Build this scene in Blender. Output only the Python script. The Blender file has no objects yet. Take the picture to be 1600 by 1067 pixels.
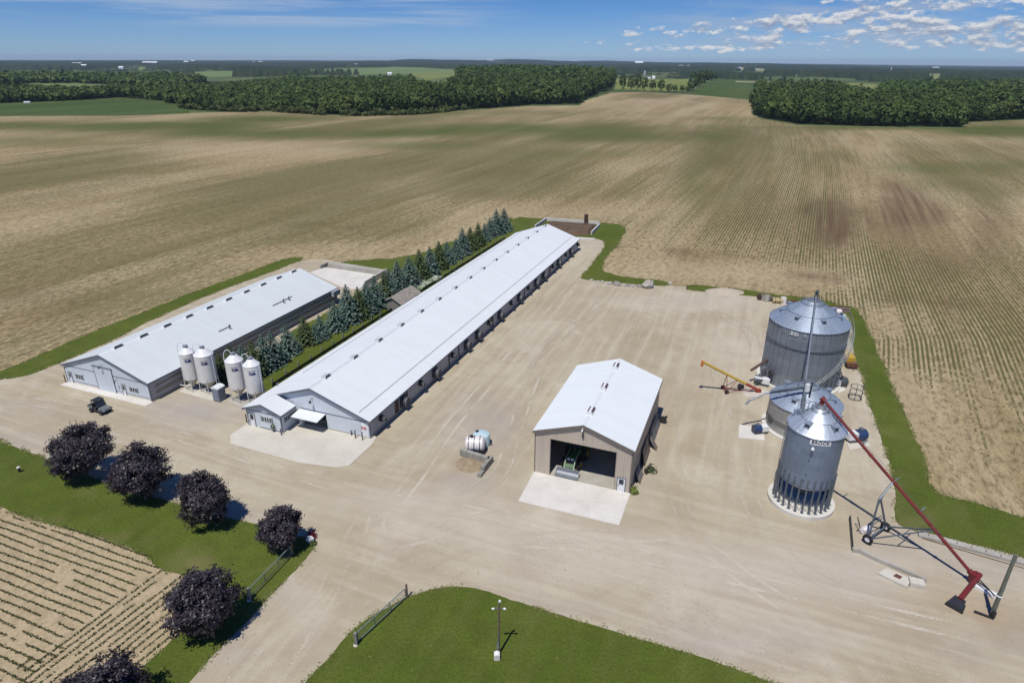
import bpy, math, random
import numpy as np
from mathutils import Vector, Matrix, noise as mnoise
from mathutils.geometry import delaunay_2d_cdt

random.seed(11)
RNG = np.random.default_rng(11)
scene = bpy.context.scene
COL = scene.collection
R = math.radians

# ------------------------------------------------------------------ camera
CAM_H, FPX = 45.0, 1010.7
PITCH, ROLL = R(23.489), R(0.298)
cp, sp = math.cos(PITCH), math.sin(PITCH)
FWD = np.array([0, cp, -sp])
_r0, _u0 = np.array([1.0, 0, 0]), np.array([0, sp, cp])
RGT = _r0 * math.cos(ROLL) + _u0 * math.sin(ROLL)
UPV = -_r0 * math.sin(ROLL) + _u0 * math.cos(ROLL)
CPOS = np.array([0, 0, CAM_H])


def at(px, py, z=0.0):
    """point of the photographed place that lies at height z under photo pixel (px, py)"""
    d = FWD + RGT * (px - 800) / FPX - UPV * (py - 533.5) / FPX
    if d[2] > -0.0035:
        d[2] = -0.0035
    t = (z - CAM_H) / d[2]
    return CPOS + d * t


def g2(px, py, z=0.0):
    p = at(px, py, z)
    return (float(p[0]), float(p[1]))


def project(x, y, z):
    x, y, z = (np.asarray(a, float) for a in (x, y, z))
    dx, dy, dz = x, y, z - CAM_H
    k = dx * FWD[0] + dy * FWD[1] + dz * FWD[2]
    k = np.where(k < 1, 1, k)
    return (800 + FPX * (dx * RGT[0] + dy * RGT[1] + dz * RGT[2]) / k,
            533.5 - FPX * (dx * UPV[0] + dy * UPV[1] + dz * UPV[2]) / k)


def height_of(bx, by, ty):
    p = at(bx, by)
    lo, hi = 0.0, 40.0
    for _ in range(40):
        m = (lo + hi) / 2
        if project(p[0], p[1], m)[1] > ty:
            lo = m
        else:
            hi = m
    return p, lo


cam_d = bpy.data.cameras.new('camera')
cam = bpy.data.objects.new('camera', cam_d)
COL.objects.link(cam)
M = Matrix(((RGT[0], UPV[0], -FWD[0], 0), (RGT[1], UPV[1], -FWD[1], 0),
            (RGT[2], UPV[2], -FWD[2], CAM_H), (0, 0, 0, 1)))
cam.matrix_world = M
cam_d.sensor_width = 36
cam_d.lens = 36 * FPX / 1600
cam_d.clip_start, cam_d.clip_end = 0.5, 60000
scene.camera = cam

# ------------------------------------------------------------------ noise and terrain


def _hash(ix, iy, s):
    n = (ix.astype(np.int64) * 374761393 + iy.astype(np.int64) * 668265263 + s * 1274126177) & 0x7fffffff
    n = ((n ^ (n >> 13)) * 1274126177) & 0x7fffffff
    return ((n ^ (n >> 16)) & 0xffff) / 65535.0


def vnoise(x, y, s=0):
    x, y = np.asarray(x, float), np.asarray(y, float)
    ix, iy = np.floor(x), np.floor(y)
    fx, fy = x - ix, y - iy
    fx, fy = fx * fx * (3 - 2 * fx), fy * fy * (3 - 2 * fy)
    a, b = _hash(ix, iy, s), _hash(ix + 1, iy, s)
    c, d = _hash(ix, iy + 1, s), _hash(ix + 1, iy + 1, s)
    return (a * (1 - fx) + b * fx) * (1 - fy) + (c * (1 - fx) + d * fx) * fy


def fbm(x, y, s=0, o=4):
    t, a, n = 0, 0.5, 0
    for i in range(o):
        t = t + a * vnoise(x * 2 ** i, y * 2 ** i, s + i * 17)
        n += a
        a *= 0.5
    return t / n


def sstep(a, b, x):
    t = np.clip((np.asarray(x, float) - a) / (b - a), 0, 1)
    return t * t * (3 - 2 * t)


def ht(x, y):
    x, y = np.asarray(x, float), np.asarray(y, float)
    r = np.hypot(x - 10, y - 90)
    k = sstep(230, 600, r)
    h = k * (1.6 * np.sin(x / 150 + 1) * np.cos(y / 190) + 1.1 * np.sin((x + y) / 230 + 0.5))
    h = h + 13 * np.exp(-((x - 20) / 330) ** 2 - ((y - 1400) / 420) ** 2)
    f = sstep(2600, 7500, np.hypot(x, y))
    a = np.arctan2(x, np.maximum(y, 1))
    amp = 5 + 29 * np.exp(-((a - 0.06) / 0.3) ** 2)
    h = h - (x * x + y * y) / (2 * 7.3e6) - 20 * f * sstep(0.22, 0.62, a)
    return h + f * amp * np.clip(-0.75 + 3.1 * fbm(x / 1100 + 3, y / 2600 + 9, 5, 4), 0, 2)


# ------------------------------------------------------------------ object helpers


def tag(o, label=None, cat=None, group=None, kind=None):
    if label:
        o['label'] = label
    if cat:
        o['category'] = cat
    if group:
        o['group'] = group
    if kind:
        o['kind'] = kind
    return o


def thing(name, label, cat, loc=(0, 0, 0), rz=0.0, group=None):
    o = bpy.data.objects.new(name, None)
    o.empty_display_size = 0.3
    COL.objects.link(o)
    o.location = loc
    o.rotation_euler = (0, 0, rz)
    return tag(o, label, cat, group)


def copy_tree(o, parent=None):
    c = o.copy()
    COL.objects.link(c)
    c.parent = parent
    for ch in list(o.children):
        copy_tree(ch, c)
    return c


class MB:
    def __init__(s):
        s.v, s.f = [], []

    def add(s, vs, fs):
        n = len(s.v)
        s.v += [tuple(float(c) for c in v) for v in vs]
        s.f += [tuple(i + n for i in f) for f in fs]
        return s

    def bx(s, x0, x1, y0, y1, z0, z1):
        v = [(x0, y0, z0), (x1, y0, z0), (x1, y1, z0), (x0, y1, z0), (x0, y0, z1), (x1, y0, z1), (x1, y1, z1), (x0, y1, z1)]
        return s.add(v, [(3, 2, 1, 0), (4, 5, 6, 7), (0, 1, 5, 4), (1, 2, 6, 5), (2, 3, 7, 6), (3, 0, 4, 7)])

    def bar(s, a, b, w, h=None, up=(0, 0, 1)):
        h = h or w
        a, b = Vector(a), Vector(b)
        d = (b - a).normalized()
        u = Vector(up)
        if abs(d.dot(u)) > 0.98:
            u = Vector((0, 1, 0))
        x = d.cross(u).normalized() * w / 2
        y = x.cross(d).normalized() * h / 2
        v = [a - x - y, a + x - y, a + x + y, a - x + y, b - x - y, b + x - y, b + x + y, b - x + y]
        return s.add(v, [(3, 2, 1, 0), (4, 5, 6, 7), (0, 1, 5, 4), (1, 2, 6, 5), (2, 3, 7, 6), (3, 0, 4, 7)])

    def tube(s, a, b, r, r2=None, n=10, caps=True):
        r2 = r if r2 is None else r2
        a, b = Vector(a), Vector(b)
        d = (b - a).normalized()
        u = Vector((0, 0, 1)) if abs(d.z) < 0.95 else Vector((0, 1, 0))
        x = d.cross(u).normalized()
        y = d.cross(x)
        vs = []
        for c, q in ((a, r), (b, r2)):
            for i in range(n):
                t = 2 * math.pi * i / n
                vs.append(c + (x * math.cos(t) + y * math.sin(t)) * q)
        fs = [(i, (i + 1) % n, n + (i + 1) % n, n + i) for i in range(n)]
        if caps:
            fs += [tuple(range(n - 1, -1, -1)), tuple(range(n, 2 * n))]
        return s.add(vs, fs)

    def path(s, pts, r, n=8):
        for i in range(len(pts) - 1):
            s.tube(pts[i], pts[i + 1], r, r, n)
        return s

    def lathe(s, prof, n=32, c=(0, 0, 0), a0=0.0, cap=False):
        m = len(prof)
        vs = []
        for (r, z) in prof:
            for i in range(n):
                t = a0 + 2 * math.pi * i / n
                vs.append((c[0] + r * math.cos(t), c[1] + r * math.sin(t), c[2] + z))
        fs = []
        for k in range(m - 1):
            for i in range(n):
                j = (i + 1) % n
                fs.append((k * n + i, k * n + j, (k + 1) * n + j, (k + 1) * n + i))
        if cap:
            fs.append(tuple(range(n - 1, -1, -1)))
            fs.append(tuple((m - 1) * n + i for i in range(n)))
        return s.add(vs, fs)

    def prism_y(s, poly, y0, y1):
        """poly [(x, z)...] extruded along y"""
        n = len(poly)
        vs = [(x, y0, z) for x, z in poly] + [(x, y1, z) for x, z in poly]
        fs = [(i, (i + 1) % n, n + (i + 1) % n, n + i) for i in range(n)]
        fs += [tuple(range(n - 1, -1, -1)), tuple(range(n, 2 * n))]
        return s.add(vs, fs)

    def prism_z(s, poly, z0, z1):
        n = len(poly)
        vs = [(x, y, z0) for x, y in poly] + [(x, y, z1) for x, y in poly]
        fs = [(i, (i + 1) % n, n + (i + 1) % n, n + i) for i in range(n)]
        fs += [tuple(range(n - 1, -1, -1)), tuple(range(n, 2 * n))]
        return s.add(vs, fs)

    def blob(s, c, rad, sub=2, amp=0.18, seed=0, flat=0.0):
        import bmesh
        b = bmesh.new()
        bmesh.ops.create_icosphere(b, subdivisions=sub, radius=1)
        b.verts.index_update()
        vs = []
        for v in b.verts:
            q = v.co.normalized()
            k = 1 + amp * (mnoise.noise(q * 1.7 + Vector((seed * 3.1, seed, 7))) * 1.6 + mnoise.noise(q * 4 + Vector((seed, 3, seed * 2))) * 0.5)
            p = q * k
            z = p.z * rad[2]
            if flat:
                z = max(z, -flat)
            vs.append((c[0] + p.x * rad[0], c[1] + p.y * rad[1], c[2] + z))
        fs = [tuple(v.index for v in f.verts) for f in b.faces]
        b.free()
        return s.add(vs, fs)

    def mesh(s, name, mat, smooth=False):
        me = bpy.data.meshes.new(name)
        me.from_pydata(s.v, [], s.f)
        for m in (mat if isinstance(mat, (list, tuple)) else [mat]):
            me.materials.append(m)
        import bmesh
        b = bmesh.new()
        b.from_mesh(me)
        bmesh.ops.recalc_face_normals(b, faces=b.faces)
        b.to_mesh(me)
        b.free()
        if smooth:
            me.polygons.foreach_set('use_smooth', [True] * len(me.polygons))
            me.set_sharp_from_angle(angle=R(32))
        me.update()
        return me

    def build(s, name, mat, parent=None, smooth=False, loc=None):
        o = bpy.data.objects.new(name, s.mesh(name, mat, smooth))
        COL.objects.link(o)
        if parent is not None:
            o.parent = parent
        if loc is not None:
            o.location = loc
        return o


# ------------------------------------------------------------------ materials
MATS = {}


class NT:
    """small node-tree writer"""

    def __init__(s, name):
        s.m = bpy.data.materials.new(name)
        s.m.use_nodes = True
        s.t = s.m.node_tree
        s.b = s.t.nodes['Principled BSDF']
        s.coord = None

    def n(s, typ, **kw):
        nd = s.t.nodes.new(typ)
        for k, v in kw.items():
            setattr(nd, k, v)
        return nd

    def put(s, sock, v):
        if isinstance(v, bpy.types.NodeSocket):
            s.t.links.new(v, sock)
        elif isinstance(v, (tuple, list)):
            sock.default_value = (*v, 1.0) if (len(v) == 3 and len(sock.default_value) == 4) else v
        else:
            sock.default_value = v

    def obj(s):
        if s.coord is None:
            s.coord = s.n('ShaderNodeTexCoord')
        return s.coord.outputs['Object']

    def gen(s):
        if s.coord is None:
            s.coord = s.n('ShaderNodeTexCoord')
        return s.coord.outputs['Generated']

    def geo(s):
        return s.n('ShaderNodeNewGeometry').outputs['Position']

    def mapv(s, vec, scale=(1, 1, 1), rot=(0, 0, 0), loc=(0, 0, 0)):
        if rot != (0, 0, 0):        # turn first, then stretch
            m0 = s.n('ShaderNodeMapping')
            s.put(m0.inputs['Vector'], vec)
            m0.inputs['Rotation'].default_value = rot
            vec, rot = m0.outputs[0], (0, 0, 0)
        m = s.n('ShaderNodeMapping')
        s.put(m.inputs['Vector'], vec)
        m.inputs['Scale'].default_value = scale
        m.inputs['Rotation'].default_value = rot
        m.inputs['Location'].default_value = loc
        return m.outputs[0]

    def noise(s, vec, scale, detail=3.0, rough=0.55, dist=0.0):
        nd = s.n('ShaderNodeTexNoise')
        s.put(nd.inputs['Vector'], vec)
        nd.inputs['Scale'].default_value = scale
        nd.inputs['Detail'].default_value = detail
        nd.inputs['Roughness'].default_value = rough
        nd.inputs['Distortion'].default_value = dist
        return nd.outputs['Fac']

    def math(s, op, a, b=0.0, c=0.0, clamp=False):
        nd = s.n('ShaderNodeMath', operation=op, use_clamp=clamp)
        s.put(nd.inputs[0], a)
        s.put(nd.inputs[1], b)
        if op in ('MULTIPLY_ADD', 'SMOOTH_MIN'):
            s.put(nd.inputs[2], c)
        return nd.outputs[0]

    def rng(s, v, a, b, c=0.0, d=1.0, smooth=False):
        nd = s.n('ShaderNodeMapRange', clamp=True)
        if smooth:
            nd.interpolation_type = 'SMOOTHSTEP'
        s.put(nd.inputs[0], v)
        for i, q in enumerate((a, b, c, d)):
            s.put(nd.inputs[i + 1], q)
        return nd.outputs[0]

    def mix(s, f, a, b, mode='MIX'):
        nd = s.n('ShaderNodeMix', data_type='RGBA', blend_type=mode)
        s.put(nd.inputs[0], f)
        s.put(nd.inputs[6], a)
        s.put(nd.inputs[7], b)
        return nd.outputs[2]

    def attr(s, name):
        return s.n('ShaderNodeAttribute', attribute_name=name).outputs['Fac']

    def bump(s, h, strength=0.4, dist=0.1):
        nd = s.n('ShaderNodeBump')
        nd.inputs['Strength'].default_value = strength
        nd.inputs['Distance'].default_value = dist
        s.put(nd.inputs['Height'], h)
        s.t.links.new(nd.outputs[0], s.b.inputs['Normal'])

    def out(s, col=None, rough=None, metal=None, spec=None):
        for k, v in (('Base Color', col), ('Roughness', rough), ('Metallic', metal), ('Specular IOR Level', spec)):
            if v is not None:
                s.put(s.b.inputs[k], v)
        return s.m


def mat(name, col, rough=0.6, metal=0.0, var=0.12, scale=2.0, spec=0.4, stretch=(1, 1, 1), dirt=None):
    if name in MATS:
        return MATS[name]
    t = NT(name)
    f = t.noise(t.mapv(t.obj(), stretch), scale, 4.0, 0.6)
    lo = tuple(c * (1 - var) for c in col)
    hi = tuple(min(1, c * (1 + var)) for c in col)
    c = t.mix(t.rng(f, 0.3, 0.7), lo, hi)
    if dirt:
        c = t.mix(t.rng(t.noise(t.obj(), scale * 0.37, 5.0, 0.65), 0.52, 0.8, 0, 0.7), c, dirt)
    MATS[name] = t.out(c, t.rng(f, 0.2, 0.8, rough * 0.85, min(1, rough * 1.15)), metal, spec)
    return MATS[name]


def sheet_metal(name, col, pitch=0.3, axis=0, rough=0.45, metal=0.0, var=0.06, streak=(0.4, 4, 4), dirt=(0.3, 0.29, 0.27), dirt_amt=0.25, bump=0.25, spec=0.4):
    """ribbed sheet cladding; ribs repeat along local axis"""
    t = NT(name)
    o = t.obj()
    sep = t.n('ShaderNodeSeparateXYZ')
    t.put(sep.inputs[0], o)
    ax = sep.outputs[axis]
    saw = t.math('FRACT', t.math('DIVIDE', ax, pitch))
    rib = t.rng(t.math('ABSOLUTE', t.math('SUBTRACT', saw, 0.5)), 0.36, 0.48)
    panel = t.math('FLOOR', t.math('DIVIDE', ax, 0.92))
    wn = t.n('ShaderNodeTexWhiteNoise', noise_dimensions='1D')
    t.put(wn.inputs['W'], panel)
    st = t.noise(t.mapv(o, streak), 1.0, 5.0, 0.62)
    big = t.noise(o, 0.22, 3.0)
    v = t.math('ADD', t.math('MULTIPLY', t.math('SUBTRACT', wn.outputs[0], 0.5), var * 0.9), t.math('MULTIPLY', t.math('SUBTRACT', big, 0.5), var * 2))
    k = t.math('ADD', 1.0, v)
    c = t.mix(1.0, col, t.n('ShaderNodeCombineColor').outputs[0], 'MULTIPLY')
    cc = c.node
    comb = [n for n in t.t.nodes if n.bl_idname == 'ShaderNodeCombineColor'][0]
    for i in range(3):
        t.put(comb.inputs[i], k)
    c2 = t.mix(t.rng(st, 0.5, 0.82, 0, dirt_amt), c, dirt)
    c3 = t.mix(t.math('MULTIPLY', rib, 0.10), c2, tuple(q * 0.45 for q in col))
    t.bump(rib, bump, 0.03)
    MATS[name] = t.out(c3, t.rng(st, 0.3, 0.7, rough * 0.9, rough * 1.2), metal, spec)
    return MATS[name]


sheet_metal('roof_white_sheet', (0.735, 0.765, 0.77), 0.3, 1, 0.55, 0, 0.035, (5, 0.5, 5), (0.45, 0.44, 0.42), 0.16)
sheet_metal('roof_blue_white_sheet', (0.635, 0.68, 0.68), 0.3, 1, 0.55, 0, 0.04, (5, 0.5, 5), (0.4, 0.42, 0.43), 0.18)
sheet_metal('roof_bright_sheet', (0.755, 0.795, 0.80), 0.3, 1, 0.55, 0, 0.035, (5, 0.5, 5), (0.52, 0.52, 0.5), 0.14)
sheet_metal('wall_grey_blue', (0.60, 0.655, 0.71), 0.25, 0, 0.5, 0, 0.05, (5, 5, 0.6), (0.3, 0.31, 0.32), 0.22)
sheet_metal('wall_side_shaded', (0.36, 0.37, 0.39), 0.25, 1, 0.55, 0, 0.10, (3, 0.35, 3), (0.22, 0.2, 0.17), 0.5)  # darker than the gables: the side's shade is put into the colour, plus streaky dirt
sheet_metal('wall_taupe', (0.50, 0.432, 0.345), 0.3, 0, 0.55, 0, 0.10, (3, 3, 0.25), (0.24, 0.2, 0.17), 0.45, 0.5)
sheet_metal('wall_taupe_shaded', (0.36, 0.31, 0.265), 0.3, 1, 0.55, 0, 0.08, (3, 3, 0.25), (0.22, 0.19, 0.16), 0.35, 0.5)  # darkened copy of the front taupe, shade of the sides put into its colour
mat('trim_slate', (0.13, 0.15, 0.18), 0.5)
mat('trim_taupe', (0.17, 0.145, 0.125), 0.5)
mat('dark_glass', (0.03, 0.04, 0.05), 0.12, 0, 0.3)
mat('window_frame', (0.55, 0.57, 0.58), 0.45)
mat('white_paint', (0.76, 0.77, 0.77), 0.4, 0, 0.05, dirt=(0.5, 0.48, 0.44))
mat('door_white', (0.74, 0.75, 0.77), 0.4, 0, 0.04)
mat('louver_dark', (0.07, 0.075, 0.085), 0.6)
mat('vent_grey', (0.22, 0.24, 0.27), 0.5)
mat('vent_maroon', (0.10, 0.035, 0.04), 0.5)
mat('black_rubber', (0.018, 0.018, 0.02), 0.75)
mat('black_steel', (0.03, 0.032, 0.035), 0.5)
mat('dark_steel', (0.10, 0.11, 0.12), 0.45, 0.4)
mat('grey_steel', (0.25, 0.27, 0.29), 0.45, 0.5, 0.15)
mat('auger_frame_steel', (0.14, 0.17, 0.20), 0.45, 0.4, 0.15)
mat('auger_red', (0.165, 0.020, 0.020), 0.5, 0, 0.3, 2, dirt=(0.12, 0.055, 0.045))
mat('auger_yellow', (0.52, 0.35, 0.05), 0.45, 0, 0.15, 3, dirt=(0.4, 0.25, 0.06))
mat('machine_red', (0.30, 0.045, 0.03), 0.5, 0, 0.2)
mat('rust', (0.13, 0.06, 0.035), 0.85, 0, 0.4, 4)
mat('brown_steel', (0.085, 0.05, 0.04), 0.7, 0, 0.3, 4)
mat('tractor_green', (0.02, 0.115, 0.03), 0.4, 0, 0.1)
mat('tractor_green_light', (0.20, 0.30, 0.17), 0.4)
mat('rim_yellow', (0.62, 0.47, 0.03), 0.4)
mat('blade_grey', (0.22, 0.235, 0.27), 0.5, 0.3, 0.2, 3)
mat('plastic_white', (0.74, 0.70, 0.68), 0.35, 0, 0.05, 2, dirt=(0.62, 0.55, 0.5))
mat('tank_blue', (0.46, 0.62, 0.66), 0.4, 0, 0.05, 2)
mat('toilet_grey', (0.17, 0.20, 0.24), 0.5)
mat('utv_grey', (0.16, 0.18, 0.19), 0.4)
mat('utv_dark', (0.03, 0.033, 0.04), 0.4)
mat('fan_blue', (0.022, 0.05, 0.13), 0.5, 0, 0.2)
mat('wood_grey', (0.15, 0.145, 0.125), 0.85, 0, 0.3, 3, stretch=(6, 6, 0.6))
mat('wood_brown', (0.17, 0.125, 0.085), 0.85, 0, 0.3, 3, stretch=(6, 6, 0.6))
mat('wood_weathered', (0.24, 0.225, 0.205), 0.9, 0, 0.35, 3, stretch=(0.6, 6, 6), dirt=(0.13, 0.12, 0.11))
mat('trunk_bark', (0.10, 0.085, 0.07), 0.9, 0, 0.3, 5)
mat('bin_white', (0.68, 0.675, 0.64), 0.4, 0, 0.06, 1.5, dirt=(0.5, 0.49, 0.44))
mat('bin_hopper', (0.46, 0.45, 0.38), 0.5, 0, 0.15, 2.5, dirt=(0.33, 0.31, 0.24))
mat('emblem_navy', (0.015, 0.018, 0.12), 0.5)
mat('emblem_grey', (0.25, 0.27, 0.27), 0.5)
mat('sign_red', (0.42, 0.03, 0.04), 0.5)
mat('letter_black', (0.02, 0.02, 0.022), 0.5)
mat('letter_white', (0.80, 0.81, 0.80), 0.45, 0, 0.03)
mat('gate_steel', (0.30, 0.36, 0.35), 0.4, 0.5, 0.15)
mat('hose_green', (0.10, 0.14, 0.05), 0.7)
mat('rock_pale', (0.44, 0.41, 0.37), 0.9, 0, 0.25, 2.5, dirt=(0.24, 0.22, 0.2))
mat('rock_dark', (0.26, 0.235, 0.215), 0.9, 0, 0.3, 2.5)
mat('lid_green', (0.30, 0.36, 0.25), 0.7, 0, 0.2, 1.2, dirt=(0.2, 0.26, 0.14))
mat('farm_white', (0.8, 0.82, 0.84), 0.5, 0, 0.03)
mat('farm_roof_grey', (0.42, 0.44, 0.47), 0.5)
mat('farm_roof_white', (0.74, 0.77, 0.8), 0.5)
mat('farm_silo', (0.5, 0.5, 0.5), 0.6)


def concrete(name, col, dark=(0.36, 0.34, 0.3), joint=3.4, stain=0.5):
    t = NT(name)
    o = t.obj()
    f1 = t.noise(o, 0.35, 5.0, 0.62)
    f2 = t.noise(o, 2.6, 4.0, 0.6)
    c = t.mix(t.rng(f1, 0.38, 0.75, 0, stain), col, dark)
    c = t.mix(t.rng(f2, 0.5, 0.8, 0, 0.3), c, tuple(q * 0.72 for q in col))
    sep = t.n('ShaderNodeSeparateXYZ')
    t.put(sep.inputs[0], o)
    js = []
    for i in (0, 1):
        s_ = t.math('ABSOLUTE', t.math('SUBTRACT', t.math('FRACT', t.math('DIVIDE', sep.outputs[i], joint)), 0.5))
        js.append(t.rng(s_, 0.488, 0.5))
    c = t.mix(t.math('MULTIPLY', t.math('MAXIMUM', js[0], js[1]), 0.35), c, tuple(q * 0.55 for q in col))
    t.bump(f2, 0.2, 0.05)
    MATS[name] = t.out(c, 0.85, 0, 0.2)
    return MATS[name]


concrete('concrete_slab', (0.60, 0.57, 0.49), (0.42, 0.39, 0.32))
concrete('concrete_pale', (0.68, 0.655, 0.60), (0.46, 0.43, 0.37), 4.2)
concrete('concrete_old', (0.46, 0.44, 0.39), (0.27, 0.25, 0.2), 6.0, 0.7)
concrete('concrete_block', (0.36, 0.345, 0.30), (0.19, 0.18, 0.15), 1.2, 0.8)
concrete('bin_footing', (0.66, 0.64, 0.58), (0.45, 0.43, 0.38), 50.0, 0.35)


def galvanized(name, base, ringed=True, metal=0.55, rough=0.42):
    t = NT(name)
    o = t.obj()
    sep = t.n('ShaderNodeSeparateXYZ')
    t.put(sep.inputs[0], o)
    z = sep.outputs[2]
    band = t.math('FLOOR', t.math('DIVIDE', z, 0.82))
    ang = t.math('ARCTAN2', sep.outputs[1], sep.outputs[0])
    pan = t.math('FLOOR', t.math('MULTIPLY', t.math('ADD', ang, t.math('MULTIPLY', band, 0.37)), 2.2))
    wn = t.n('ShaderNodeTexWhiteNoise', noise_dimensions='2D')
    cv = t.n('ShaderNodeCombineXYZ')
    t.put(cv.inputs[0], band)
    t.put(cv.inputs[1], pan)
    t.put(wn.inputs['Vector'], cv.outputs[0])
    st = t.noise(t.mapv(o, (3, 3, 0.35)), 1.0, 5, 0.6)
    c = t.mix(wn.outputs[0], tuple(q * 0.86 for q in base), tuple(min(1, q * 1.1) for q in base))
    c = t.mix(t.rng(st, 0.5, 0.8, 0, 0.35), c, tuple(q * 0.6 for q in base))
    if ringed:
        w = t.math('SINE', t.math('MULTIPLY', z, 2 * math.pi / 0.105))
        t.bump(w, 0.35, 0.02)
    MATS[name] = t.out(c, t.rng(st, 0.3, 0.7, rough * 0.85, rough * 1.3), metal, 0.5)
    return MATS[name]


galvanized('galvanized_wall', (0.27, 0.30, 0.33), True, 0.5, 0.5)
galvanized('galvanized_pale', (0.40, 0.39, 0.37), True, 0.35, 0.55)
galvanized('galvanized_small', (0.24, 0.30, 0.385), True, 0.55, 0.45)
galvanized('galvanized_roof', (0.40, 0.47, 0.56), False, 0.5, 0.42)
galvanized('galvanized_roof_bright', (0.56, 0.62, 0.70), False, 0.55, 0.38)

# ------------------------------------------------------------------ ground materials
AZ = R(21.0)                                    # bearing of the barns
UD = np.array([math.sin(AZ), math.cos(AZ)])      # along the barns
VD = np.array([math.cos(AZ), -math.sin(AZ)])     # to their right


def m_gravel():
    t = NT('gravel_surface')
    p = t.geo()
    n1 = t.noise(p, 0.035, 5, 0.6)
    n2 = t.noise(p, 0.16, 5, 0.62, 0.6)
    n3 = t.noise(p, 1.3, 4, 0.6)
    n4 = t.noise(p, 7.0, 3, 0.7)
    # faint drag marks left by traffic, roughly along the two ways through the yard
    s1 = t.noise(t.mapv(p, (0.8, 0.045, 1), (0, 0, R(21))), 1.0, 4, 0.6, 0.5)
    s2 = t.noise(t.mapv(p, (0.045, 0.8, 1), (0, 0, R(22))), 1.0, 4, 0.6, 0.5)
    sm = t.mix(t.attr('lane'), s2, s1)
    c = t.mix(t.rng(n1, 0.35, 0.65), (0.390, 0.333, 0.228), (0.475, 0.425, 0.312))
    n7 = t.noise(p, 0.075, 6, 0.68, 1.2)
    c = t.mix(t.rng(n7, 0.52, 0.64, 0, 0.5), c, (0.56, 0.515, 0.41))
    c = t.mix(t.rng(n7, 0.44, 0.34, 0, 0.5), c, (0.335, 0.275, 0.19))
    c = t.mix(t.rng(n2, 0.45, 0.72, 0, 0.65), c, (0.33, 0.27, 0.19))
    c = t.mix(t.rng(sm, 0.5, 0.72, 0, 0.5), c, (0.55, 0.505, 0.40))
    c = t.mix(t.rng(sm, 0.5, 0.28, 0, 0.45), c, (0.335, 0.27, 0.20))
    c = t.mix(t.math('MULTIPLY', t.attr('grey'), t.rng(n2, 0.3, 0.65, 0.45, 1.0)), c, (0.385, 0.35, 0.315))
    c = t.mix(t.math('MULTIPLY', t.attr('pale'), t.rng(n3, 0.25, 0.6, 0.5, 1.0)), c, (0.56, 0.51, 0.425))
    c = t.mix(t.math('MULTIPLY', t.attr('brown'), t.rng(n2, 0.35, 0.6, 0.3, 0.9)), c, (0.36, 0.255, 0.15))
    c = t.mix(t.rng(n3, 0.55, 0.8, 0, 0.35), c, (0.30, 0.25, 0.19))
    c = t.mix(t.rng(n4, 0.62, 0.75, 0, 0.42), c, (0.22, 0.19, 0.155))
    c = t.mix(t.rng(n4, 0.38, 0.28, 0, 0.35), c, (0.62, 0.57, 0.49))
    t.bump(t.math('ADD', t.math('MULTIPLY', n4, 0.4), n3), 0.25, 0.06)
    return t.out(c, 0.95, 0, 0.15)


def m_lawn():
    t = NT('lawn_grass')
    p = t.geo()
    n1 = t.noise(p, 0.06, 5, 0.6)
    n2 = t.noise(p, 0.45, 5, 0.65)
    n3 = t.noise(p, 4.0, 4, 0.7)
    mow = t.noise(t.mapv(p, (0.55, 0.035, 1), (0, 0, R(20))), 1.0, 2, 0.5)
    c = t.mix(t.rng(n1, 0.35, 0.68), (0.078, 0.114, 0.014), (0.126, 0.160, 0.026))
    c = t.mix(t.rng(n2, 0.4, 0.75, 0, 0.7), c, (0.075, 0.086, 0.019))
    c = t.mix(t.rng(mow, 0.45, 0.7, 0, 0.5), c, (0.118, 0.142, 0.034))
    c = t.mix(t.rng(n3, 0.45, 0.7, 0, 0.65), c, (0.040, 0.056, 0.011))
    c = t.mix(t.rng(n3, 0.38, 0.24, 0, 0.6), c, (0.155, 0.172, 0.055))
    c = t.mix(t.math('MULTIPLY', t.attr('dry'), t.rng(n2, 0.3, 0.6, 0.35, 1)), c, (0.22, 0.19, 0.085))
    n5 = t.noise(p, 0.13, 5, 0.7, 0.6)
    c = t.mix(t.rng(n5, 0.56, 0.72, 0, 0.55), c, (0.165, 0.165, 0.055))
    n6 = t.noise(p, 1.7, 3, 0.7)
    c = t.mix(t.rng(n6, 0.66, 0.74, 0, 0.6), c, (0.24, 0.235, 0.09))
    t.bump(t.math('ADD', n3, t.math('MULTIPLY', n2, 0.8)), 0.8, 0.14)
    return t.out(c, 0.9, 0, 0.1)


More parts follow.
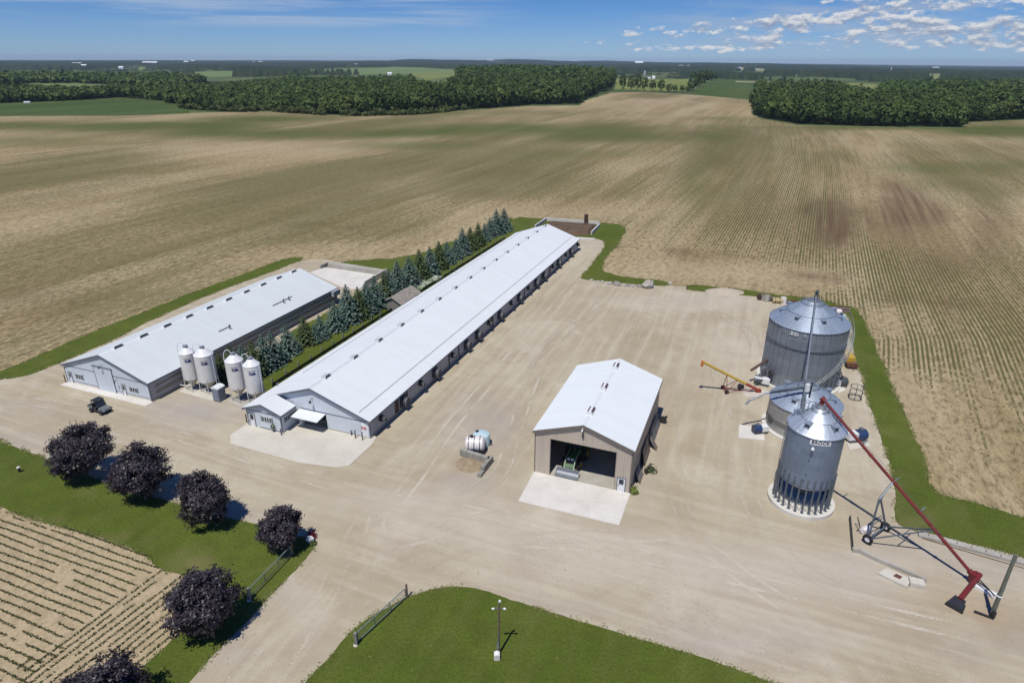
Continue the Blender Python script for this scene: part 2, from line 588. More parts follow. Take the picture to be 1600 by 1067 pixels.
def m_field():
    t = NT('crop_field_soil')
    p = t.geo()
    row, along = t.attr('row'), t.attr('along')
    cv = t.n('ShaderNodeCombineXYZ')
    t.put(cv.inputs[0], row)
    t.put(cv.inputs[1], along)
    rv = cv.outputs[0]
    n1 = t.noise(p, 0.02, 4, 0.6)
    n2 = t.noise(p, 0.25, 5, 0.65)
    n3 = t.noise(p, 3.0, 4, 0.7)
    passes = t.noise(t.mapv(rv, (0.16, 0.006, 1)), 1.0, 4, 0.65)
    passes2 = t.noise(t.mapv(rv, (0.55, 0.012, 1)), 1.0, 3, 0.6)
    c = t.mix(t.rng(n1, 0.35, 0.65), (0.315, 0.243, 0.122), (0.395, 0.316, 0.172))
    c = t.mix(t.rng(n2, 0.42, 0.72, 0, 0.6), c, (0.245, 0.178, 0.096))
    bands = t.noise(t.mapv(rv, (0.045, 0.0045, 1)), 1.0, 4, 0.6, 0.4)
    c = t.mix(t.rng(bands, 0.47, 0.60, 0, 0.75), c, (0.46, 0.378, 0.225))
    c = t.mix(t.rng(passes, 0.5, 0.66, 0, 0.8), c, (0.44, 0.358, 0.21))
    c = t.mix(t.rng(passes2, 0.45, 0.3, 0, 0.4), c, (0.20, 0.155, 0.085))
    c = t.mix(t.math('MULTIPLY', t.attr('pale'), 0.8), c, (0.45, 0.365, 0.235))
    c = t.mix(t.math('MULTIPLY', t.attr('dark'), t.rng(passes2, 0.3, 0.62, 1.0, 0.42)), c, (0.118, 0.068, 0.044))
    n4 = t.noise(t.mapv(rv, (1.0, 0.5, 1)), 0.9, 5, 0.75)
    c = t.mix(t.math('MULTIPLY', t.rng(n4, 0.46, 0.64, 0, 0.8), t.math('SUBTRACT', 1.0, t.math('MULTIPLY', t.attr('pale'), 0.55))), c, (0.130, 0.105, 0.055))
    c = t.mix(t.rng(n3, 0.5, 0.75, 0, 0.55), c, (0.15, 0.108, 0.06))
    c = t.mix(t.rng(n3, 0.38, 0.22, 0, 0.6), c, (0.56, 0.47, 0.32))
    # seedlings in rows: the row pitch is 0.76 m, gaps along the row
    fr = t.math('ABSOLUTE', t.math('SUBTRACT', t.math('FRACT', t.math('DIVIDE', row, 0.76)), 0.5))
    dash = t.noise(t.mapv(rv, (1.3, 0.9, 1)), 1.0, 3, 0.7)
    dens = t.math('ADD', t.attr('green'), t.math('MULTIPLY', t.math('SUBTRACT', t.rng(passes2, 0.3, 0.7), 0.5), 0.5), clamp=True)
    wid = t.math('ADD', 0.06, t.math('MULTIPLY', dens, 0.27))
    inrow = t.rng(fr, wid, t.math('ADD', wid, 0.13), 1.0, 0.0)
    alive = t.rng(dash, t.math('SUBTRACT', 0.64, t.math('MULTIPLY', dens, 0.5)), t.math('SUBTRACT', 0.74, t.math('MULTIPLY', dens, 0.5)))
    pm = t.math('MULTIPLY', t.math('MULTIPLY', inrow, alive), t.rng(dens, 0.0, 0.22, 0.0, 1.0))
    leaf = t.mix(t.rng(n3, 0.35, 0.65), (0.060, 0.064, 0.020), (0.110, 0.112, 0.038))
    c = t.mix(t.math('MULTIPLY', pm, 0.86), c, leaf)
    c = t.mix(t.math('MULTIPLY', t.attr('sward'), t.rng(passes, 0.3, 0.6, 0.75, 1.0)), c, t.mix(n2, (0.062, 0.085, 0.020), (0.11, 0.125, 0.036)))
    t.bump(t.math('ADD', n3, n2), 0.5, 0.12)
    return t.out(c, 0.95, 0, 0.1)


def m_plain(name, a, b, sc=0.02, fleck=(0.03, 0.05, 0.015), fl=0.4, st=None):
    t = NT(name)
    p = t.geo()
    n1 = t.noise(t.mapv(p, st or (1, 1, 1), (0, 0, R(22))), sc, 5, 0.6)
    n2 = t.noise(p, sc * 14, 4, 0.65)
    c = t.mix(t.rng(n1, 0.36, 0.66), a, b)
    c = t.mix(t.rng(n2, 0.5, 0.75, 0, fl), c, fleck)
    return t.out(c, 0.95, 0, 0.1)


GM = {'gravel': m_gravel(), 'lawn': m_lawn(), 'field': m_field(),
      'bean': m_plain('bean_field', (0.055, 0.088, 0.024), (0.085, 0.122, 0.036), 0.02, (0.03, 0.05, 0.02), 0.4, (1, 0.15, 1)),
      'grain': m_plain('grain_field', (0.15, 0.19, 0.05), (0.22, 0.235, 0.08), 0.012, (0.09, 0.13, 0.04), 0.4, (1, 0.2, 1)),
      'hay': m_plain('hay_field', (0.12, 0.18, 0.06), (0.18, 0.235, 0.09), 0.012, (0.07, 0.11, 0.04), 0.4, (1, 0.2, 1)),
      'stubble': m_plain('stubble_field', (0.26, 0.24, 0.13), (0.34, 0.31, 0.18), 0.012, (0.2, 0.19, 0.1), 0.4, (1, 0.2, 1)),
      'floor': m_plain('woodland_floor', (0.022, 0.036, 0.013), (0.035, 0.052, 0.018), 0.05),
      'farmland': m_plain('distant_farmland', (0.05, 0.08, 0.03), (0.15, 0.18, 0.075), 0.0022)}

# ------------------------------------------------------------------ ground outlines (photo pixels -> points on the ground)
NEAR_L = [(-500, 540), (-150, 590), (0, 690), (25, 699), (50, 710), (80, 719), (130, 740), (200, 764), (262, 782), (330, 806), (370, 812),
          (400, 819), (450, 832), (480, 840), (493, 851), (477, 872), (450, 902), (425, 927), (400, 955), (350, 1004), (295, 1067), (215, 1160), (60, 1400), (-600, 1500)]
OUT = {}
REG = []   # (kind, polygon)


def region(kind, pts, wob=0.12, z=0.0):
    P = [np.array(g2(q[0], q[1], q[2] if len(q) > 2 else z)) for q in pts]
    REG.append([kind, P, wob])


region('lawn', NEAR_L)
region('lawn', [(475, 1067), (495, 1045), (520, 1020), (545, 990), (580, 962), (630, 933), (670, 920), (712, 915), (755, 920), (800, 936), (875, 960), (975, 990),
                (1050, 1012), (1125, 1035), (1200, 1062), (1300, 1100), (1500, 1200), (1100, 1500), (500, 1500), (400, 1200)])
region('lawn', [(1307, 477), (1337, 479), (1350, 500), (1365, 534), (1385, 579), (1407, 634), (1435, 694), (1450, 724), (1457, 769), (1520, 784), (1600, 809), (1900, 890),
                (2100, 1040), (1800, 920), (1600, 871), (1548, 857), (1495, 843), (1465, 838), (1418, 826), (1402, 817), (1398, 800), (1400, 759), (1390, 729), (1372, 674), (1355, 621),
                (1340, 571), (1329, 539), (1331, 505)])
region('lawn', [(800, 338), (852, 342), (935, 347.5), (980, 352), (972, 372), (957, 389), (936, 422), (975, 433), (1040, 439.5), (1050, 444.5), (1040, 447), (1000, 444.8), (932, 438.5),
                (907, 436), (907, 432), (925, 414), (942, 387), (947, 377), (925, 372), (800, 372), (780, 366)])
region('lawn', [(1072, 447.5), (1087, 445), (1132, 449), (1185, 456), (1204, 460), (1250, 464), (1310, 474), (1310, 482), (1250, 473), (1185, 464), (1112, 457), (1075, 453)])
region('lawn', [(-300, 668), (0, 583), (110, 534), (200, 497), (275, 467), (400, 421), (450, 402), (482, 402.5), (400, 434), (325, 461), (250, 494), (170, 534), (112, 559), (80, 572),
                (50, 585), (25, 590), (0, 591.5), (-300, 690)])
region('lawn', [(525, 409), (637, 403), (720, 372), (790, 348), (800, 338), (805, 372), (700, 420), (640, 436), (602, 424), (560, 415)])
region('lawn', [(398, 612), (405, 585), (430, 545), (457, 516), (492, 500), (514, 487), (541, 469), (566, 456), (600, 440), (640, 425), (700, 395), (790, 352), (840, 350), (800, 380), (640, 490), (440, 625)], 0.08)
region('nearfield', [(-600, 690), (-200, 735), (0, 790), (15, 799), (62, 815), (120, 830), (175, 847), (225, 867), (250, 893), (283, 897), (300, 920), (305, 955), (282, 985), (225, 1040), (203, 1062), (100, 1170), (-100, 1450), (-700, 1450)])
region('gravel', [(-700, 900), (-500, 750), (-300, 680), (0, 588), (25, 589), (50, 584), (112, 557), (170, 533), (325, 460), (400, 432), (480, 404), (522, 407), (605, 422), (640, 430), (800, 372), (853, 341), (936, 348),
                  (960, 372), (925, 414), (907, 433), (932, 437.5), (1040, 445.5), (1072, 447.5), (1087, 450), (1185, 459), (1310, 480), (1337, 500), (1345, 571), (1375, 674), (1400, 740), (1402, 817), (1465, 837),
                  (1548, 856), (1600, 870), (1800, 918), (2400, 1100), (2400, 1700), (-900, 1700), (-900, 1100)], 0.15)
MAINF = [(-900, 196), (-300, 189), (0, 187), (185, 186.5), (295, 181.5), (350, 179.5), (420, 178), (500, 182), (560, 183), (650, 180), (700, 174.5), (760, 170), (830, 165), (905, 164), (915, 158), (955, 149.5), (1010, 148.5),
         (1090, 151.5), (1174, 157), (1176, 176), (1190, 183), (1245, 193.5), (1350, 197), (1425, 198), (1505, 199.5), (1510, 191), (1600, 188), (1900, 187), (2600, 200), (2600, 1300), (-900, 1300)]
region('field', MAINF, 0.5)
WOODS = [
    [(-300, 166), (0, 165), (100, 161), (150, 158), (188, 155), (225, 158), (258, 162), (300, 176), (350, 178), (420, 176), (500, 180.5), (560, 181.5), (650, 178), (700, 173), (760, 168.5), (830, 163.5), (905, 162), (914, 156.5),
     (940, 148.5), (957, 147), (958, 139), (940, 121, 16), (880, 108, 24), (800, 104, 28), (722, 110, 26), (690, 122.5, 20), (664, 127, 16), (640, 122, 15), (560, 118, 13), (480, 113.5, 12), (400, 118, 12), (335, 133, 11), (262, 147), (225, 146), (185, 146), (150, 151), (100, 150.5), (40, 151), (0, 152), (-300, 152)],
    [(1176, 158), (1177, 176), (1192, 182), (1247, 191.5), (1350, 195.5), (1425, 196.5), (1503, 198), (1508, 190), (1600, 186.5), (1900, 184), (2200, 184), (2200, 130, 15), (1900, 128, 15), (1600, 126.5, 15), (1450, 126, 15), (1390, 131.5, 15), (1368, 138, 14), (1345, 135, 14), (1300, 132, 14), (1205, 132, 14), (1182, 146)],
    [(-300, 147), (0, 141), (40, 133), (100, 132), (160, 133), (185, 136), (262, 143), (330, 134), (400, 118, 13), (300, 114.5, 15), (160, 114, 15), (0, 113, 15), (-300, 114, 15)],
]
for w in WOODS:
    region('floor', w, 0)
FAR = [('hay', [(30, 152), (36, 133), (80, 130), (122, 128.5), (160, 150.5), (120, 152)]),
       ('bean', [(-300, 170), (0, 165), (100, 161), (150, 158), (190, 156), (228, 159), (262, 163), (297, 178), (297, 182), (185, 186.5), (0, 187), (-300, 190)]),
       ('hay', [(188, 148), (225, 147.5), (262, 149), (256, 160), (225, 156), (190, 152.5)]),
       ('hay', [(262, 113.5), (300, 113), (400, 110.3), (455, 109), (452, 114.5), (400, 117.5), (330, 120)]),
       ('hay', [(455, 109), (540, 108), (600, 106.5), (612, 105.5), (660, 107), (720, 109.5), (722, 114), (640, 115), (560, 117), (480, 117)]),
       ('grain', [(640, 114), (722, 111), (718, 120), (690, 130), (664, 133), (650, 121)]),
       ('hay', [(886, 109), (912, 108.5), (912, 114), (890, 113)]),
       ('grain', [(936, 116), (968, 116.5), (966, 120), (938, 119)]),
       ('grain', [(960, 136), (962, 126), (1000, 126), (1010, 124.5), (1076, 124), (1083, 140), (1070, 147), (1005, 147.5), (960, 146)]),
       ('bean', [(1078, 150), (1092, 140), (1112, 127), (1122, 124.5), (1140, 124.5), (1178, 129), (1200, 130), (1178, 140), (1174, 156), (1120, 153)]),
       ('stubble', [(1148, 127.5), (1215, 129), (1215, 131), (1150, 130)]),
       ('grain', [(1200, 131), (1225, 128.5), (1290, 128), (1350, 129.5), (1392, 132.5), (1366, 138.5), (1345, 136), (1300, 132), (1215, 133)]),
       ('hay', [(1190, 112), (1225, 111.5), (1224, 117), (1192, 117)]),
       ('hay', [(1238, 117), (1262, 113), (1298, 111.5), (1290, 116), (1268, 120), (1240, 121)]),
       ('hay', [(1368, 119), (1400, 119), (1398, 123), (1370, 123)]),
       ('grain', [(1414, 116), (1470, 115), (1532, 119), (1480, 124.5), (1422, 123)]),
       ('stubble', [(1418, 115.2), (1470, 114.3), (1474, 115.8), (1420, 116.5)]),
       ('grain', [(1505, 122), (1530, 117.5), (1528, 124), (1508, 125)]),
       ('hay', [(1560, 126), (1590, 123), (1640, 122), (1640, 127), (1580, 128.5)]),
       ('hay', [(1010, 104.6), (1090, 104.8), (1090, 106), (1010, 105.6)]),
       ('stubble', [(1104, 108), (1150, 106.5), (1195, 109), (1195, 111), (1150, 110.5), (1105, 110)]),
       ('hay', [(1140, 110.5), (1230, 110.8), (1230, 112.6), (1150, 112.2)]),
       ('grain', [(215, 105.5), (228, 105), (228, 110), (216, 110)]),
       ('hay', [(0, 104), (90, 103.5), (140, 105), (140, 107), (0, 107)]),
       ('hay', [(560, 102), (615, 101), (616, 103.2), (562, 103.8)]),
       ('hay', [(850, 103.5), (880, 103.8), (880, 105.2), (852, 105)])]
for k, pts in FAR:
    region(k, pts, 0)


def densify(P, wob, seed):
    out = []
    n = len(P)
    for i in range(n):
        a, b = P[i], P[(i + 1) % n]
        L = float(np.linalg.norm(b - a))
        dist = max(30.0, float(np.hypot(*((a + b) / 2))))
        step = max(0.45, dist * 0.007) if wob else max(4.0, dist * 0.02)
        k = max(1, int(L / step))
        nrm = np.array([-(b - a)[1], (b - a)[0]]) / max(L, 1e-6)
        for j in range(k):
            t = j / k
            q = a + (b - a) * t
            if wob:
                s = (vnoise(q[0] * 1.1, q[1] * 1.1, seed) - 0.5) * 2 * wob + (vnoise(q[0] * 0.22, q[1] * 0.22, seed + 9) - 0.5) * 3.2 * wob
                s *= min(2.2, dist / 80)
                q = q + nrm * float(s) * (1 if 0 < t else 0.5)
            out.append((float(q[0]), float(q[1])))
    return out


def smooth_poly(P):
    """one corner-cutting pass so bends are rounded"""
    o = []
    n = len(P)
    for i in range(n):
        a, b = P[i], P[(i + 1) % n]
        o += [a * 0.78 + b * 0.22, a * 0.22 + b * 0.78]
    return o


def inside(px, py, poly):
    poly = np.asarray(poly)
    x0, y0 = poly.min(0)
    x1, y1 = poly.max(0)
    res = np.zeros(len(px), bool)
    idx = np.where((px >= x0) & (px <= x1) & (py >= y0) & (py <= y1))[0]
    if len(idx) == 0:
        return res
    qx, qy = px[idx], py[idx]
    c = np.zeros(len(idx), bool)
    xa, ya = poly[-1]
    for xb, yb in poly:
        if ya != yb:
            m = ((yb > qy) != (ya > qy)) & (qx < (xa - xb) * (qy - yb) / (ya - yb) + xb)
            c ^= m
        xa, ya = xb, yb
    res[idx] = c
    return res


polys = []
for i, (k, P, w) in enumerate(REG):
    if k in ('lawn', 'gravel', 'nearfield'):
        P = smooth_poly(P)
    q = densify(P, w, i * 13 + 1)
    polys.append((k, q))

# the sheet's points: rings round the camera's foot, finer near by
vs2, ed2 = [], []
rr = 12.0
k = 0
while rr < 13500:
    na = 150
    for i in range(na):
        a = R(-86) + R(172) * (i + 0.5 * (k % 2)) / (na - 1)
        vs2.append((rr * math.sin(a), rr * math.cos(a)))
    rr *= 1.034
    k += 1
vs2 += [(-14000, -60), (14000, -60), (14000, 14000), (-14000, 14000), (0, -20), (0, 0), (-60, -40), (60, -40)]
for kd, q in polys:
    n0 = len(vs2)
    q2 = [(min(13900, max(-13900, x)), min(13900, max(-55, y))) for x, y in q]
    vs2 += q2
    ed2 += [(n0 + i, n0 + (i + 1) % len(q2)) for i in range(len(q2))]
cd = delaunay_2d_cdt([Vector(v) for v in vs2], ed2, [], 0, 1e-4)
GV = np.array([(v.x, v.y) for v in cd[0]])
GF = np.array([tuple(f) for f in cd[2]])
cen = GV[GF].mean(1)
kind = np.array(['farmland'] * len(GF), dtype=object)
ORDER = ['field', 'floor', 'bean', 'hay', 'grain', 'stubble', 'gravel', 'lawn', 'nearfield']
for o_ in ORDER:
    for kd, q in polys:
        if kd == o_:
            kind[inside(cen[:, 0], cen[:, 1], q)] = o_
GZ = ht(GV[:, 0], GV[:, 1])
PX, PY = project(GV[:, 0], GV[:, 1], GZ)


def blobs(lst):
    s = np.zeros(len(GV))
    for (x, y, rx, ry, a) in lst:
        s = s + a * np.exp(-(((PX - x) / rx) ** 2 + ((PY - y) / ry) ** 2) ** 1.5)
    return s


gx, gy = GV[:, 0], GV[:, 1]
FA = R(22.5)
fu = gx * math.sin(FA) + gy * math.cos(FA)
fv = gx * math.cos(FA) - gy * math.sin(FA)
along = fu + 0 * fv
row = fv + 3.2 * np.sin(fu / 95 + 0.6) + 2.0 * np.sin(fv / 80 + 1) + 0.10 * np.clip(105 - gy, 0, 60) * sstep(40, 60, gx)
big = fbm(fv / 60 + 2, fu / 230 + 5, 3, 5)
big2 = fbm(fv / 22, fu / 120 + 1, 31, 4)
green = 0.42 + 1.9 * (big - 0.5) + 1.1 * (big2 - 0.5)
right = sstep(1020, 1200, PX - (PY - 300) * 0.1)
green = green + 0.12 * right
green = green + blobs([(1500, 480, 190, 110, 0.35), (1350, 430, 160, 50, 0.3), (1560, 285, 160, 30, 0.45), (640, 345, 60, 20, 0.15), (450, 330, 200, 50, 0.15), (150, 420, 260, 50, 0.10), (1120, 300, 60, 80, 0.35),
                       (860, 300, 120, 40, 0.2), (880, 260, 160, 30, 0.2), (1240, 240, 120, 40, 0.2), (1430, 560, 60, 40, 0.2)])
green = green - blobs([(1420, 690, 120, 140, 0.20), (1230, 440, 120, 22, 0.6), (1050, 420, 110, 22, 0.6), (1500, 350, 120, 20, 0.45), (560, 390, 160, 12, 0.5), (420, 405, 120, 14, 0.4), (330, 430, 130, 22, 0.3), (400, 235, 240, 16, 0.6),
                        (1010, 175, 120, 18, 0.5), (700, 330, 110, 25, 0.2), (1380, 500, 40, 30, 0.3), (880, 325, 160, 12, 0.3), (1540, 760, 120, 40, 0.12)])
sward = blobs([(120, 198, 230, 8, 0.95), (60, 222, 130, 9, 0.55), (500, 209, 330, 7, 0.8), (820, 200, 190, 8, 0.75), (960, 215, 130, 9, 0.6), (420, 186, 120, 5, 0.7), (760, 176, 170, 5, 0.4), (1400, 200, 190, 3.5, 0.8), (1560, 206, 110, 8, 0.8),
               (1130, 185, 40, 3, 0.6), (1130, 215, 28, 12, 0.35), (1500, 262, 150, 10, 0.45), (1085, 290, 22, 40, 0.35), (1105, 205, 12, 14, 0.4), (640, 228, 120, 7, 0.5), (300, 196, 130, 6, 0.5), (900, 240, 120, 8, 0.35)])
sward = np.clip(1.2 * sward * (0.55 + 0.9 * fbm(gx / 40, gy / 90, 77, 4)), 0, 1)
dark = blobs([(1292, 326, 30, 13, 1.3), (1300, 352, 40, 36, 0.8), (1395, 290, 16, 14, 0.8), (1420, 322, 42, 26, 0.95), (1465, 335, 26, 18, 0.7), (1330, 331, 16, 6, 0.8), (1305, 434, 24, 8, 0.85), (1255, 430, 30, 6, 0.5), (1400, 350, 60, 36, 0.45),
              (1545, 350, 40, 40, 0.4), (1480, 412, 90, 36, 0.35), (1500, 475, 50, 12, 0.4), (1395, 467, 50, 9, 0.5), (1060, 391, 26, 6, 0.55), (964, 386, 10, 4, 0.8), (1130, 400, 110, 8, 0.3), (1250, 345, 60, 50, 0.25), (470, 350, 60, 4, 0.5),
              (540, 353, 26, 3, 0.7), (60, 470, 140, 26, 0.35), (740, 303, 60, 5, 0.4), (1100, 250, 40, 14, 0.25), (1080, 208, 16, 2.5, 0.8), (1190, 320, 40, 60, 0.2)])
dark = np.clip(dark * (0.5 + 1.0 * fbm(fv / 9, fu / 40, 55, 4)) * 1.5, 0, 1)
pale = np.clip(blobs([(1260, 430, 170, 18, 0.5), (1450, 304, 80, 7, 0.7), (560, 300, 200, 26, 0.35), (430, 232, 260, 14, 0.6), (1060, 425, 120, 18, 0.5), (1000, 160, 140, 10, 0.45), (660, 405, 220, 10, 0.5), (1400, 640, 60, 120, 0.6), (1360, 470, 70, 10, 0.6),
                       (300, 450, 170, 14, 0.3), (880, 335, 160, 10, 0.5), (1585, 312, 30, 8, 0.6), (700, 290, 160, 14, 0.3)]) * (0.4 + 1.2 * fbm(gx / 16, gy / 30, 91, 3)), 0, 1)
g_grey = np.clip(blobs([(300, 640, 90, 26, 0.8), (760, 670, 60, 50, 0.6), (735, 750, 50, 20, 0.7), (30, 690, 90, 14, 0.5), (400, 800, 120, 14, 0.4), (1520, 880, 120, 50, 0.45), (1350, 880, 60, 40, 0.4), (330, 1010, 70, 60, 0.5), (1150, 1000, 180, 30, 0.5), (1010, 720, 26, 70, 0.4),
                          (440, 930, 40, 40, 0.4), (60, 640, 90, 10, 0.3), (1250, 900, 170, 30, 0.25), (1560, 1010, 120, 40, 0.3), (800, 950, 160, 16, 0.3)]), 0, 1)
g_pale = np.clip(blobs([(1000, 880, 220, 40, 0.5), (760, 810, 200, 50, 0.35), (1100, 470, 120, 14, 0.5), (1150, 560, 60, 40, 0.35), (1300, 900, 200, 60, 0.4), (930, 840, 120, 16, 0.4), (1350, 640, 20, 90, 0.4), (600, 780, 120, 16, 0.4), (480, 960, 40, 60, 0.35), (900, 385, 40, 20, 0.25)]), 0, 1)
g_brown = np.clip(blobs([(1490, 945, 60, 26, 0.55), (1560, 960, 40, 30, 0.5), (1450, 900, 36, 20, 0.4), (1105, 612, 20, 8, 0.6), (720, 725, 20, 20, 0.5), (1300, 835, 40, 20, 0.3), (560, 660, 40, 50, 0.25), (70, 610, 60, 12, 0.35), (1010, 650, 30, 60, 0.2)]), 0, 1)
lane = np.clip(sstep(500, 760, PX) * sstep(880, 640, PY) + sstep(560, 460, PX) * sstep(840, 900, PY), 0, 1)
dry = np.clip(blobs([(300, 885, 40, 22, 0.7), (255, 905, 22, 10, 0.6), (1405, 775, 14, 40, 0.4), (60, 812, 60, 5, 0.5), (1420, 640, 10, 60, 0.2), (180, 842, 60, 5, 0.5), (1430, 820, 40, 12, 0.5), (840, 958, 60, 5, 0.35), (1450, 800, 40, 4, 0.8), (400, 952, 20, 12, 0.3)]), 0, 1)


def ground_object(name, sel, m, attrs, kindname='structure'):
    f = GF[sel]
    used, inv = np.unique(f, return_inverse=True)
    me = bpy.data.meshes.new(name)
    co = np.column_stack([GV[used], GZ[used]])
    me.from_pydata(co.tolist(), [], inv.reshape(-1, 3).tolist())
    for an, arr in attrs.items():
        a = me.attributes.new(an, 'FLOAT', 'POINT')
        a.data.foreach_set('value', arr[used].astype(np.float32))
    me.materials.append(m)
    me.polygons.foreach_set('use_smooth', [True] * len(me.polygons))
    me.update()
    o = bpy.data.objects.new(name, me)
    COL.objects.link(o)
    o['kind'] = kindname
    return o


fieldA = {'row': row, 'along': along, 'green': np.clip(green, 0, 1), 'dark': dark, 'pale': pale, 'sward': sward}
ground_object('crop_field', kind == 'field', GM['field'], fieldA)
# the small field by the drive: bare soil here, its seedlings stand on it as plants
zero = np.zeros(len(GV))
ground_object('seedling_field', kind == 'nearfield', GM['field'], {'row': fv, 'along': along, 'green': zero - 2.0, 'dark': zero, 'pale': zero + 1.0, 'sward': zero})
ground_object('gravel_yard', kind == 'gravel', GM['gravel'], {'grey': g_grey, 'pale': g_pale, 'brown': g_brown, 'lane': lane})
ground_object('lawn', kind == 'lawn', GM['lawn'], {'dry': dry})
for kd, nm in (('bean', 'green_bean_field'), ('hay', 'hay_field'), ('grain', 'grain_field'), ('stubble', 'stubble_field'), ('floor', 'woodland_ground'), ('farmland', 'distant_ground')):
    if (kind == kd).any():
        ground_object(nm, kind == kd, GM[kd], {})
FARPOLY = [q for kd, q in polys if kd in ('bean', 'hay', 'grain', 'stubble')]
WOODPOLY = [q for kd, q in polys if kd == 'floor']
MAINPOLY = [q for kd, q in polys if kd == 'field'][0]
NEARPOLY = [q for kd, q in polys if kd == 'nearfield'][0]


# ------------------------------------------------------------------ tyre tracks: thin strips of paler, finer gravel
def m_track():
    t = NT('packed_tyre_track')
    t.m.blend_method = 'BLEND' if hasattr(t.m, 'blend_method') else 'BLEND'
    p = t.geo()
    n = t.noise(p, 0.16, 5, 0.7)
    n2 = t.noise(p, 5, 3, 0.6)
    c = t.mix(n2, (0.51, 0.46, 0.363), (0.595, 0.545, 0.44))
    n9 = t.noise(p, 9.0, 2, 0.6)
    lim = t.math('MULTIPLY', t.attr('fade'), t.rng(n, 0.30, 0.62, 0.0, 0.78))
    t.put(t.b.inputs['Alpha'], t.math('LESS_THAN', t.rng(n9, 0.3, 0.7), lim))
    return t.out(c, 0.95, 0, 0.15)


TRK = [[(560, 800), (640, 715), (700, 640), (760, 570), (830, 490), (872, 430), (892, 400)],
       [(600, 805), (650, 745), (705, 665), (770, 590), (850, 500), (890, 450), (902, 430)],
       [(548, 790), (543, 840), (558, 868), (600, 884), (655, 884), (720, 860), (770, 836), (850, 828)],
       [(592, 800), (586, 828), (606, 845), (660, 838), (720, 815), (790, 800)],
       [(585, 785), (540, 860), (510, 930), (470, 990), (420, 1067), (390, 1120)],
       [(560, 880), (520, 950), (470, 1010), (410, 1080)],
       [(780, 842), (900, 850), (1000, 855), (1060, 851), (1110, 862), (1160, 900), (1250, 960)],
       [(-60, 622), (120, 652), (300, 708), (500, 770), (700, 822), (900, 875), (1100, 935), (1300, 992), (1620, 1070)],
       [(-60, 642), (120, 672), (300, 730), (500, 795), (700, 850), (900, 905), (1100, 962), (1300, 1022), (1620, 1105)],
       [(-60, 610), (160, 648), (380, 712), (560, 770), (760, 805), (960, 858), (1200, 915), (1620, 1015)],
       [(1062, 520), (1080, 640), (1108, 740), (1150, 830), (1210, 890)],
       [(1040, 560), (1048, 680), (1060, 780), (1100, 860), (1180, 920)],
       [(1120, 560), (1130, 640), (1155, 720), (1180, 800), (1230, 870), (1330, 930)],
       [(940, 470), (1020, 485), (1080, 505), (1088, 535), (1060, 570), (1040, 620)],
       [(900, 460), (1000, 470), (1100, 480), (1170, 520), (1180, 560)],
       [(600, 905), (660, 880), (740, 850), (900, 838), (1000, 842)],
       [(560, 950), (590, 920), (650, 902), (740, 898), (840, 918), (1000, 965), (1200, 1025)],
       [(720, 780), (780, 740), (800, 690), (830, 600), (870, 530), (960, 470)],
       [(1340, 560), (1345, 640), (1362, 720), (1380, 780), (1350, 810)],
       [(0, 600), (70, 600), (130, 620), (230, 655), (330, 680), (420, 730)]]


def catmull(P, n=14):
    o = []
    P = [np.array(p) for p in P]
    for i in range(len(P) - 1):
        a, b, c, d = P[max(0, i - 1)], P[i], P[i + 1], P[min(len(P) - 1, i + 2)]
        for j in range(n):
            t = j / n
            o.append(0.5 * ((2 * b) + (-a + c) * t + (2 * a - 5 * b + 4 * c - d) * t * t + (-a + 3 * b - 3 * c + d) * t ** 3))
    o.append(P[-1])
    return o


tv, tf, tfade = [], [], []
for ti, tr in enumerate(TRK):
    P = catmull([g2(*p) for p in tr])
    for off in (-0.85, 0.85):
        n0 = len(tv)
        for i, q in enumerate(P):
            d = P[min(i + 1, len(P) - 1)] - P[max(0, i - 1)]
            d = d / np.linalg.norm(d)
            nr = np.array([-d[1], d[0]])
            w = 0.31
            lev = 0.004 + 0.0011 * (ti * 2 + (off > 0))
            e = min(1, i / 6, (len(P) - 1 - i) / 6)
            for s, fd in ((-1, 0), (-0.4, 1), (0.4, 1), (1, 0)):
                r_ = q + nr * (off + s * w)
                tv.append((r_[0], r_[1], lev))
                tfade.append(fd * e * (0.55 + 0.45 * math.sin(ti * 2.3)))
        for i in range(len(P) - 1):
            for s in range(3):
                a = n0 + i * 4 + s
                tf.append((a, a + 1, a + 5, a + 4))
me = bpy.data.meshes.new('tyre_tracks')
me.from_pydata(tv, [], tf)
a_ = me.attributes.new('fade', 'FLOAT', 'POINT')
a_.data.foreach_set('value', np.array(tfade, np.float32))
me.materials.append(m_track())
o = bpy.data.objects.new('tyre_tracks', me)
COL.objects.link(o)
o['kind'] = 'stuff'
o['label'] = 'pale tyre tracks curving over the gravel yard'

# ------------------------------------------------------------------ foliage


def leaf_material(name, dark, light, rough=0.6, spec=0.3, trans=0.0, hue=None):
    t = NT(name)
    tint = t.attr('tint')
    n = t.noise(t.geo(), 0.6, 3, 0.6)
    f = t.math('ADD', t.math('MULTIPLY', tint, 0.75), t.math('MULTIPLY', n, 0.3), clamp=True)
    c = t.mix(f, dark, light)
    if hue:
        h1 = t.noise(t.geo(), 0.022, 4, 0.65)
        c = t.mix(t.rng(h1, 0.5, 0.7, 0, 0.75), c, t.mix(f, hue[0], hue[1]))
    if trans:
        # thin leaves let a little light through
        tr = t.n('ShaderNodeBsdfTranslucent')
        t.put(tr.inputs[0], c)
        ms = t.n('ShaderNodeMixShader')
        ms.inputs[0].default_value = trans
        t.t.links.new(t.b.outputs[0], ms.inputs[1])
        t.t.links.new(tr.outputs[0], ms.inputs[2])
        om = [n_ for n_ in t.t.nodes if n_.bl_idname == 'ShaderNodeOutputMaterial'][0]
        t.t.links.new(ms.outputs[0], om.inputs['Surface'])
    MATS[name] = t.out(c, rough, 0, spec)
    return MATS[name]


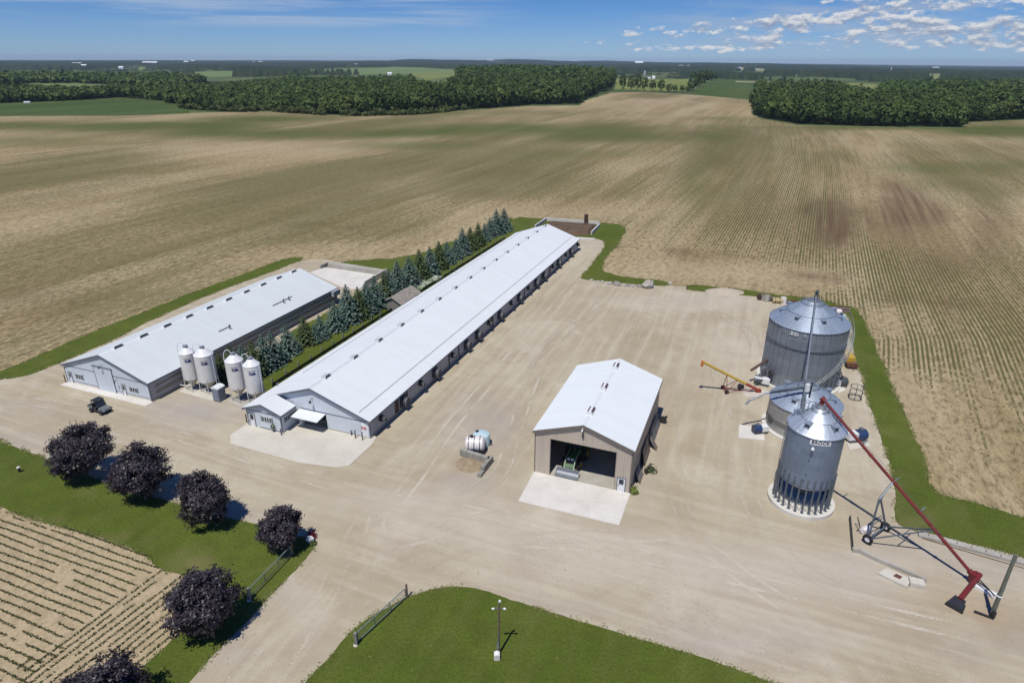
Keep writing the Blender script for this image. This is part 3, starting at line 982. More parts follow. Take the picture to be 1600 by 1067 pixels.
leaf_material('maple_leaf_purple', (0.013, 0.009, 0.014), (0.070, 0.055, 0.066), 0.5, 0.45)
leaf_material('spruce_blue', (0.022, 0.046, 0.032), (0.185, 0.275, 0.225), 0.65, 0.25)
leaf_material('spruce_green', (0.022, 0.042, 0.014), (0.125, 0.170, 0.058), 0.65, 0.25)
leaf_material('wood_leaf', (0.028, 0.058, 0.014), (0.135, 0.205, 0.050), 0.65, 0.2, 0.25, ((0.055, 0.075, 0.016), (0.205, 0.235, 0.062)))
leaf_material('far_leaf', (0.012, 0.024, 0.013), (0.040, 0.060, 0.024), 0.7, 0.15)
leaf_material('seedling_leaf', (0.045, 0.052, 0.014), (0.10, 0.108, 0.034), 0.6, 0.2)
leaf_material('shrub_red', (0.10, 0.012, 0.02), (0.24, 0.03, 0.05), 0.6, 0.2)
leaf_material('shrub_lime', (0.12, 0.17, 0.03), (0.3, 0.36, 0.08), 0.6, 0.2)


def quads_mesh(name, C_, N_, S_, T_, m, asp=1.0, fold=0.0):
    """one small four-cornered leaf per row of C_; N_ = facing, S_ = half size, T_ = tint"""
    C_, N_ = np.asarray(C_, float), np.asarray(N_, float)
    n = len(C_)
    N_ = N_ / np.maximum(np.linalg.norm(N_, axis=1, keepdims=True), 1e-6)
    A = RNG.normal(size=(n, 3))
    X = np.cross(N_, A)
    X /= np.maximum(np.linalg.norm(X, axis=1, keepdims=True), 1e-6)
    Y = np.cross(N_, X)
    S = np.asarray(S_, float)[:, None]
    X, Y = X * S, Y * S * asp
    k = N_ * S * fold
    V = np.stack([C_ - X - 0.3 * Y + k, C_ - Y - k, C_ + X + 0.3 * Y + k, C_ + Y - k], 1).reshape(-1, 3)
    me = bpy.data.meshes.new(name)
    me.vertices.add(4 * n)
    me.vertices.foreach_set('co', V.ravel())
    me.loops.add(4 * n)
    me.loops.foreach_set('vertex_index', np.arange(4 * n, dtype=np.int32))
    me.polygons.add(n)
    me.polygons.foreach_set('loop_start', np.arange(0, 4 * n, 4, dtype=np.int32))
    a = me.attributes.new('tint', 'FLOAT', 'POINT')
    a.data.foreach_set('value', np.repeat(np.asarray(T_, np.float32), 4))
    me.materials.append(m)
    me.update(calc_edges=True)
    return me


def maple_mesh(rad, zc, rz, seed):
    rg = np.random.default_rng(seed)
    C, N, S, T = [], [], [], []
    for i in range(215):
        d = rg.normal(size=3)
        d /= np.linalg.norm(d)
        if d[2] < -0.75:
            continue
        lob = 0.68 + 0.52 * float(vnoise(np.array([d[0] * 2.1 + seed]), np.array([d[1] * 2.1 + d[2] * 1.7]), seed)[0])
        sh = lob * rg.uniform(0.62, 1.0) if i % 3 else lob * rg.uniform(0.95, 1.06)
        taper = 1.0 - 0.16 * max(0, -d[2])
        c = np.array([d[0] * rad * sh * taper, d[1] * rad * sh * taper, zc + d[2] * rz * sh])
        m = 75
        q = rg.normal(size=(m, 3)) * rad * 0.105
        q[:, 2] *= 0.75
        pc = c + q
        nn = d * 0.9 + rg.normal(size=(m, 3)) * 0.55 + np.array([0, 0, 0.35])
        C.append(pc)
        N.append(nn)
        S.append(rg.uniform(0.075, 0.15, m) * (rad / 2.8) ** 0.5)
        T.append(np.clip(rg.uniform(0, 1) ** 2 * 0.75 + rg.uniform(0, 0.6, m) ** 1.5, 0, 1))
    return quads_mesh('maple_crown', np.concatenate(C), np.concatenate(N), np.concatenate(S), np.concatenate(T), MATS['maple_leaf_purple'], 0.9, 0.2)


def maple_trunk(hgt, rad, seed):
    rg = random.Random(seed)
    b = MB()
    b.tube((0, 0, -0.1), (0, 0, hgt * 0.3), 0.17, 0.12, 9)
    b.tube((0, 0, hgt * 0.3), (0.05, 0, hgt * 0.75), 0.12, 0.04, 7)
    for i in range(7):
        a = i * 2.4 + rg.random()
        z0 = hgt * rg.uniform(0.26, 0.5)
        b.tube((0, 0, z0), (math.cos(a) * rad * 0.6, math.sin(a) * rad * 0.6, z0 + hgt * 0.22), 0.07, 0.025, 6)
    return b.mesh('maple_trunk', MATS['trunk_bark'], True)


def tree(name, label, cat, x, y, crown, trunk, rz=0, sc=1.0, group=None, szz=1.0):
    t = thing(name, label, cat, (x, y, float(ht(x, y))), rz, group)
    for nm, me in (('crown', crown), ('trunk', trunk)):
        o = bpy.data.objects.new(nm, me)
        COL.objects.link(o)
        o.parent = t
    t.scale = (sc, sc, sc * szz)
    return t


MAPLE = [((125, 704), 2.95, 3.05, 'purple leaved maple at the far end of the drive row, nearest the small utility vehicle'),
         ((217, 739), 2.7, 2.85, 'purple leaved maple, second of the row along the drive, between two other purple maples'),
         ((318, 778), 2.35, 2.75, 'purple leaved maple, third of the row along the drive, casting its shadow on the gravel'),
         ((437, 828), 1.95, 2.0, 'smallest purple leaved maple, at the lawn corner beside the steel gate and red shrub'),
         ((316, 941), 2.5, 2.65, 'broad round purple leaved maple at the edge of the seedling field'),
         ((166, 1088), 2.5, 2.6, 'purple leaved maple at the bottom edge of the photo, only its top showing')]
for i, ((cx_, cy_), rd, rz_, lb) in enumerate(MAPLE):
    zc_ = rz_ * 0.96 + 0.75
    p = at(cx_, cy_, zc_)
    h = zc_ + rz_
    tree('purple_maple', lb, 'tree', p[0], p[1], maple_mesh(rd, zc_, rz_, 40 + i), maple_trunk(h, rd, i), 0, 1, 'purple maples on the lawn by the drive')


# ---- spruces behind the long barn
def spruce_mesh(h, rad, seed, m):
    rg = np.random.default_rng(seed)
    C, N, S, T = [], [], [], []
    lev = 17
    for k in range(lev):
        f = k / (lev - 1)
        z = 0.25 + f * (h - 0.45)
        rr_ = rad * (1 - f) ** 0.72 * (0.86 + 0.14 * min(1, f * 6)) + 0.10
        nb = max(6, int(17 * (1 - f) + 5))
        a0 = rg.uniform(0, 6.28)
        for b_ in range(nb):
            a = a0 + 6.283 * b_ / nb + rg.normal() * 0.12
            L = rr_ * rg.uniform(0.78, 1.12)
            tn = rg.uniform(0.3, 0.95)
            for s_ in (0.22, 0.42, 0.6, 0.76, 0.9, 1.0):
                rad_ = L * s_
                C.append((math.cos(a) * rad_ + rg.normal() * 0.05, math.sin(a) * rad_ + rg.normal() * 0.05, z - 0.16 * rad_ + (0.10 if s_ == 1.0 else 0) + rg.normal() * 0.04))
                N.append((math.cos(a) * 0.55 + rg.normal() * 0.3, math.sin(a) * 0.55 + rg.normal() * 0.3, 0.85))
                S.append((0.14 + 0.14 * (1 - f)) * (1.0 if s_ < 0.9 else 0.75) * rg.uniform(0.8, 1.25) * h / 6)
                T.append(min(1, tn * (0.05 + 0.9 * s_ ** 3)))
    for s_ in range(5):
        C.append((0, 0, h - 0.08 * s_))
        N.append((rg.normal(), rg.normal(), 0.15))
        S.append(0.10)
        T.append(0.6)
    return quads_mesh('spruce_crown', C, N, S, T, m, 0.8, 0.25)


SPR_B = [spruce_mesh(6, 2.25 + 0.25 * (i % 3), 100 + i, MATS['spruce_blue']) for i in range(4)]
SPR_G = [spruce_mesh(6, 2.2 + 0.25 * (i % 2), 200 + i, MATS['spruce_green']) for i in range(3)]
SPR_T = MB().tube((0, 0, -0.1), (0, 0, 4.5), 0.13, 0.03, 7).mesh('spruce_trunk', MATS['trunk_bark'])
SPRUCE = [(352, 596, 553, 'g'), (371, 594, 541, 'g'), (388, 590, 540, 'b'), (404, 588, 533, 'g'), (420, 578, 524, 'b'), (433, 569, 517, 'b'), (455, 553, 507, 'b'), (482, 538, 493, 'g'), (497, 536, 506, 'b'), (506, 529, 492, 'b'), (529, 516, 471, 'b'),
          (549, 503, 445, 'b'), (566, 498, 449, 'g'), (578, 490, 441, 'b'), (591, 480, 431, 'b'), (606, 470, 425, 'g'), (613, 468, 421, 'b'), (626, 458, 408, 'b'), (644, 447, 401, 'b'), (660, 437, 390, 'g'), (676, 430, 386, 'b'), (690, 420, 377, 'g'), (702, 412, 377, 'b'),
          (716, 405, 373, 'b'), (726, 398, 356, 'b'), (738, 391, 355, 'g'), (750, 384, 348, 'g'), (760, 377, 349, 'b'), (768, 371, 340, 'b'), (778, 366, 327, 'b'), (790, 361, 325, 'b')]
for i, (bx_, by_, ty_, c) in enumerate(SPRUCE):
    p, h = height_of(bx_, by_, ty_)
    if c == 'b':
        lb = 'blue grey spruce in the dense row between the two barns'
    else:
        lb = 'plain green spruce among blue ones in the row between the two barns'
    if i == 0:
        lb = 'green spruce at the near end of the row, showing between the pairs of feed bins'
    if i == len(SPRUCE) - 1:
        lb = 'last blue spruce at the far end of the row, standing against open field'
    if i == 10:
        lb = 'slender blue spruce standing in the gap of the row opposite the shorter barn end'
    if i == 11:
        lb = 'tall dark spruce at the rear corner of the shorter barn'
    me = (SPR_B if c == 'b' else SPR_G)[i % (4 if c == 'b' else 3)]
    k = h / 6
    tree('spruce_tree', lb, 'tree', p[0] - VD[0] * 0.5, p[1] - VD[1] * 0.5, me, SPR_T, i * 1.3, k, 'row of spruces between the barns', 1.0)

# ---- seedlings in the small field by the drive
sx, sy, sd = [], [], []


def seed_rows(d0, spacing, lo, hi, keep):
    d = np.array([math.sin(d0), math.cos(d0)])
    nr = np.array([math.cos(d0), -math.sin(d0)])
    for k in range(lo, hi):
        u = np.arange(-90, 90, 0.10)
        u = u + RNG.normal(size=len(u)) * 0.05
        w = 0.05 * np.sin(u * 0.4 + k)
        x = d[0] * u + nr[0] * (k * spacing + w)
        y = d[1] * u + nr[1] * (k * spacing + w)
        gap = fbm(u * 0.45 + k * 7.7, np.full(len(u), k * 3.3), 8, 3)
        ok = (gap > keep) & inside(x, y, NEARPOLY)
        sx.append(x[ok])
        sy.append(y[ok])
        sd.append(np.full(ok.sum(), d0))


HEADL = [g2(249, 886), g2(135, 972), g2(0, 1062), (-75, 10), (0, 10), g2(203, 1067), g2(300, 960), g2(300, 900)]
o_sx = sx
seed_rows(R(111.2), 0.82, -110, 110, 0.30)
mx, my, md = np.concatenate(sx), np.concatenate(sy), np.concatenate(sd)
inh = inside(mx, my, HEADL)
over = fbm(mx / 3, my / 3, 3, 2) > 0.62
k_ = ~inh | (over & inside(mx, my, [g2(100, 1010), g2(-40, 1000), g2(-60, 1100), g2(60, 1100)]))
mx, my = mx[k_], my[k_]
sx, sy, sd = [], [], []
seed_rows(R(26), 0.74, -110, 110, 0.36)
hx, hy = np.concatenate(sx), np.concatenate(sy)
k_ = inside(hx, hy, HEADL)
hx, hy = hx[k_], hy[k_]
X_, Y_ = np.concatenate([mx, hx]), np.concatenate([my, hy])
keep = (np.abs(np.arctan2(X_, Y_)) < R(72)) & (Y_ > 24) & (X_ > -95)
X_, Y_ = X_[keep], Y_[keep]
n_ = len(X_)
CC, NN, SS, TT = [], [], [], []
for j in range(3):
    CC.append(np.column_stack([X_ + RNG.normal(size=n_) * 0.05, Y_ + RNG.normal(size=n_) * 0.05, 0.07 + RNG.uniform(0, 0.07, n_)]))
    NN.append(RNG.normal(size=(n_, 3)) * 0.6 + np.array([0, 0, 0.7]))
    SS.append(RNG.uniform(0.045, 0.095, n_))
    TT.append(RNG.uniform(0, 1, n_))
o = bpy.data.objects.new('crop_seedlings', quads_mesh('crop_seedlings', np.concatenate(CC), np.concatenate(NN), np.concatenate(SS), np.concatenate(TT), MATS['seedling_leaf'], 0.7, 0.3))
COL.objects.link(o)
tag(o, 'short green crop seedlings in rows on pale soil beside the drive', None, None, 'stuff')


# ---- woods: crowns made of leaf sprays
def crown_cloud(x, y, rad, h, nq, seed):
    """leaf quads for many crowns at once"""
    rg = np.random.default_rng(seed)
    n = len(x)
    z0 = ht(x, y)
    I = np.repeat(np.arange(n), nq)
    d = rg.normal(size=(n * nq, 3))
    d /= np.linalg.norm(d, axis=1, keepdims=True)
    d[:, 2] = np.where(d[:, 2] < -0.8, -d[:, 2], d[:, 2])
    ph = rg.uniform(0, 6.28, (n, 3))[I]
    lob = 0.82 + 0.16 * np.sin(d[:, 0] * 4 + ph[:, 0]) + 0.14 * np.sin(d[:, 1] * 5 + ph[:, 1]) + 0.10 * np.sin(d[:, 2] * 6 + ph[:, 2])
    f = lob * rg.uniform(0.8, 1.06, n * nq)
    R_, H_ = rad[I], h[I]
    c = np.column_stack([x[I] + d[:, 0] * R_ * f, y[I] + d[:, 1] * R_ * f, z0[I] + H_ * 0.52 + d[:, 2] * H_ * 0.48 * f])
    nn = d + rg.normal(size=(n * nq, 3)) * 0.33 + np.array([0, 0, 0.2])
    S = R_ * rg.uniform(0.15, 0.34, n * nq) * (100 / nq) ** 0.4
    base = rg.uniform(0, 1, n)[I]
    T = np.clip(base * 0.75 + rg.normal(size=n * nq) * 0.12, 0, 1)
    return c, nn, S, T


def poisson_in(poly, spacing, seed):
    rg = np.random.default_rng(seed)
    P = np.asarray(poly)
    x0, y0 = P.min(0)
    x1, y1 = P.max(0)
    gx_, gy_ = np.meshgrid(np.arange(x0, x1, spacing), np.arange(y0, y1, spacing * 0.87))
    gx_ = gx_ + (np.arange(gx_.shape[0])[:, None] % 2) * spacing / 2
    x = (gx_ + rg.uniform(-0.33, 0.33, gx_.shape) * spacing).ravel()
    y = (gy_ + rg.uniform(-0.33, 0.33, gy_.shape) * spacing).ravel()
    k = inside(x, y, poly)
    return x[k], y[k]


def wood(name, label, poly, spacing, hmean, seed, nearq=70):
    x, y = poisson_in(poly, spacing, seed)
    px_, py_ = project(x, y, ht(x, y) + 10)
    k = (px_ > -120) & (px_ < 1720)
    for kd_, pts_ in FAR:         # no tree where it would hide one of the open far fields
        if min(q_[1] for q_ in pts_) < 158:
            tx, ty = project(x, y, ht(x, y) + hmean * 1.05)
            k &= ~inside(tx, ty, np.array([q_[:2] for q_ in pts_], float))
    x, y = x[k], y[k]
    if name == 'mixed_woodland':
        px_ = px_[k]
        hm = hmean * (0.62 + 0.45 * sstep(330, 760, px_))
    else:
        hm = hmean
    d = np.hypot(x, y)
    thin = (d < 1500) | (RNG.uniform(0, 1, len(d)) < 0.45)
    x, y, d = x[thin], y[thin], d[thin]
    if not np.isscalar(hm):
        hm = hm[thin]
    h = hm * (0.78 + 0.45 * fbm(x / 45, y / 45, seed, 3)) * RNG.uniform(0.72, 1.22, len(x))
    # low scrub along the near left edge of the wood
    rad = spacing * RNG.uniform(0.5, 0.82, len(x)) * np.where(d < 1500, 1.0, 1.35)
    parts = []
    for lo, hi, nq in ((0, 720, nearq), (720, 1100, int(nearq * 0.6)), (1100, 1500, int(nearq * 0.35)), (1500, 99999, int(nearq * 0.2))):
        s = (d >= lo) & (d < hi)
        if s.any():
            parts.append(crown_cloud(x[s], y[s], rad[s], h[s], nq, seed + lo))
    C, N, S, T = (np.concatenate([p[i] for p in parts]) for i in range(4))
    o = bpy.data.objects.new(name, quads_mesh(name, C, N, S, T, MATS['wood_leaf'], 0.85, 0.2))
    COL.objects.link(o)
    tag(o, label, None, None, 'stuff')
    return len(C)


wood('mixed_woodland', 'dense green woodland along the far edge of the crop field', WOODPOLY[0], 9.0, 18.5, 5, 150)
wood('right_woodland', 'dense dark green wood beyond the right hand crop field', WOODPOLY[1], 8.5, 17.0, 6, 170)
wood('left_woodland', 'dark woodland at the far left behind the green slope', WOODPOLY[2], 10.0, 16.0, 7, 110)

# low scrub in front of the middle wood
SCRUB = [np.array(g2(*q)) for q in [(283, 175), (350, 180), (420, 178.5), (500, 182.5), (560, 183.5), (650, 180.5), (700, 175), (730, 171.5), (700, 168.5), (650, 172.5), (560, 175), (500, 173.5), (420, 169), (350, 171), (300, 168)]]
x, y = poisson_in(SCRUB, 4.6, 77)
kk = fbm(x / 14, y / 14, 44, 3) > 0.40
x, y = x[kk], y[kk]
C, N, S, T = crown_cloud(x, y, RNG.uniform(1.8, 3.6, len(x)), RNG.uniform(2.5, 6.5, len(x)), 60, 78)
leaf_material('scrub_leaf', (0.045, 0.065, 0.018), (0.155, 0.185, 0.060), 0.7, 0.2, 0.2)
o = bpy.data.objects.new('scrub_thicket', quads_mesh('scrub_thicket', C, N, S, T, MATS['scrub_leaf'], 0.85, 0.2))
COL.objects.link(o)
tag(o, 'lighter low scrub along the front of the middle woodland', None, None, 'stuff')

# hedgerow trees one can tell apart
HEDGE = [(972, 146, 124, 6.5), (984, 147, 126, 5.5), (995, 147, 123, 7.5), (1006.5, 147.5, 127, 6), (1019, 147, 131, 6), (1032, 147.5, 130, 7), (1044, 148, 137, 5.5), (1053, 148, 138, 5.5), (1065, 148.5, 138, 4.5), (1074, 148, 139, 4.5), (1082, 147, 122, 10),
         (1092, 141, 121, 9), (1101, 134.5, 115, 12), (1112, 128, 117, 9)]
hm = []
for i in range(4):
    rg0 = np.zeros(1)
    C, N, S, T = crown_cloud(np.array([0.0]), np.array([0.0]), np.array([1.0]), np.array([2.0]), 260, 900 + i)
    C[:, 2] = np.maximum(0.04, C[:, 2])
    hm.append(quads_mesh('hedge_tree_crown', C, N, S * 0.75, T * 0.6, MATS['wood_leaf'], 0.85, 0.2))
HT = MB().tube((0, 0, -0.2), (0, 0, 1.2), 0.08, 0.04, 7).mesh('hedge_tree_trunk', MATS['trunk_bark'])
for i, (bx_, by_, ty_, wpx) in enumerate(HEDGE):
    p = at(bx_, by_, float(0))
    D = float(np.hypot(p[0], p[1]))
    h = (by_ - ty_) * D / FPX * 0.95
    rad = wpx * 1.0 * D / FPX
    lb = 'round hedgerow tree in the line between the crop field and the yellow green field'
    if i == 10:
        lb = 'tallest broad dark tree at the right end of the far hedgerow'
    if i > 10:
        lb = 'dark tree standing back along the edge of the far green bean field'
    t = tree('hedgerow_tree', lb, 'tree', p[0], p[1], hm[i % 4], HT, i * 0.9, 1, 'trees of the far hedgerow')
    t.scale = (rad, rad, h / 2)


# ---- the far countryside: woodland canopy out to the skyline
def far_canopy():
    na = 520
    rs = [1480.0]
    while rs[-1] < 12500:
        rs.append(rs[-1] * 1.0078)
    rs = np.array(rs)
    an = np.linspace(R(-47), R(47), na)
    Rr, A = np.meshgrid(rs, an, indexing='ij')
    Rr = Rr * (1 + RNG.uniform(-0.002, 0.002, Rr.shape))
    A = A + RNG.uniform(-0.0005, 0.0005, A.shape)
    x, y = Rr * np.sin(A), Rr * np.cos(A)
    z = ht(x, y)
    px_, py_ = project(x, y, z)
    den = fbm(x / 420, y / 800, 13, 4) + 0.10 * sstep(2500, 5000, Rr) + 0.14 * np.exp(-(((Rr - 8500) / 2200) ** 2))
    w = den > 0.53
    for q in FARPOLY + [MAINPOLY]:
        ins = inside(x.ravel(), y.ravel(), q).reshape(x.shape)
        w &= ~ins
    # hedgerow lines between the far fields
    fx = np.abs(((x * math.cos(AZ) - y * math.sin(AZ)) / 260) % 1 - 0.5)
    fy = np.abs(((x * math.sin(AZ) + y * math.cos(AZ)) / 420) % 1 - 0.5)
    hedge = ((fx > 0.47) | (fy > 0.475)) & (fbm(x / 60, y / 60, 4, 2) > 0.45)
    for q in FARPOLY + [MAINPOLY]:
        hedge &= ~inside(x.ravel(), y.ravel(), q).reshape(x.shape)
    lum = RNG.uniform(0, 1, x.shape)
    hh = (9 + 6.5 * lum + 4 * fbm(x / 90, y / 90, 21, 3))
    # clearings: no tree may stand where its top would hide one of the open far fields
    tx, ty = project(x, y, z + hh + 1)
    for kd_, pts_ in FAR:
        c_ = np.array(pts_, float)
        hid = inside(tx.ravel(), ty.ravel(), c_).reshape(x.shape)
        w &= ~hid
        hedge &= ~hid
    zz = np.where(w, z + hh, np.where(hedge, z + 3 + 5 * lum, z - 3.0))
    me = bpy.data.meshes.new('distant_woodland')
    V = np.column_stack([x.ravel(), y.ravel(), zz.ravel()])
    nr, nc = x.shape
    i = np.arange(nr * nc).reshape(nr, nc)
    a, b, c, d = i[:-1, :-1], i[:-1, 1:], i[1:, 1:], i[1:, :-1]
    up = (w | hedge)
    kp = (up[:-1, :-1] | up[:-1, 1:] | up[1:, 1:] | up[1:, :-1])
    F = np.stack([a[kp], d[kp], c[kp], b[kp]], 1)
    nf = len(F)
    me.vertices.add(len(V))
    me.vertices.foreach_set('co', V.ravel())
    me.loops.add(4 * nf)
    me.loops.foreach_set('vertex_index', F.ravel().astype(np.int32))
    me.polygons.add(nf)
    me.polygons.foreach_set('loop_start', np.arange(0, 4 * nf, 4, dtype=np.int32))
    at_ = me.attributes.new('tint', 'FLOAT', 'POINT')
    at_.data.foreach_set('value', np.clip(lum * 0.8 + 0.5 * (fbm(x / 200, y / 200, 3, 2) - 0.4), 0, 1).ravel().astype(np.float32))
    me.materials.append(MATS['far_leaf'])
    me.update(calc_edges=True)
    o = bpy.data.objects.new('distant_woodland', me)
    COL.objects.link(o)
    tag(o, 'bands of dark far off woodland and hedges reaching the skyline', None, None, 'stuff')


far_canopy()


# ---- ragged verge where the lawns meet gravel and soil
vx, vy, vt = [], [], []
for kd, q in polys:
    if kd not in ('lawn', 'nearfield'):
        continue
    q = np.array(q)
    nx_ = np.roll(q, -1, 0)
    for a, b in zip(q, nx_):
        dist = float(np.hypot(*a))
        if dist > 190 or a[1] < 22:
            continue
        L = float(np.linalg.norm(b - a))
        m = int(L / 0.03 * min(1, 75 / dist)) + 1
        f = RNG.uniform(0, 1, m)
        nr = np.array([-(b - a)[1], (b - a)[0]]) / max(L, 1e-6)
        off = RNG.normal(size=m) * 0.17
        vx.append(a[0] + (b - a)[0] * f + nr[0] * off)
        vy.append(a[1] + (b - a)[1] * f + nr[1] * off)
vx, vy = np.concatenate(vx), np.concatenate(vy)
keep = fbm(vx / 1.6, vy / 1.6, 61, 3) > 0.44
vx, vy = vx[keep], vy[keep]
m = len(vx)
leaf_material('verge_leaf', (0.085, 0.125, 0.024), (0.34, 0.30, 0.15), 0.8, 0.1)
tn = np.clip(fbm(vx / 2.5, vy / 2.5, 71, 3) * 1.6 - 0.45 + RNG.normal(size=m) * 0.12, 0, 1)
o = bpy.data.objects.new('verge_grass', quads_mesh('verge_grass', np.column_stack([vx, vy, RNG.uniform(0.02, 0.08, m)]), RNG.normal(size=(m, 3)) * 0.4 + np.array([0, 0, 0.9]), RNG.uniform(0.035, 0.09, m) * np.clip(np.hypot(vx, vy) / 60, 1, 2.2), tn, MATS['verge_leaf'], 0.7, 0.3))
COL.objects.link(o)
tag(o, 'ragged green and straw coloured grass along the edges of the lawns', None, None, 'stuff')

# ---- loose stones on the gravel, most of them along its edges
lx, ly = RNG.uniform(-75, 60, 60000), RNG.uniform(30, 150, 60000)
gin = inside(lx, ly, [q for kd, q in polys if kd == 'gravel'][0])
for kd, q in polys:
    if kd in ('lawn', 'nearfield'):
        gin &= ~inside(lx, ly, q)
for o_, bb_ in (((-51.35, 81.22), (-17.5, 0.4, -1.6, 46)), ((-18.23, 71.75), (-17.6, 1.0, -8, 99)), ((13.43, 60.49), (-11.6, 0.2, -6.1, 18.6))):
    ax_ = (lx - o_[0]) * VD[0] + (ly - o_[1]) * VD[1]
    ay_ = (lx - o_[0]) * UD[0] + (ly - o_[1]) * UD[1]
    gin &= ~((ax_ > bb_[0]) & (ax_ < bb_[1]) & (ay_ > bb_[2]) & (ay_ < bb_[3]))
gin &= (fbm(lx / 7, ly / 7, 83, 3) > 0.53)
lx, ly = lx[gin], ly[gin]
m = len(lx)
leaf_material('loose_stone', (0.16, 0.14, 0.12), (0.62, 0.57, 0.49), 0.9, 0.1)
o = bpy.data.objects.new('loose_stones', quads_mesh('loose_stones', np.column_stack([lx, ly, RNG.uniform(0.012, 0.03, m)]), RNG.normal(size=(m, 3)) * 0.25 + np.array([0, 0, 1]), RNG.uniform(0.025, 0.075, m), RNG.uniform(0, 1, m), MATS['loose_stone'], 0.8, 0.15))
COL.objects.link(o)
tag(o, 'loose pale and dark stones scattered over the gravel yard', None, None, 'stuff')

# ------------------------------------------------------------------ buildings
M_ = MATS


def loc2w(o, x, y):
    """building-local (right, forward) to world"""
    return (o[0] + VD[0] * x + UD[0] * y, o[1] + VD[1] * x + UD[1] * y)


BA, BB, BC = (-51.35, 81.22), (-18.23, 71.75), (13.43, 60.49)


def roof_z(x, W, he, hr):
    return hr - abs(x + W / 2) * (hr - he) / (W / 2)


def walls(parent, W, L, he, hr, openings, m_front, m_side, t=0.16, name='wall', base=0.0):
    """front wall with door openings, rear wall, two side walls (x from -W to 0, y from 0 to L)"""
    cuts = sorted({-W, 0.0, -W / 2} | {o[0] for o in openings} | {o[1] for o in openings})
    b = MB()
    for x0, x1 in zip(cuts[:-1], cuts[1:]):
        xm = (x0 + x1) / 2
        z0 = base
        for o in openings:
            if o[0] - 1e-6 <= xm <= o[1] + 1e-6:
                z0 = o[2]
        b.prism_y([(x0, z0), (x1, z0), (x1, roof_z(x1, W, he, hr) - 0.03), (x0, roof_z(x0, W, he, hr) - 0.03)], 0, t)
    fw = b.build('front_wall', m_front, parent)
    b = MB()
    b.prism_y([(-W, base), (0, base), (0, he - 0.03), (-W / 2, hr - 0.03), (-W, he - 0.03)], L - t, L)
    b.build('rear_wall', m_front, parent)
    for nm, x0, x1 in (('side_wall', -t, 0), ('side_wall', -W, -W + t)):
        MB().bx(x0, x1, t, L - t, base, he - 0.05).build(nm, m_side, parent)
    return fw


def gable_roof(parent, x0, x1, y0, y1, he, hr, ov, m, thick=0.12, name='roof'):
    xm = (x0 + x1) / 2
    s = (hr - he) / ((x1 - x0) / 2)
    e = he - s * ov
    p = [(x0 - ov, e), (xm, hr), (x1 + ov, e), (x1 + ov, e + thick), (xm, hr + thick), (x0 - ov, e + thick)]
    return MB().prism_y(p, y0, y1).build(name, m, parent)


def fascia(parent, x0, x1, he, hr, ov, y, m, h=0.26, name='gable_trim', th=0.05):
    xm = (x0 + x1) / 2
    s = (hr - he) / ((x1 - x0) / 2)
    e = he - s * ov
    b = MB()
    b.prism_y([(x0 - ov, e - h * 0.7), (xm, hr - h * 0.7), (xm, hr + 0.10), (x0 - ov, e + 0.10)], y - th, y)
    b.prism_y([(xm, hr - h * 0.7), (x1 + ov, e - h * 0.7), (x1 + ov, e + 0.10), (xm, hr + 0.10)], y - th, y)
    return b.build(name, m, parent)


def eave_trim(parent, x, y0, y1, z, m):
    return MB().bx(min(x, x + 0.07), max(x, x + 0.07), y0, y1, z - 0.10, z + 0.09).build('eave_trim', m, parent)


def vents(parent, xr, ys, zr, w, l, h, mb, mt):
    """ridge vents: dark louvred body, pale cap"""
    body = MB().prism_y([(-w / 2, -0.10), (w / 2, -0.10), (w / 2, h), (-w / 2, h)], -l / 2, l / 2).mesh('ridge_vent', mb)
    cap = MB().prism_y([(-w * 0.26, h), (w * 0.26, h), (w * 0.2, h + 0.09), (-w * 0.2, h + 0.09)], -l / 2 - 0.06, l / 2 + 0.06).bx(-w / 2 - 0.05, w / 2 + 0.05, -l / 2 - 0.09, -l / 2 - 0.002, -0.12, h + 0.04).bx(-w / 2 - 0.05, w / 2 + 0.05, l / 2 + 0.002, l / 2 + 0.09, -0.12, h + 0.04).mesh('vent_cap', mt)
    for y in ys:
        v = bpy.data.objects.new('ridge_vent', body)
        COL.objects.link(v)
        v.parent = parent
        v.location = (xr, y, zr)
        c = bpy.data.objects.new('vent_cap', cap)
        COL.objects.link(c)
        c.parent = v


def door(parent, x0, x1, z0, z1, y, pane=True, name='door', m='door_white'):
    d = MB().bx(x0, x1, y - 0.06, y + 0.01, z0, z1).build(name, M_[m], parent)
    w = x1 - x0
    f = MB().bx(x0 - 0.09, x0 - 0.002, y - 0.08, y + 0.01, z0, z1 + 0.09).bx(x1 + 0.002, x1 + 0.09, y - 0.08, y + 0.01, z0, z1 + 0.09).bx(x0 - 0.002, x1 + 0.002, y - 0.08, y + 0.01, z1 + 0.002, z1 + 0.09)
    f.build('door_frame', M_['trim_slate'], d)
    if pane:
        MB().bx(x0 + w * 0.18, x1 - w * 0.18, y - 0.075, y - 0.062, z0 + (z1 - z0) * 0.55, z1 - 0.12).build('window_pane', M_['dark_glass'], d)
    MB().bx(x0 + 0.06, x0 + 0.14, y - 0.12, y - 0.061, z0 + (z1 - z0) * 0.42, z0 + (z1 - z0) * 0.47).build('handle', M_['black_steel'], d)
    return d


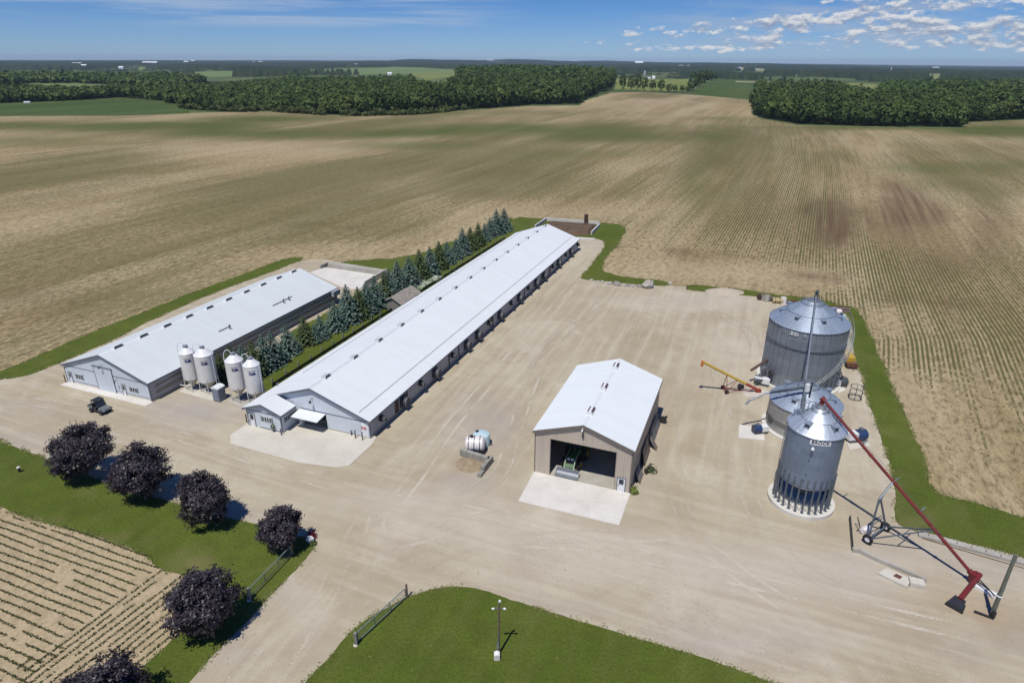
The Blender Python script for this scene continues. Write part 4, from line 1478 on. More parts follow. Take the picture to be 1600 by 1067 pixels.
def window(parent, x0, x1, z0, z1, y, n=3, axis='y'):
    """frame with n panes; on the front (axis y) or on a right-hand side wall (axis x, y is then the x of the wall)"""
    def bx(b, a0, a1, d0, d1, h0, h1):
        return b.bx(a0, a1, y - d1, y - d0, h0, h1) if axis == 'y' else b.bx(y + d0, y + d1, a0, a1, h0, h1)
    b = MB()
    bx(b, x0, x1, -0.01, 0.05, z0, z1)
    w = b.build('window', M_['window_frame'], parent)
    g = MB()
    s = (x1 - x0) / n
    for i in range(n):
        bx(g, x0 + i * s + 0.07, x0 + (i + 1) * s - 0.07, 0.052, 0.06, z0 + 0.09, z1 - 0.09)
    g.build('window_panes', M_['dark_glass'], w)
    sh = MB()
    bx(sh, x0 - 0.16, x0 - 0.002, 0.0, 0.055, z0, z1)
    bx(sh, x1 + 0.002, x1 + 0.16, 0.0, 0.055, z0, z1)
    sh.build('shutters', M_['trim_slate'], w)
    return w


# ---- the long barn -------------------------------------------------
W, L, HE, HR, OV = 17.0, 98.24, 2.78, 5.77, 0.35
bb = thing('livestock_barn', 'very long low white roofed barn with fans along its side and an entry wing', 'barn', (BB[0], BB[1], 0), -AZ)
walls(bb, W, L, HE, HR, [(-10.78, -6.62, 2.16)], M_['wall_grey_blue'], M_['wall_side_shaded'])
gable_roof(bb, -W, 0, -OV, L + OV, HE, HR, OV, M_['roof_white_sheet'])
fascia(bb, -W, 0, HE, HR, OV, -OV - 0.004, M_['trim_slate'])
eave_trim(bb, OV + 0.004, -OV, L + OV, HE - 0.06, M_['trim_slate'])
MB().bx(-10.7, -6.7, 0.17, 7.0, 0.005, 0.03).build('loading_floor', M_['concrete_old'], bb)
MB().bx(-10.9, -6.55, 7.0, 7.1, 0.0, 2.7).build('loading_bay_back', M_['trim_slate'], bb)
MB().bx(-10.74, -1.0, -0.03, -0.002, 2.33, 2.44).bx(-1.0, -0.0, -0.03, -0.002, 2.33, 2.44).build('front_trim', M_['trim_slate'], bb)
MB().bx(-0.1, 0.03, -0.03, 0.13, 0.0, 2.7).build('corner_trim', M_['trim_slate'], bb)
MB().bx(-6.6, 0.02, -0.05, -0.003, 0.0, 0.16).bx(0.003, 0.06, 0.0, L, 0.0, 0.34).build('foundation', M_['concrete_block'], bb)
rc = MB()
rc.prism_y([(-W / 2 - 0.22, HR + 0.045), (-W / 2, HR + 0.128), (-W / 2 + 0.22, HR + 0.045), (-W / 2, HR + 0.16)], -OV, L + OV).build('ridge_cap', M_['roof_blue_white_sheet'], bb)
for xs in (-1.55, -W + 1.55):
    z = roof_z(xs, W, HE, HR) + 0.125
    MB().bx(xs - 0.06, xs + 0.06, 0.2 if xs > -5 else 7, L - 0.8, z - 0.05, z + 0.05).build('roof_rail', mat('rail_pale', (0.42, 0.44, 0.46), 0.5), bb)
vents(bb, -W / 2, [3.3 + 6.62 * i for i in range(15)], HR + 0.13, 0.64, 1.0, 0.2, M_['louver_dark'], M_['roof_blue_white_sheet'])
pp = MB().tube((0, 0, -0.3), (0, 0, 0.55), 0.06, 0.06, 8).tube((0, 0, 0.55), (0, 0, 0.68), 0.11, 0.05, 8).mesh('vent_pipe', M_['grey_steel'])
for y in (3, 29.9, 43.3, 57.6, 60.1, 74.2, 87.6):
    o = bpy.data.objects.new('vent_pipe', pp)
    COL.objects.link(o)
    o.parent = bb
    o.location = (-W + 0.25, y, HE + 0.12)
# side wall fittings: fans, doors, drain pipes
fan_s = MB().tube((0.0, 0, 0), (0.28, 0, 0), 0.46, 0.46, 14).tube((0.28, 0, 0), (0.75, 0, -0.12), 0.44, 0.33, 14).mesh('exhaust_fan', M_['black_steel'])
fan_l = MB().bx(0.005, 0.22, -0.72, 0.72, -0.72, 0.72).tube((0.22, 0, 0), (0.85, 0, -0.05), 0.60, 0.68, 16).mesh('exhaust_fan', M_['louver_dark'])
ring = MB().lathe([(0.66, 0.0), (0.74, 0.0), (0.74, 0.10), (0.66, 0.10), (0.66, 0.0)], 16).mesh('fan_rim', M_['grey_steel'])
hub = MB().lathe([(0.34, 0.0), (0.40, 0.0), (0.40, 0.06), (0.34, 0.06), (0.34, 0.0)], 14).mesh('fan_rim', M_['vent_grey'])
FANS = [(2.6, 0), (8.3, 1), (13.4, 0), (17.9, 1), (23.9, 0), (29.2, 1), (33.8, 1), (38.8, 0), (44.0, 1), (49.9, 0), (54.3, 1), (59.7, 0), (64.5, 1), (69.9, 1), (76.2, 0), (80.5, 1), (86.5, 0), (90.8, 1), (97.0, 0)]
for y, big_ in FANS:
    f = bpy.data.objects.new('exhaust_fan', fan_l if big_ else fan_s)
    COL.objects.link(f)
    f.parent = bb
    f.location = (0.0, y, 1.38 if big_ else 1.72)
    r_ = bpy.data.objects.new('fan_rim', ring if big_ else hub)
    COL.objects.link(r_)
    r_.parent = f
    r_.rotation_euler = (0, R(90), 0)
    r_.location = (0.83, 0, -0.05) if big_ else (0.72, 0, -0.12)
for y in (6.72, 40.3, 74.5):
    d = MB().bx(-0.01, 0.06, y - 0.48, y + 0.48, 0.36, 2.15).build('side_door', M_['brown_steel'], bb)
for y in (9.55, 22.9, 26.5, 40.95, 57.6, 68.5, 83.5, 93.5):
    MB().bx(0.003, 0.13, y - 0.07, y + 0.07, 0.1, 2.62).build('drain_pipe', M_['black_steel'], bb)
# entry wing
AX0, AX1, AY = -17.0, -11.45, -3.05
ARX, ARZ = -14.1, 3.80
aw = MB()
aw.prism_y([(AX0, 0), (AX1, 0), (AX1, 2.78), (ARX, ARZ - 0.06), (AX0, 2.75)], AY, AY + 0.14)
aw.bx(AX1 - 0.14, AX1, AY + 0.14, -0.003, 0, 2.72).bx(AX0, AX0 + 0.14, AY + 0.14, -0.003, 0, 2.7)
wing = aw.build('entry_wing', M_['wall_grey_blue'], bb)
sl = (HR - HE) / (W / 2)
rx, lx = AX1 + 0.42, AX0 - OV
rz, lz = ARZ - (rx - ARX) * sl, HE - sl * OV
MB().prism_y([(lx, lz), (ARX, ARZ), (rx, rz), (rx, rz + 0.12), (ARX, ARZ + 0.12), (lx, lz + 0.12)], AY - 0.35, -OV - 0.06).build('wing_roof', M_['roof_white_sheet'], wing)
b = MB()
b.prism_y([(lx, lz - 0.18), (ARX, ARZ - 0.18), (ARX, ARZ + 0.10), (lx, lz + 0.10)], AY - 0.41, AY - 0.354)
b.prism_y([(ARX, ARZ - 0.18), (rx, rz - 0.18), (rx, rz + 0.10), (ARX, ARZ + 0.10)], AY - 0.41, AY - 0.354)
b.bx(rx + 0.003, rx + 0.06, AY - 0.36, -0.41, rz - 0.12, rz + 0.09)
b.build('wing_trim', M_['trim_slate'], wing)
MB().bx(AX0, AX1 + 0.01, AY - 0.03, AY - 0.002, 2.42, 2.53).bx(AX1 - 0.12, AX1 + 0.03, AY - 0.035, AY + 0.1, 0, 2.5).bx(AX0 - 0.02, AX0 + 0.1, AY - 0.035, AY + 0.08, 0, 2.5).bx(AX0 + 1.9, AX1 - 0.15, AY - 0.028, AY - 0.003, 0.0, 0.2).build('wing_corner_trim', M_['trim_slate'], wing)
door(bb, -16.62, -15.78, 0.05, 1.95, AY)
window(bb, -14.55, -12.95, 1.15, 1.95, AY, 4)
window(bb, -2.55 + 0.3, -1.3 + 0.3, 1.25, 2.0, AX1, 3, 'x')
window(bb, -0.72, -0.25, 1.35, 2.0, AX1, 1, 'x')
# raised loading door
cp_ = MB().prism_z([(0, 0), (4.12, 0), (4.12, 0.06), (0, 0.06)], 0, 0)
c = MB()
for z0, z1 in ((0.0, 0.07),):
    c.add([(-10.76, -0.05, 2.20), (-6.64, -0.05, 2.20), (-6.64, -1.95, 1.98), (-10.76, -1.95, 1.98), (-10.76, -0.05, 2.27), (-6.64, -0.05, 2.27), (-6.64, -1.95, 2.05), (-10.76, -1.95, 2.05)],
          [(0, 1, 2, 3), (7, 6, 5, 4), (0, 4, 5, 1), (1, 5, 6, 2), (2, 6, 7, 3), (3, 7, 4, 0)])
can = c.build('raised_door', M_['roof_white_sheet'], bb)
MB().bar((-6.58, -0.02, 1.2), (-6.58, -1.8, 1.98), 0.06).bar((-10.82, -0.02, 1.2), (-10.82, -1.8, 1.98), 0.06).build('door_brace', M_['dark_steel'], can)
MB().bx(-10.55, -10.2, -0.6, 0.0, 0.0, 0.9).build('gate_stop', M_['white_paint'], bb)
l_ = MB().tube((-8.5, -0.01, 4.25), (-8.5, -0.5, 4.05), 0.035).tube((-8.5, -0.5, 4.08), (-8.5, -0.55, 3.8), 0.13, 0.2, 10).build('barn_lamp', M_['dark_steel'], bb)
# corner door with its red notice
d = MB().bx(-1.28, -0.24, -0.045, -0.001, 0.12, 2.28).build('corner_door', M_['door_white'], bb)
n_ = MB().bx(-1.26, -0.5, -0.06, -0.047, 1.22, 1.55).build('notice', M_['sign_red'], d)
q = MB()
for i, (a, w_) in enumerate(((-1.2, 0.16), (-1.0, 0.2), (-0.76, 0.18))):
    q.bx(a, a + w_, -0.066, -0.061, 1.38, 1.43)
q.bx(-1.15, -0.65, -0.066, -0.061, 1.28, 1.31)
q.build('notice_writing', M_['letter_white'], n_)
MB().bx(-1.1, -0.6, -0.058, -0.047, 1.7, 2.1).build('paper_notice', M_['letter_white'], d)
MB().bx(-1.3, -1.283, -0.06, -0.002, 0.12, 2.3).build('door_edge', M_['trim_slate'], d)

# ---- the shorter barn ----------------------------------------------
W, L, HE, HR, OV = 16.97, 44.89, 2.99, 5.92, 0.19
ba = thing('livestock_barn', 'shorter white roofed grey barn with a sliding door and two entry doors in its gable', 'barn', (BA[0], BA[1], 0), -AZ)
walls(ba, W, L, HE, HR, [], M_['wall_grey_blue'], M_['wall_side_shaded'])
gable_roof(ba, -W, 0, -OV, L + OV, HE, HR, OV, M_['roof_blue_white_sheet'])
fascia(ba, -W, 0, HE, HR, OV, -OV - 0.004, M_['trim_slate'], 0.3)
eave_trim(ba, OV + 0.004, -OV, L + OV, HE - 0.06, M_['trim_slate'])
MB().prism_y([(-W / 2 - 0.22, HR + 0.045), (-W / 2, HR + 0.128), (-W / 2 + 0.22, HR + 0.045), (-W / 2, HR + 0.16)], -OV, L + OV).build('ridge_cap', M_['roof_white_sheet'], ba)
vents(ba, -W / 2, [2.96 + 4.42 * i for i in range(10)], HR + 0.13, 0.7, 1.35, 0.2, M_['louver_dark'], M_['roof_white_sheet'])
sd0 = MB().bx(-10.28, -6.86, -0.09, -0.01, 0.05, 3.86).build('sliding_door', M_['wall_grey_blue'], ba)
MB().bx(-10.38, -10.285, -0.10, -0.005, 0.05, 3.9).bx(-6.855, -6.76, -0.10, -0.005, 0.05, 3.9).bx(-10.28, -6.86, -0.10, -0.005, 0.0, 0.045).build('door_edging', M_['trim_slate'], sd0)
MB().bx(-10.6, -6.7, -0.14, -0.003, 3.90, 4.02).build('door_track', M_['trim_slate'], ba)
MB().bx(-16.5, -10.4, -0.03, -0.002, 2.86, 2.95).bx(-6.74, -0.5, -0.03, -0.002, 2.82, 2.91).build('front_trim', M_['trim_slate'], ba)
for a_, b_ in ((-15.55, -10.4), (-4.75, -0.12), (-6.74, -5.6)):
    MB().bx(a_, b_, -0.02, -0.001, 0.46, 0.53).build('base_trim', M_['trim_slate'], ba)
MB().bx(-15.55, -10.42, -0.035, -0.021, 0.0, 0.4).bx(-4.75, -0.12, -0.035, -0.021, 0.0, 0.4).build('foundation', M_['concrete_pale'], ba)
MB().bx(-0.14, 0.03, -0.035, 0.12, 0.0, 2.9).build('corner_trim', M_['trim_slate'], ba)
MB().bx(-16.99, -16.87, -0.03, 0.1, 0.0, 2.9).build('corner_trim', M_['trim_slate'], ba)
MB().bx(0.003, 0.05, 0.2, L, 0.0, 0.3).build('side_foundation', M_['concrete_block'], ba)
ct = MB()
for z0, z1 in ((0.9, 1.45), (1.9, 2.3)):
    ct.bx(0.002, 0.03, 1.0, L - 0.6, z0, z1)
ct.build('side_curtain', mat('curtain_drab', (0.22, 0.21, 0.18), 0.7, 0, 0.4, 0.9, stretch=(1, 0.4, 3)), ba)
MB().bx(0.0, 0.9, L - 2.2, L - 0.1, 1.9, 2.9).build('rear_hood', M_['wall_side_shaded'], ba)
door(ba, -16.28, -15.72, 0.06, 1.86, 0)
door(ba, -5.4, -4.82, 0.0, 1.78, 0)
window(ba, -14.7, -13.4, 1.0, 1.85, 0, 3)
window(ba, -3.8, -2.45, 0.95, 1.75, 0, 3)
for x_, z_ in ((-8.56, 4.35), (-6.1, 2.5)):
    MB().tube((x_, -0.01, z_), (x_, -0.45, z_ - 0.12), 0.03).tube((x_, -0.45, z_ - 0.1), (x_, -0.5, z_ - 0.36), 0.10, 0.16, 10).build('barn_lamp', M_['dark_steel'], ba)
for y0, y1, ps in ((16.44, 19.05, (18.4,)), (29.45, 34.75, (31.9, 33.4))):
    xg = -2.62
    z = roof_z(xg, W, HE, HR) + 0.13
    g_ = MB().bx(xg - 0.05, xg + 0.05, y0, y1, z + 0.10, z + 0.2)
    for i in range(6):
        yy = y0 + (y1 - y0) * i / 5
        g_.bx(xg - 0.03, xg + 0.03, yy - 0.03, yy + 0.03, z - 0.02, z + 0.1)
    g_.build('snow_guard', M_['grey_steel'], ba)
    for y in ps:
        zz = roof_z(-2.2, W, HE, HR) + 0.1
        MB().tube((-2.2, y, zz), (-2.2, y, zz + 0.75), 0.09, 0.09, 8).tube((-2.2, y, zz + 0.75), (-2.2, y, zz + 0.87), 0.16, 0.05, 8).build('vent_pipe', M_['dark_steel'], ba)

# ---- machine shed --------------------------------------------------
W, L, HE, HR, OV = 11.46, 18.4, 5.75, 7.7, 0.22
bc = thing('machine_shed', 'tall taupe machine shed with white roof and an open front doorway', 'shed', (BC[0], BC[1], 0), -AZ)
walls(bc, W, L, HE, HR, [(-9.55, -1.84, 5.03)], M_['wall_taupe'], M_['wall_taupe_shaded'])
gable_roof(bc, -W, 0, -OV, L + OV, HE, HR, OV, M_['roof_bright_sheet'])
fascia(bc, -W, 0, HE, HR, OV, -OV - 0.004, M_['trim_taupe'], 0.34)
eave_trim(bc, OV + 0.004, -OV, L + OV, HE - 0.07, M_['trim_taupe'])
MB().prism_y([(-W / 2 - 0.2, HR + 0.055), (-W / 2, HR + 0.128), (-W / 2 + 0.2, HR + 0.055), (-W / 2, HR + 0.155)], -OV, L + OV).build('ridge_cap', M_['roof_white_sheet'], bc)
vents(bc, -W / 2, [3.07, 9.5, 15.93], HR + 0.13, 0.62, 1.35, 0.26, M_['vent_maroon'], M_['roof_white_sheet'])
MB().bx(-0.12, 0.025, -0.03, 0.12, 0, 5.6).build('corner_trim', M_['trim_taupe'], bc)
MB().bx(-W - 0.025, -W + 0.1, -0.03, 0.12, 0, 5.6).build('corner_trim', M_['trim_taupe'], bc)
MB().bx(-9.63, -9.552, -0.03, 0.2, 0, 5.1).bx(-1.838, -1.76, -0.03, 0.2, 0, 5.1).bx(-9.55, -1.84, -0.03, 0.2, 5.032, 5.1).build('doorway_trim', M_['wall_taupe_shaded'], bc)
MB().bx(-W + 0.2, -0.2, 0.17, L - 0.2, 0.004, 0.05).build('shed_floor', M_['concrete_old'], bc)
for y in (4.6, 9.2, 13.8):
    b = MB()
    b.bx(-W + 0.17, -W + 0.4, y - 0.1, y + 0.1, 0.05, HE - 0.2).bx(-0.4, -0.17, y - 0.1, y + 0.1, 0.05, HE - 0.2)
    b.bar((-W + 0.2, y, HE - 0.25), (-W / 2, y, HR - 0.25), 0.12, 0.22).bar((-0.2, y, HE - 0.25), (-W / 2, y, HR - 0.25), 0.12, 0.22).bar((-W + 0.2, y, HE - 0.3), (-0.2, y, HE - 0.3), 0.1, 0.18)
    b.build('roof_truss', M_['wood_brown'], bc)
door(bc, -1.45, -0.62, 0.03, 1.80, 0)
lm = MB().tube((-5.75, -0.2, 7.45), (-5.75, -0.62, 7.38), 0.04).blob((-5.75, -0.62, 7.3), (0.13, 0.13, 0.13), 2, 0).build('gable_lamp', M_['white_paint'], bc)
MB().bx(-5.85, -5.65, -0.2, -0.01, 6.1, 6.9).build('junction_box', M_['trim_taupe'], bc)
MB().bx(0.002, 0.06, 0.3, L - 0.2, 0.0, 0.5).build('side_foundation', M_['concrete_block'], bc)
MB().bx(0.002, 0.02, 2, L - 2, 2.3, 2.44).build('side_trim', M_['trim_taupe'], bc)


# ---- concrete aprons
def slab(name, pts, z, m, label=None):
    o = MB().prism_z(pts, -0.2, z).build(name, M_[m])
    o['kind'] = 'structure'
    return o


def lw(o, pts):
    return [loc2w(o, x, y) for x, y in pts]


slab('concrete_apron', lw(BB, [(-17.5, -2.9), (-17.43, -6.0), (-16.44, -7.06), (-15.9, -7.6), (-5.17, -7.9), (-0.2, -7.05), (0.92, -6.2), (0.95, -1.2), (0.55, 0.6), (0.08, 0.6), (0.08, 0.05), (-11.3, 0.05), (-11.3, -2.9)]), 0.06, 'concrete_slab')
slab('concrete_apron', lw(BA, [(-17.1, 0.05), (-17.1, -1.15), (0.2, -1.3), (0.35, -0.2), (0.05, 0.05)]), 0.07, 'concrete_pale')
slab('concrete_apron', lw(BC, [(-11.5, 0.0), (-11.25, -5.95), (0.1, -5.9), (0.1, 0.0)]), 0.07, 'concrete_pale')

# ------------------------------------------------------------------ grain bins


def text_mesh(txt, size, m, bend_r=None, a0=0.0, z=0.0, ext=0.012, bold=0.0):
    cu = bpy.data.curves.new('letters', 'FONT')
    cu.body = txt
    cu.size = size
    cu.align_x = 'CENTER'
    cu.align_y = 'CENTER'
    cu.extrude = ext
    cu.offset = bold
    cu.space_character = 1.08
    o = bpy.data.objects.new('letters', cu)
    COL.objects.link(o)
    bpy.context.view_layer.update()
    dg = bpy.context.evaluated_depsgraph_get()
    me = bpy.data.meshes.new_from_object(o.evaluated_get(dg))
    bpy.data.objects.remove(o)
    bpy.data.curves.remove(cu)
    if bend_r:
        for v in me.vertices:
            x, y, d = v.co
            t = a0 + x / bend_r
            r = bend_r + d
            v.co = (r * math.cos(t), r * math.sin(t), z + y)
    me.materials.clear()
    me.materials.append(m)
    return me


def curved_panel(r, a0, w, z0, z1, th=0.02, n=14):
    b = MB()
    half = w / 2 / r
    for i in range(n):
        t0, t1 = a0 - half + 2 * half * i / n, a0 - half + 2 * half * (i + 1) / n
        v = []
        for t in (t0, t1):
            for q in (r, r + th):
                for z in (z0, z1):
                    v.append((q * math.cos(t), q * math.sin(t), z))
        b.add(v, [(0, 1, 3, 2), (4, 6, 7, 5), (0, 4, 5, 1), (2, 3, 7, 6), (0, 2, 6, 4), (1, 5, 7, 3)])
    return b


def link(name, me, parent):
    o = bpy.data.objects.new(name, me)
    COL.objects.link(o)
    o.parent = parent
    return o


def grain_bin(label, cx, cy, r, he, hp, nrib, roofm, wallm, stiff=0, base=0.0, vents_=6, letters=None, vent_r=0.72, footing=True):
    t = thing('grain_bin', label, 'grain bin', (cx, cy, 0), 0, 'corrugated steel grain bins beside the yard')
    b = MB().lathe([(r, base + 0.02), (r, he)], 72)
    for i in range(stiff):
        a = 2 * math.pi * (i + 0.5) / stiff
        ca, sa = math.cos(a), math.sin(a)
        p = [(r - 0.01, -0.075), (r + 0.09, -0.06), (r + 0.09, 0.06), (r - 0.01, 0.075)]
        b.prism_z([(x * ca - y * sa, x * sa + y * ca) for x, y in p], base + 0.02, he - 0.12)
    wl_ = b.build('bin_wall', wallm, t, True)
    cap_r = r * 0.17
    # roof panels with standing ribs
    b = MB().lathe([(r + 0.13, he - 0.06), (r + 0.13, he), (cap_r, hp - 0.12)], 72)
    sl_ = (hp - 0.12 - he) / (r + 0.13 - cap_r)
    for i in range(nrib):
        a = 2 * math.pi * i / nrib
        ca, sa = math.cos(a), math.sin(a)
        r0, r1 = r + 0.12, cap_r
        z0, z1 = he, hp - 0.12
        b.bar((r0 * ca, r0 * sa, z0 + 0.03), (r1 * ca, r1 * sa, z1 + 0.03), 0.05, 0.10)
    b.build('bin_roof', roofm, t, False)
    b = MB().lathe([(cap_r + 0.05, hp - 0.16), (cap_r + 0.05, hp + 0.02), (cap_r * 0.55, hp + 0.18), (0.0, hp + 0.22)], 28)
    b.build('peak_cap', M_['grey_steel'], t, True)
    # collar rail round the peak
    rr_ = r * 0.30
    zz = he + (r + 0.13 - rr_) * sl_
    b = MB()
    pts = [(rr_ * math.cos(2 * math.pi * i / 24), rr_ * math.sin(2 * math.pi * i / 24)) for i in range(25)]
    for k in (0.06, 0.30):
        b.path([(x, y, zz + k) for x, y in pts], 0.03, 6)
    for x, y in pts[:24:2]:
        b.tube((x, y, zz - 0.02), (x, y, zz + 0.30), 0.02, 0.02, 5)
    b.build('peak_rail', M_['grey_steel'], t)
    # mid-roof ring
    rm = r * 0.62
    zm = he + (r + 0.13 - rm) * sl_ + 0.07
    MB().path([(rm * math.cos(2 * math.pi * i / 48), rm * math.sin(2 * math.pi * i / 48), zm) for i in range(49)], 0.022, 5).build('roof_ring', M_['dark_steel'], t)
    vm = MB().bx(-0.3, 0.3, -0.26, 0.26, -0.1, 0.36).bx(-0.36, 0.42, -0.32, 0.32, 0.361, 0.42).mesh('roof_vent', M_['galvanized_roof'])
    vo = MB().bx(0.302, 0.32, -0.22, 0.22, 0.0, 0.32).mesh('vent_mouth', M_['louver_dark'])
    for i in range(vents_):
        a = R(-140) + 2 * math.pi * i / vents_
        q = r * vent_r
        o = link('roof_vent', vm, t)
        o.location = (q * math.cos(a), q * math.sin(a), he + (r + 0.13 - q) * sl_)
        o.rotation_euler = (0, 0, a)
        link('vent_mouth', vo, o)
    if footing:
        MB().lathe([(r - 0.2, -0.1), (r + 0.55, -0.1), (r + 0.55, 0.24), (r - 0.2, 0.26)], 64).build('footing', M_['bin_footing'], t, True)
    return t


def facing(cx, cy):
    return math.atan2(-cy, -cx)          # the bearing, seen from the bin, of the open yard side


BIG = (44.24, 89.62, 5.48, 9.82, 13.0)
MID = (38.81, 75.25, 4.43, 4.1, 6.6)
SML = (32.34, 59.35, 2.85, 9.70, 11.93)
gb = grain_bin('largest ribbed steel grain bin, at the back of the group, with an outside stair', *BIG, 44, M_['galvanized_roof'], M_['galvanized_wall'], 34, 0.2, 7)
b = MB()
for z in (6.9,):
    b.lathe([(BIG[2] + 0.08, z - 0.06), (BIG[2] + 0.15, z - 0.06), (BIG[2] + 0.15, z + 0.06), (BIG[2] + 0.08, z + 0.06)], 72)
b.build('wind_ring', M_['dark_steel'], gb, True)
fa = facing(*BIG[:2])
la = fa - 0.30
pl = curved_panel(BIG[2] + 0.10, la, 1.35, 9.0, 9.52).build('name_plate', M_['letter_white'], gb)
for i, ch in enumerate('BROCK'):
    aa = la + (i - 2) * 0.088
    if ch in 'BK':
        curved_panel(BIG[2] + 0.10, aa + (0.09 if ch == 'K' else -0.09), 0.34, 9.05, 9.5, 0.02, 3).build('letter_tile', M_['letter_white'], gb)
        aa += 0.09 if ch == 'K' else -0.09
    link('letter', text_mesh(ch, 0.52, M_['letter_black'], BIG[2] + 0.135, aa, 9.26, 0.01, 0.012), pl)
# outside stair winding up the right hand side
b = MB()
rl = MB()
prev = None
a_top, a_bot = R(6), R(-112)
N_ = 42
for i in range(N_ + 1):
    f = i / N_
    a = a_bot + (a_top - a_bot) * f
    z = 0.4 + (BIG[3] - 0.5) * f
    ca, sa = math.cos(a), math.sin(a)
    r0, r1 = BIG[2] + 0.12, BIG[2] + 0.82
    tx, ty = -sa * 0.13, ca * 0.13
    b.add([(r0 * ca - tx, r0 * sa - ty, z), (r1 * ca - tx, r1 * sa - ty, z), (r1 * ca + tx, r1 * sa + ty, z), (r0 * ca + tx, r0 * sa + ty, z),
           (r0 * ca - tx, r0 * sa - ty, z + 0.05), (r1 * ca - tx, r1 * sa - ty, z + 0.05), (r1 * ca + tx, r1 * sa + ty, z + 0.05), (r0 * ca + tx, r0 * sa + ty, z + 0.05)],
          [(3, 2, 1, 0), (4, 5, 6, 7), (0, 1, 5, 4), (1, 2, 6, 5), (2, 3, 7, 6), (3, 0, 4, 7)])
    cur = (r1 * ca, r1 * sa, z)
    if prev:
        rl.bar((prev[0], prev[1], prev[2] + 0.95), (cur[0], cur[1], cur[2] + 0.95), 0.05)
        rl.bar((prev[0], prev[1], prev[2]), (cur[0], cur[1], cur[2]), 0.05, 0.16)
    if i % 3 == 0:
        rl.bar(cur, (cur[0], cur[1], cur[2] + 0.95), 0.04)
    prev = cur
st = b.build('stair', mat('stair_galvanized', (0.55, 0.58, 0.6), 0.4, 0.4, 0.1), gb)
rl.build('stair_rail', M_['grey_steel'], st)
# roof ladder rails at the peak
b = MB()
for a in (R(160), R(25)):
    x, y = 1.2 * math.cos(a), 1.2 * math.sin(a)
    b.tube((x, y, 12.2), (x, y, 13.35), 0.03).tube((x * 1.3, y * 1.3, 12.0), (x * 1.3, y * 1.3, 13.35), 0.03).tube((x, y, 13.35), (x * 1.3, y * 1.3, 13.35), 0.03)
b.build('peak_ladder', M_['dark_steel'], gb)
# brown unloading tube on its bracket
p0, p1 = Vector((-BIG[2] * 0.98, -0.6, 3.6)), Vector((-BIG[2] - 2.6, -1.6, 2.2))
ut = MB().tube(p0, p1, 0.2, 0.2, 12).build('unloading_tube', M_['brown_steel'], gb)
MB().bar((-BIG[2] - 0.1, -0.9, 1.0), p0.lerp(p1, 0.5), 0.06).bar((-BIG[2] - 0.05, -0.5, 2.6), p0.lerp(p1, 0.5), 0.06).bx(-BIG[2] - 1.0, -BIG[2] - 0.1, -1.35, -0.8, 2.2, 2.55).build('tube_bracket', M_['grey_steel'], gb)
MB().tube((-BIG[2] + 0.4, -1.9, 0.9), (-BIG[2] - 2.2, -2.7, 0.9), 0.11, 0.11, 10).build('sweep_tube', M_['black_steel'], gb)
MB().tube((-BIG[2] + 0.25, -2.3, 2.0), (-BIG[2] + 0.02, -2.35, 2.0), 0.55, 0.5, 14).build('manway_door', M_['black_steel'], gb)

gm = grain_bin('low middle grain bin, standing between the largest bin and the hopper bin', *MID, 36, M_['galvanized_roof'], M_['galvanized_pale'], 0, 0.2, 7)
MB().lathe([(MID[2] + 0.003, 1.3), (MID[2] + 0.035, 1.32), (MID[2] + 0.035, 2.0), (MID[2] + 0.003, 2.02)], 72).build('wall_band', mat('band_brown', (0.22, 0.20, 0.185), 0.6, 0.3), gm, True)
a = R(186)
MB().tube((MID[2] * math.cos(a) * 0.98, MID[2] * math.sin(a) * 0.98, 1.5), (MID[2] * math.cos(a) * 1.03, MID[2] * math.sin(a) * 1.03, 1.5), 0.55, 0.55, 16).build('manway_door', M_['dark_steel'], gm)
sm = grain_bin('tall slim hopper bottomed grain bin on steel legs, nearest the road', *SML, 28, M_['galvanized_roof_bright'], M_['galvanized_small'], 0, 3.55, 5, None, 0.74, False)
MB().lathe([(SML[2] - 0.02, 3.5), (0.35, 1.15), (0.3, 0.95)], 48).build('hopper', M_['dark_steel'], sm, True)
MB().lathe([(0.0, 0.0), (SML[2] + 0.62, 0.0), (SML[2] + 0.62, 0.42), (SML[2] - 0.1, 0.45), (0, 0.45)], 56).build('footing', M_['bin_footing'], sm, True)
lg = MB().bx(-0.03, 0.10, -0.075, 0.075, 0.45, 4.6).bx(-0.16, 0.2, -0.16, 0.16, 0.452, 0.49).mesh('leg', M_['auger_frame_steel'])
NL = 26
for i in range(NL):
    br = MB()
    a = 2 * math.pi * i / NL
    o = link('leg', lg, sm)
    o.location = (SML[2] * math.cos(a), SML[2] * math.sin(a), 0)
    o.rotation_euler = (0, 0, a)
    a2 = 2 * math.pi * (i + 1) / NL
    A0, A1 = (SML[2] * math.cos(a), SML[2] * math.sin(a)), (SML[2] * math.cos(a2), SML[2] * math.sin(a2))
    br.tube((*A0, 0.6), (*A1, 2.4), 0.025, 0.025, 5).tube((*A1, 0.6), (*A0, 2.4), 0.025, 0.025, 5)
    br.tube((*A0, 3.45), (*A1, 3.45), 0.05, 0.05, 5).tube((*A0, 1.5), (*A1, 1.5), 0.025, 0.025, 5)
    br.build('bracing_lattice', M_['grey_steel'], sm)
fa = facing(*SML[:2]) + 0.25
pl = curved_panel(SML[2] + 0.005, fa, 2.0, 8.95, 9.5, 0.03).build('name_plate', M_['letter_white'], sm)
link('lettering', text_mesh('BROCK', 0.50, M_['letter_black'], SML[2] + 0.045, fa, 9.23, 0.01, 0.012), pl)
a = fa - 0.22
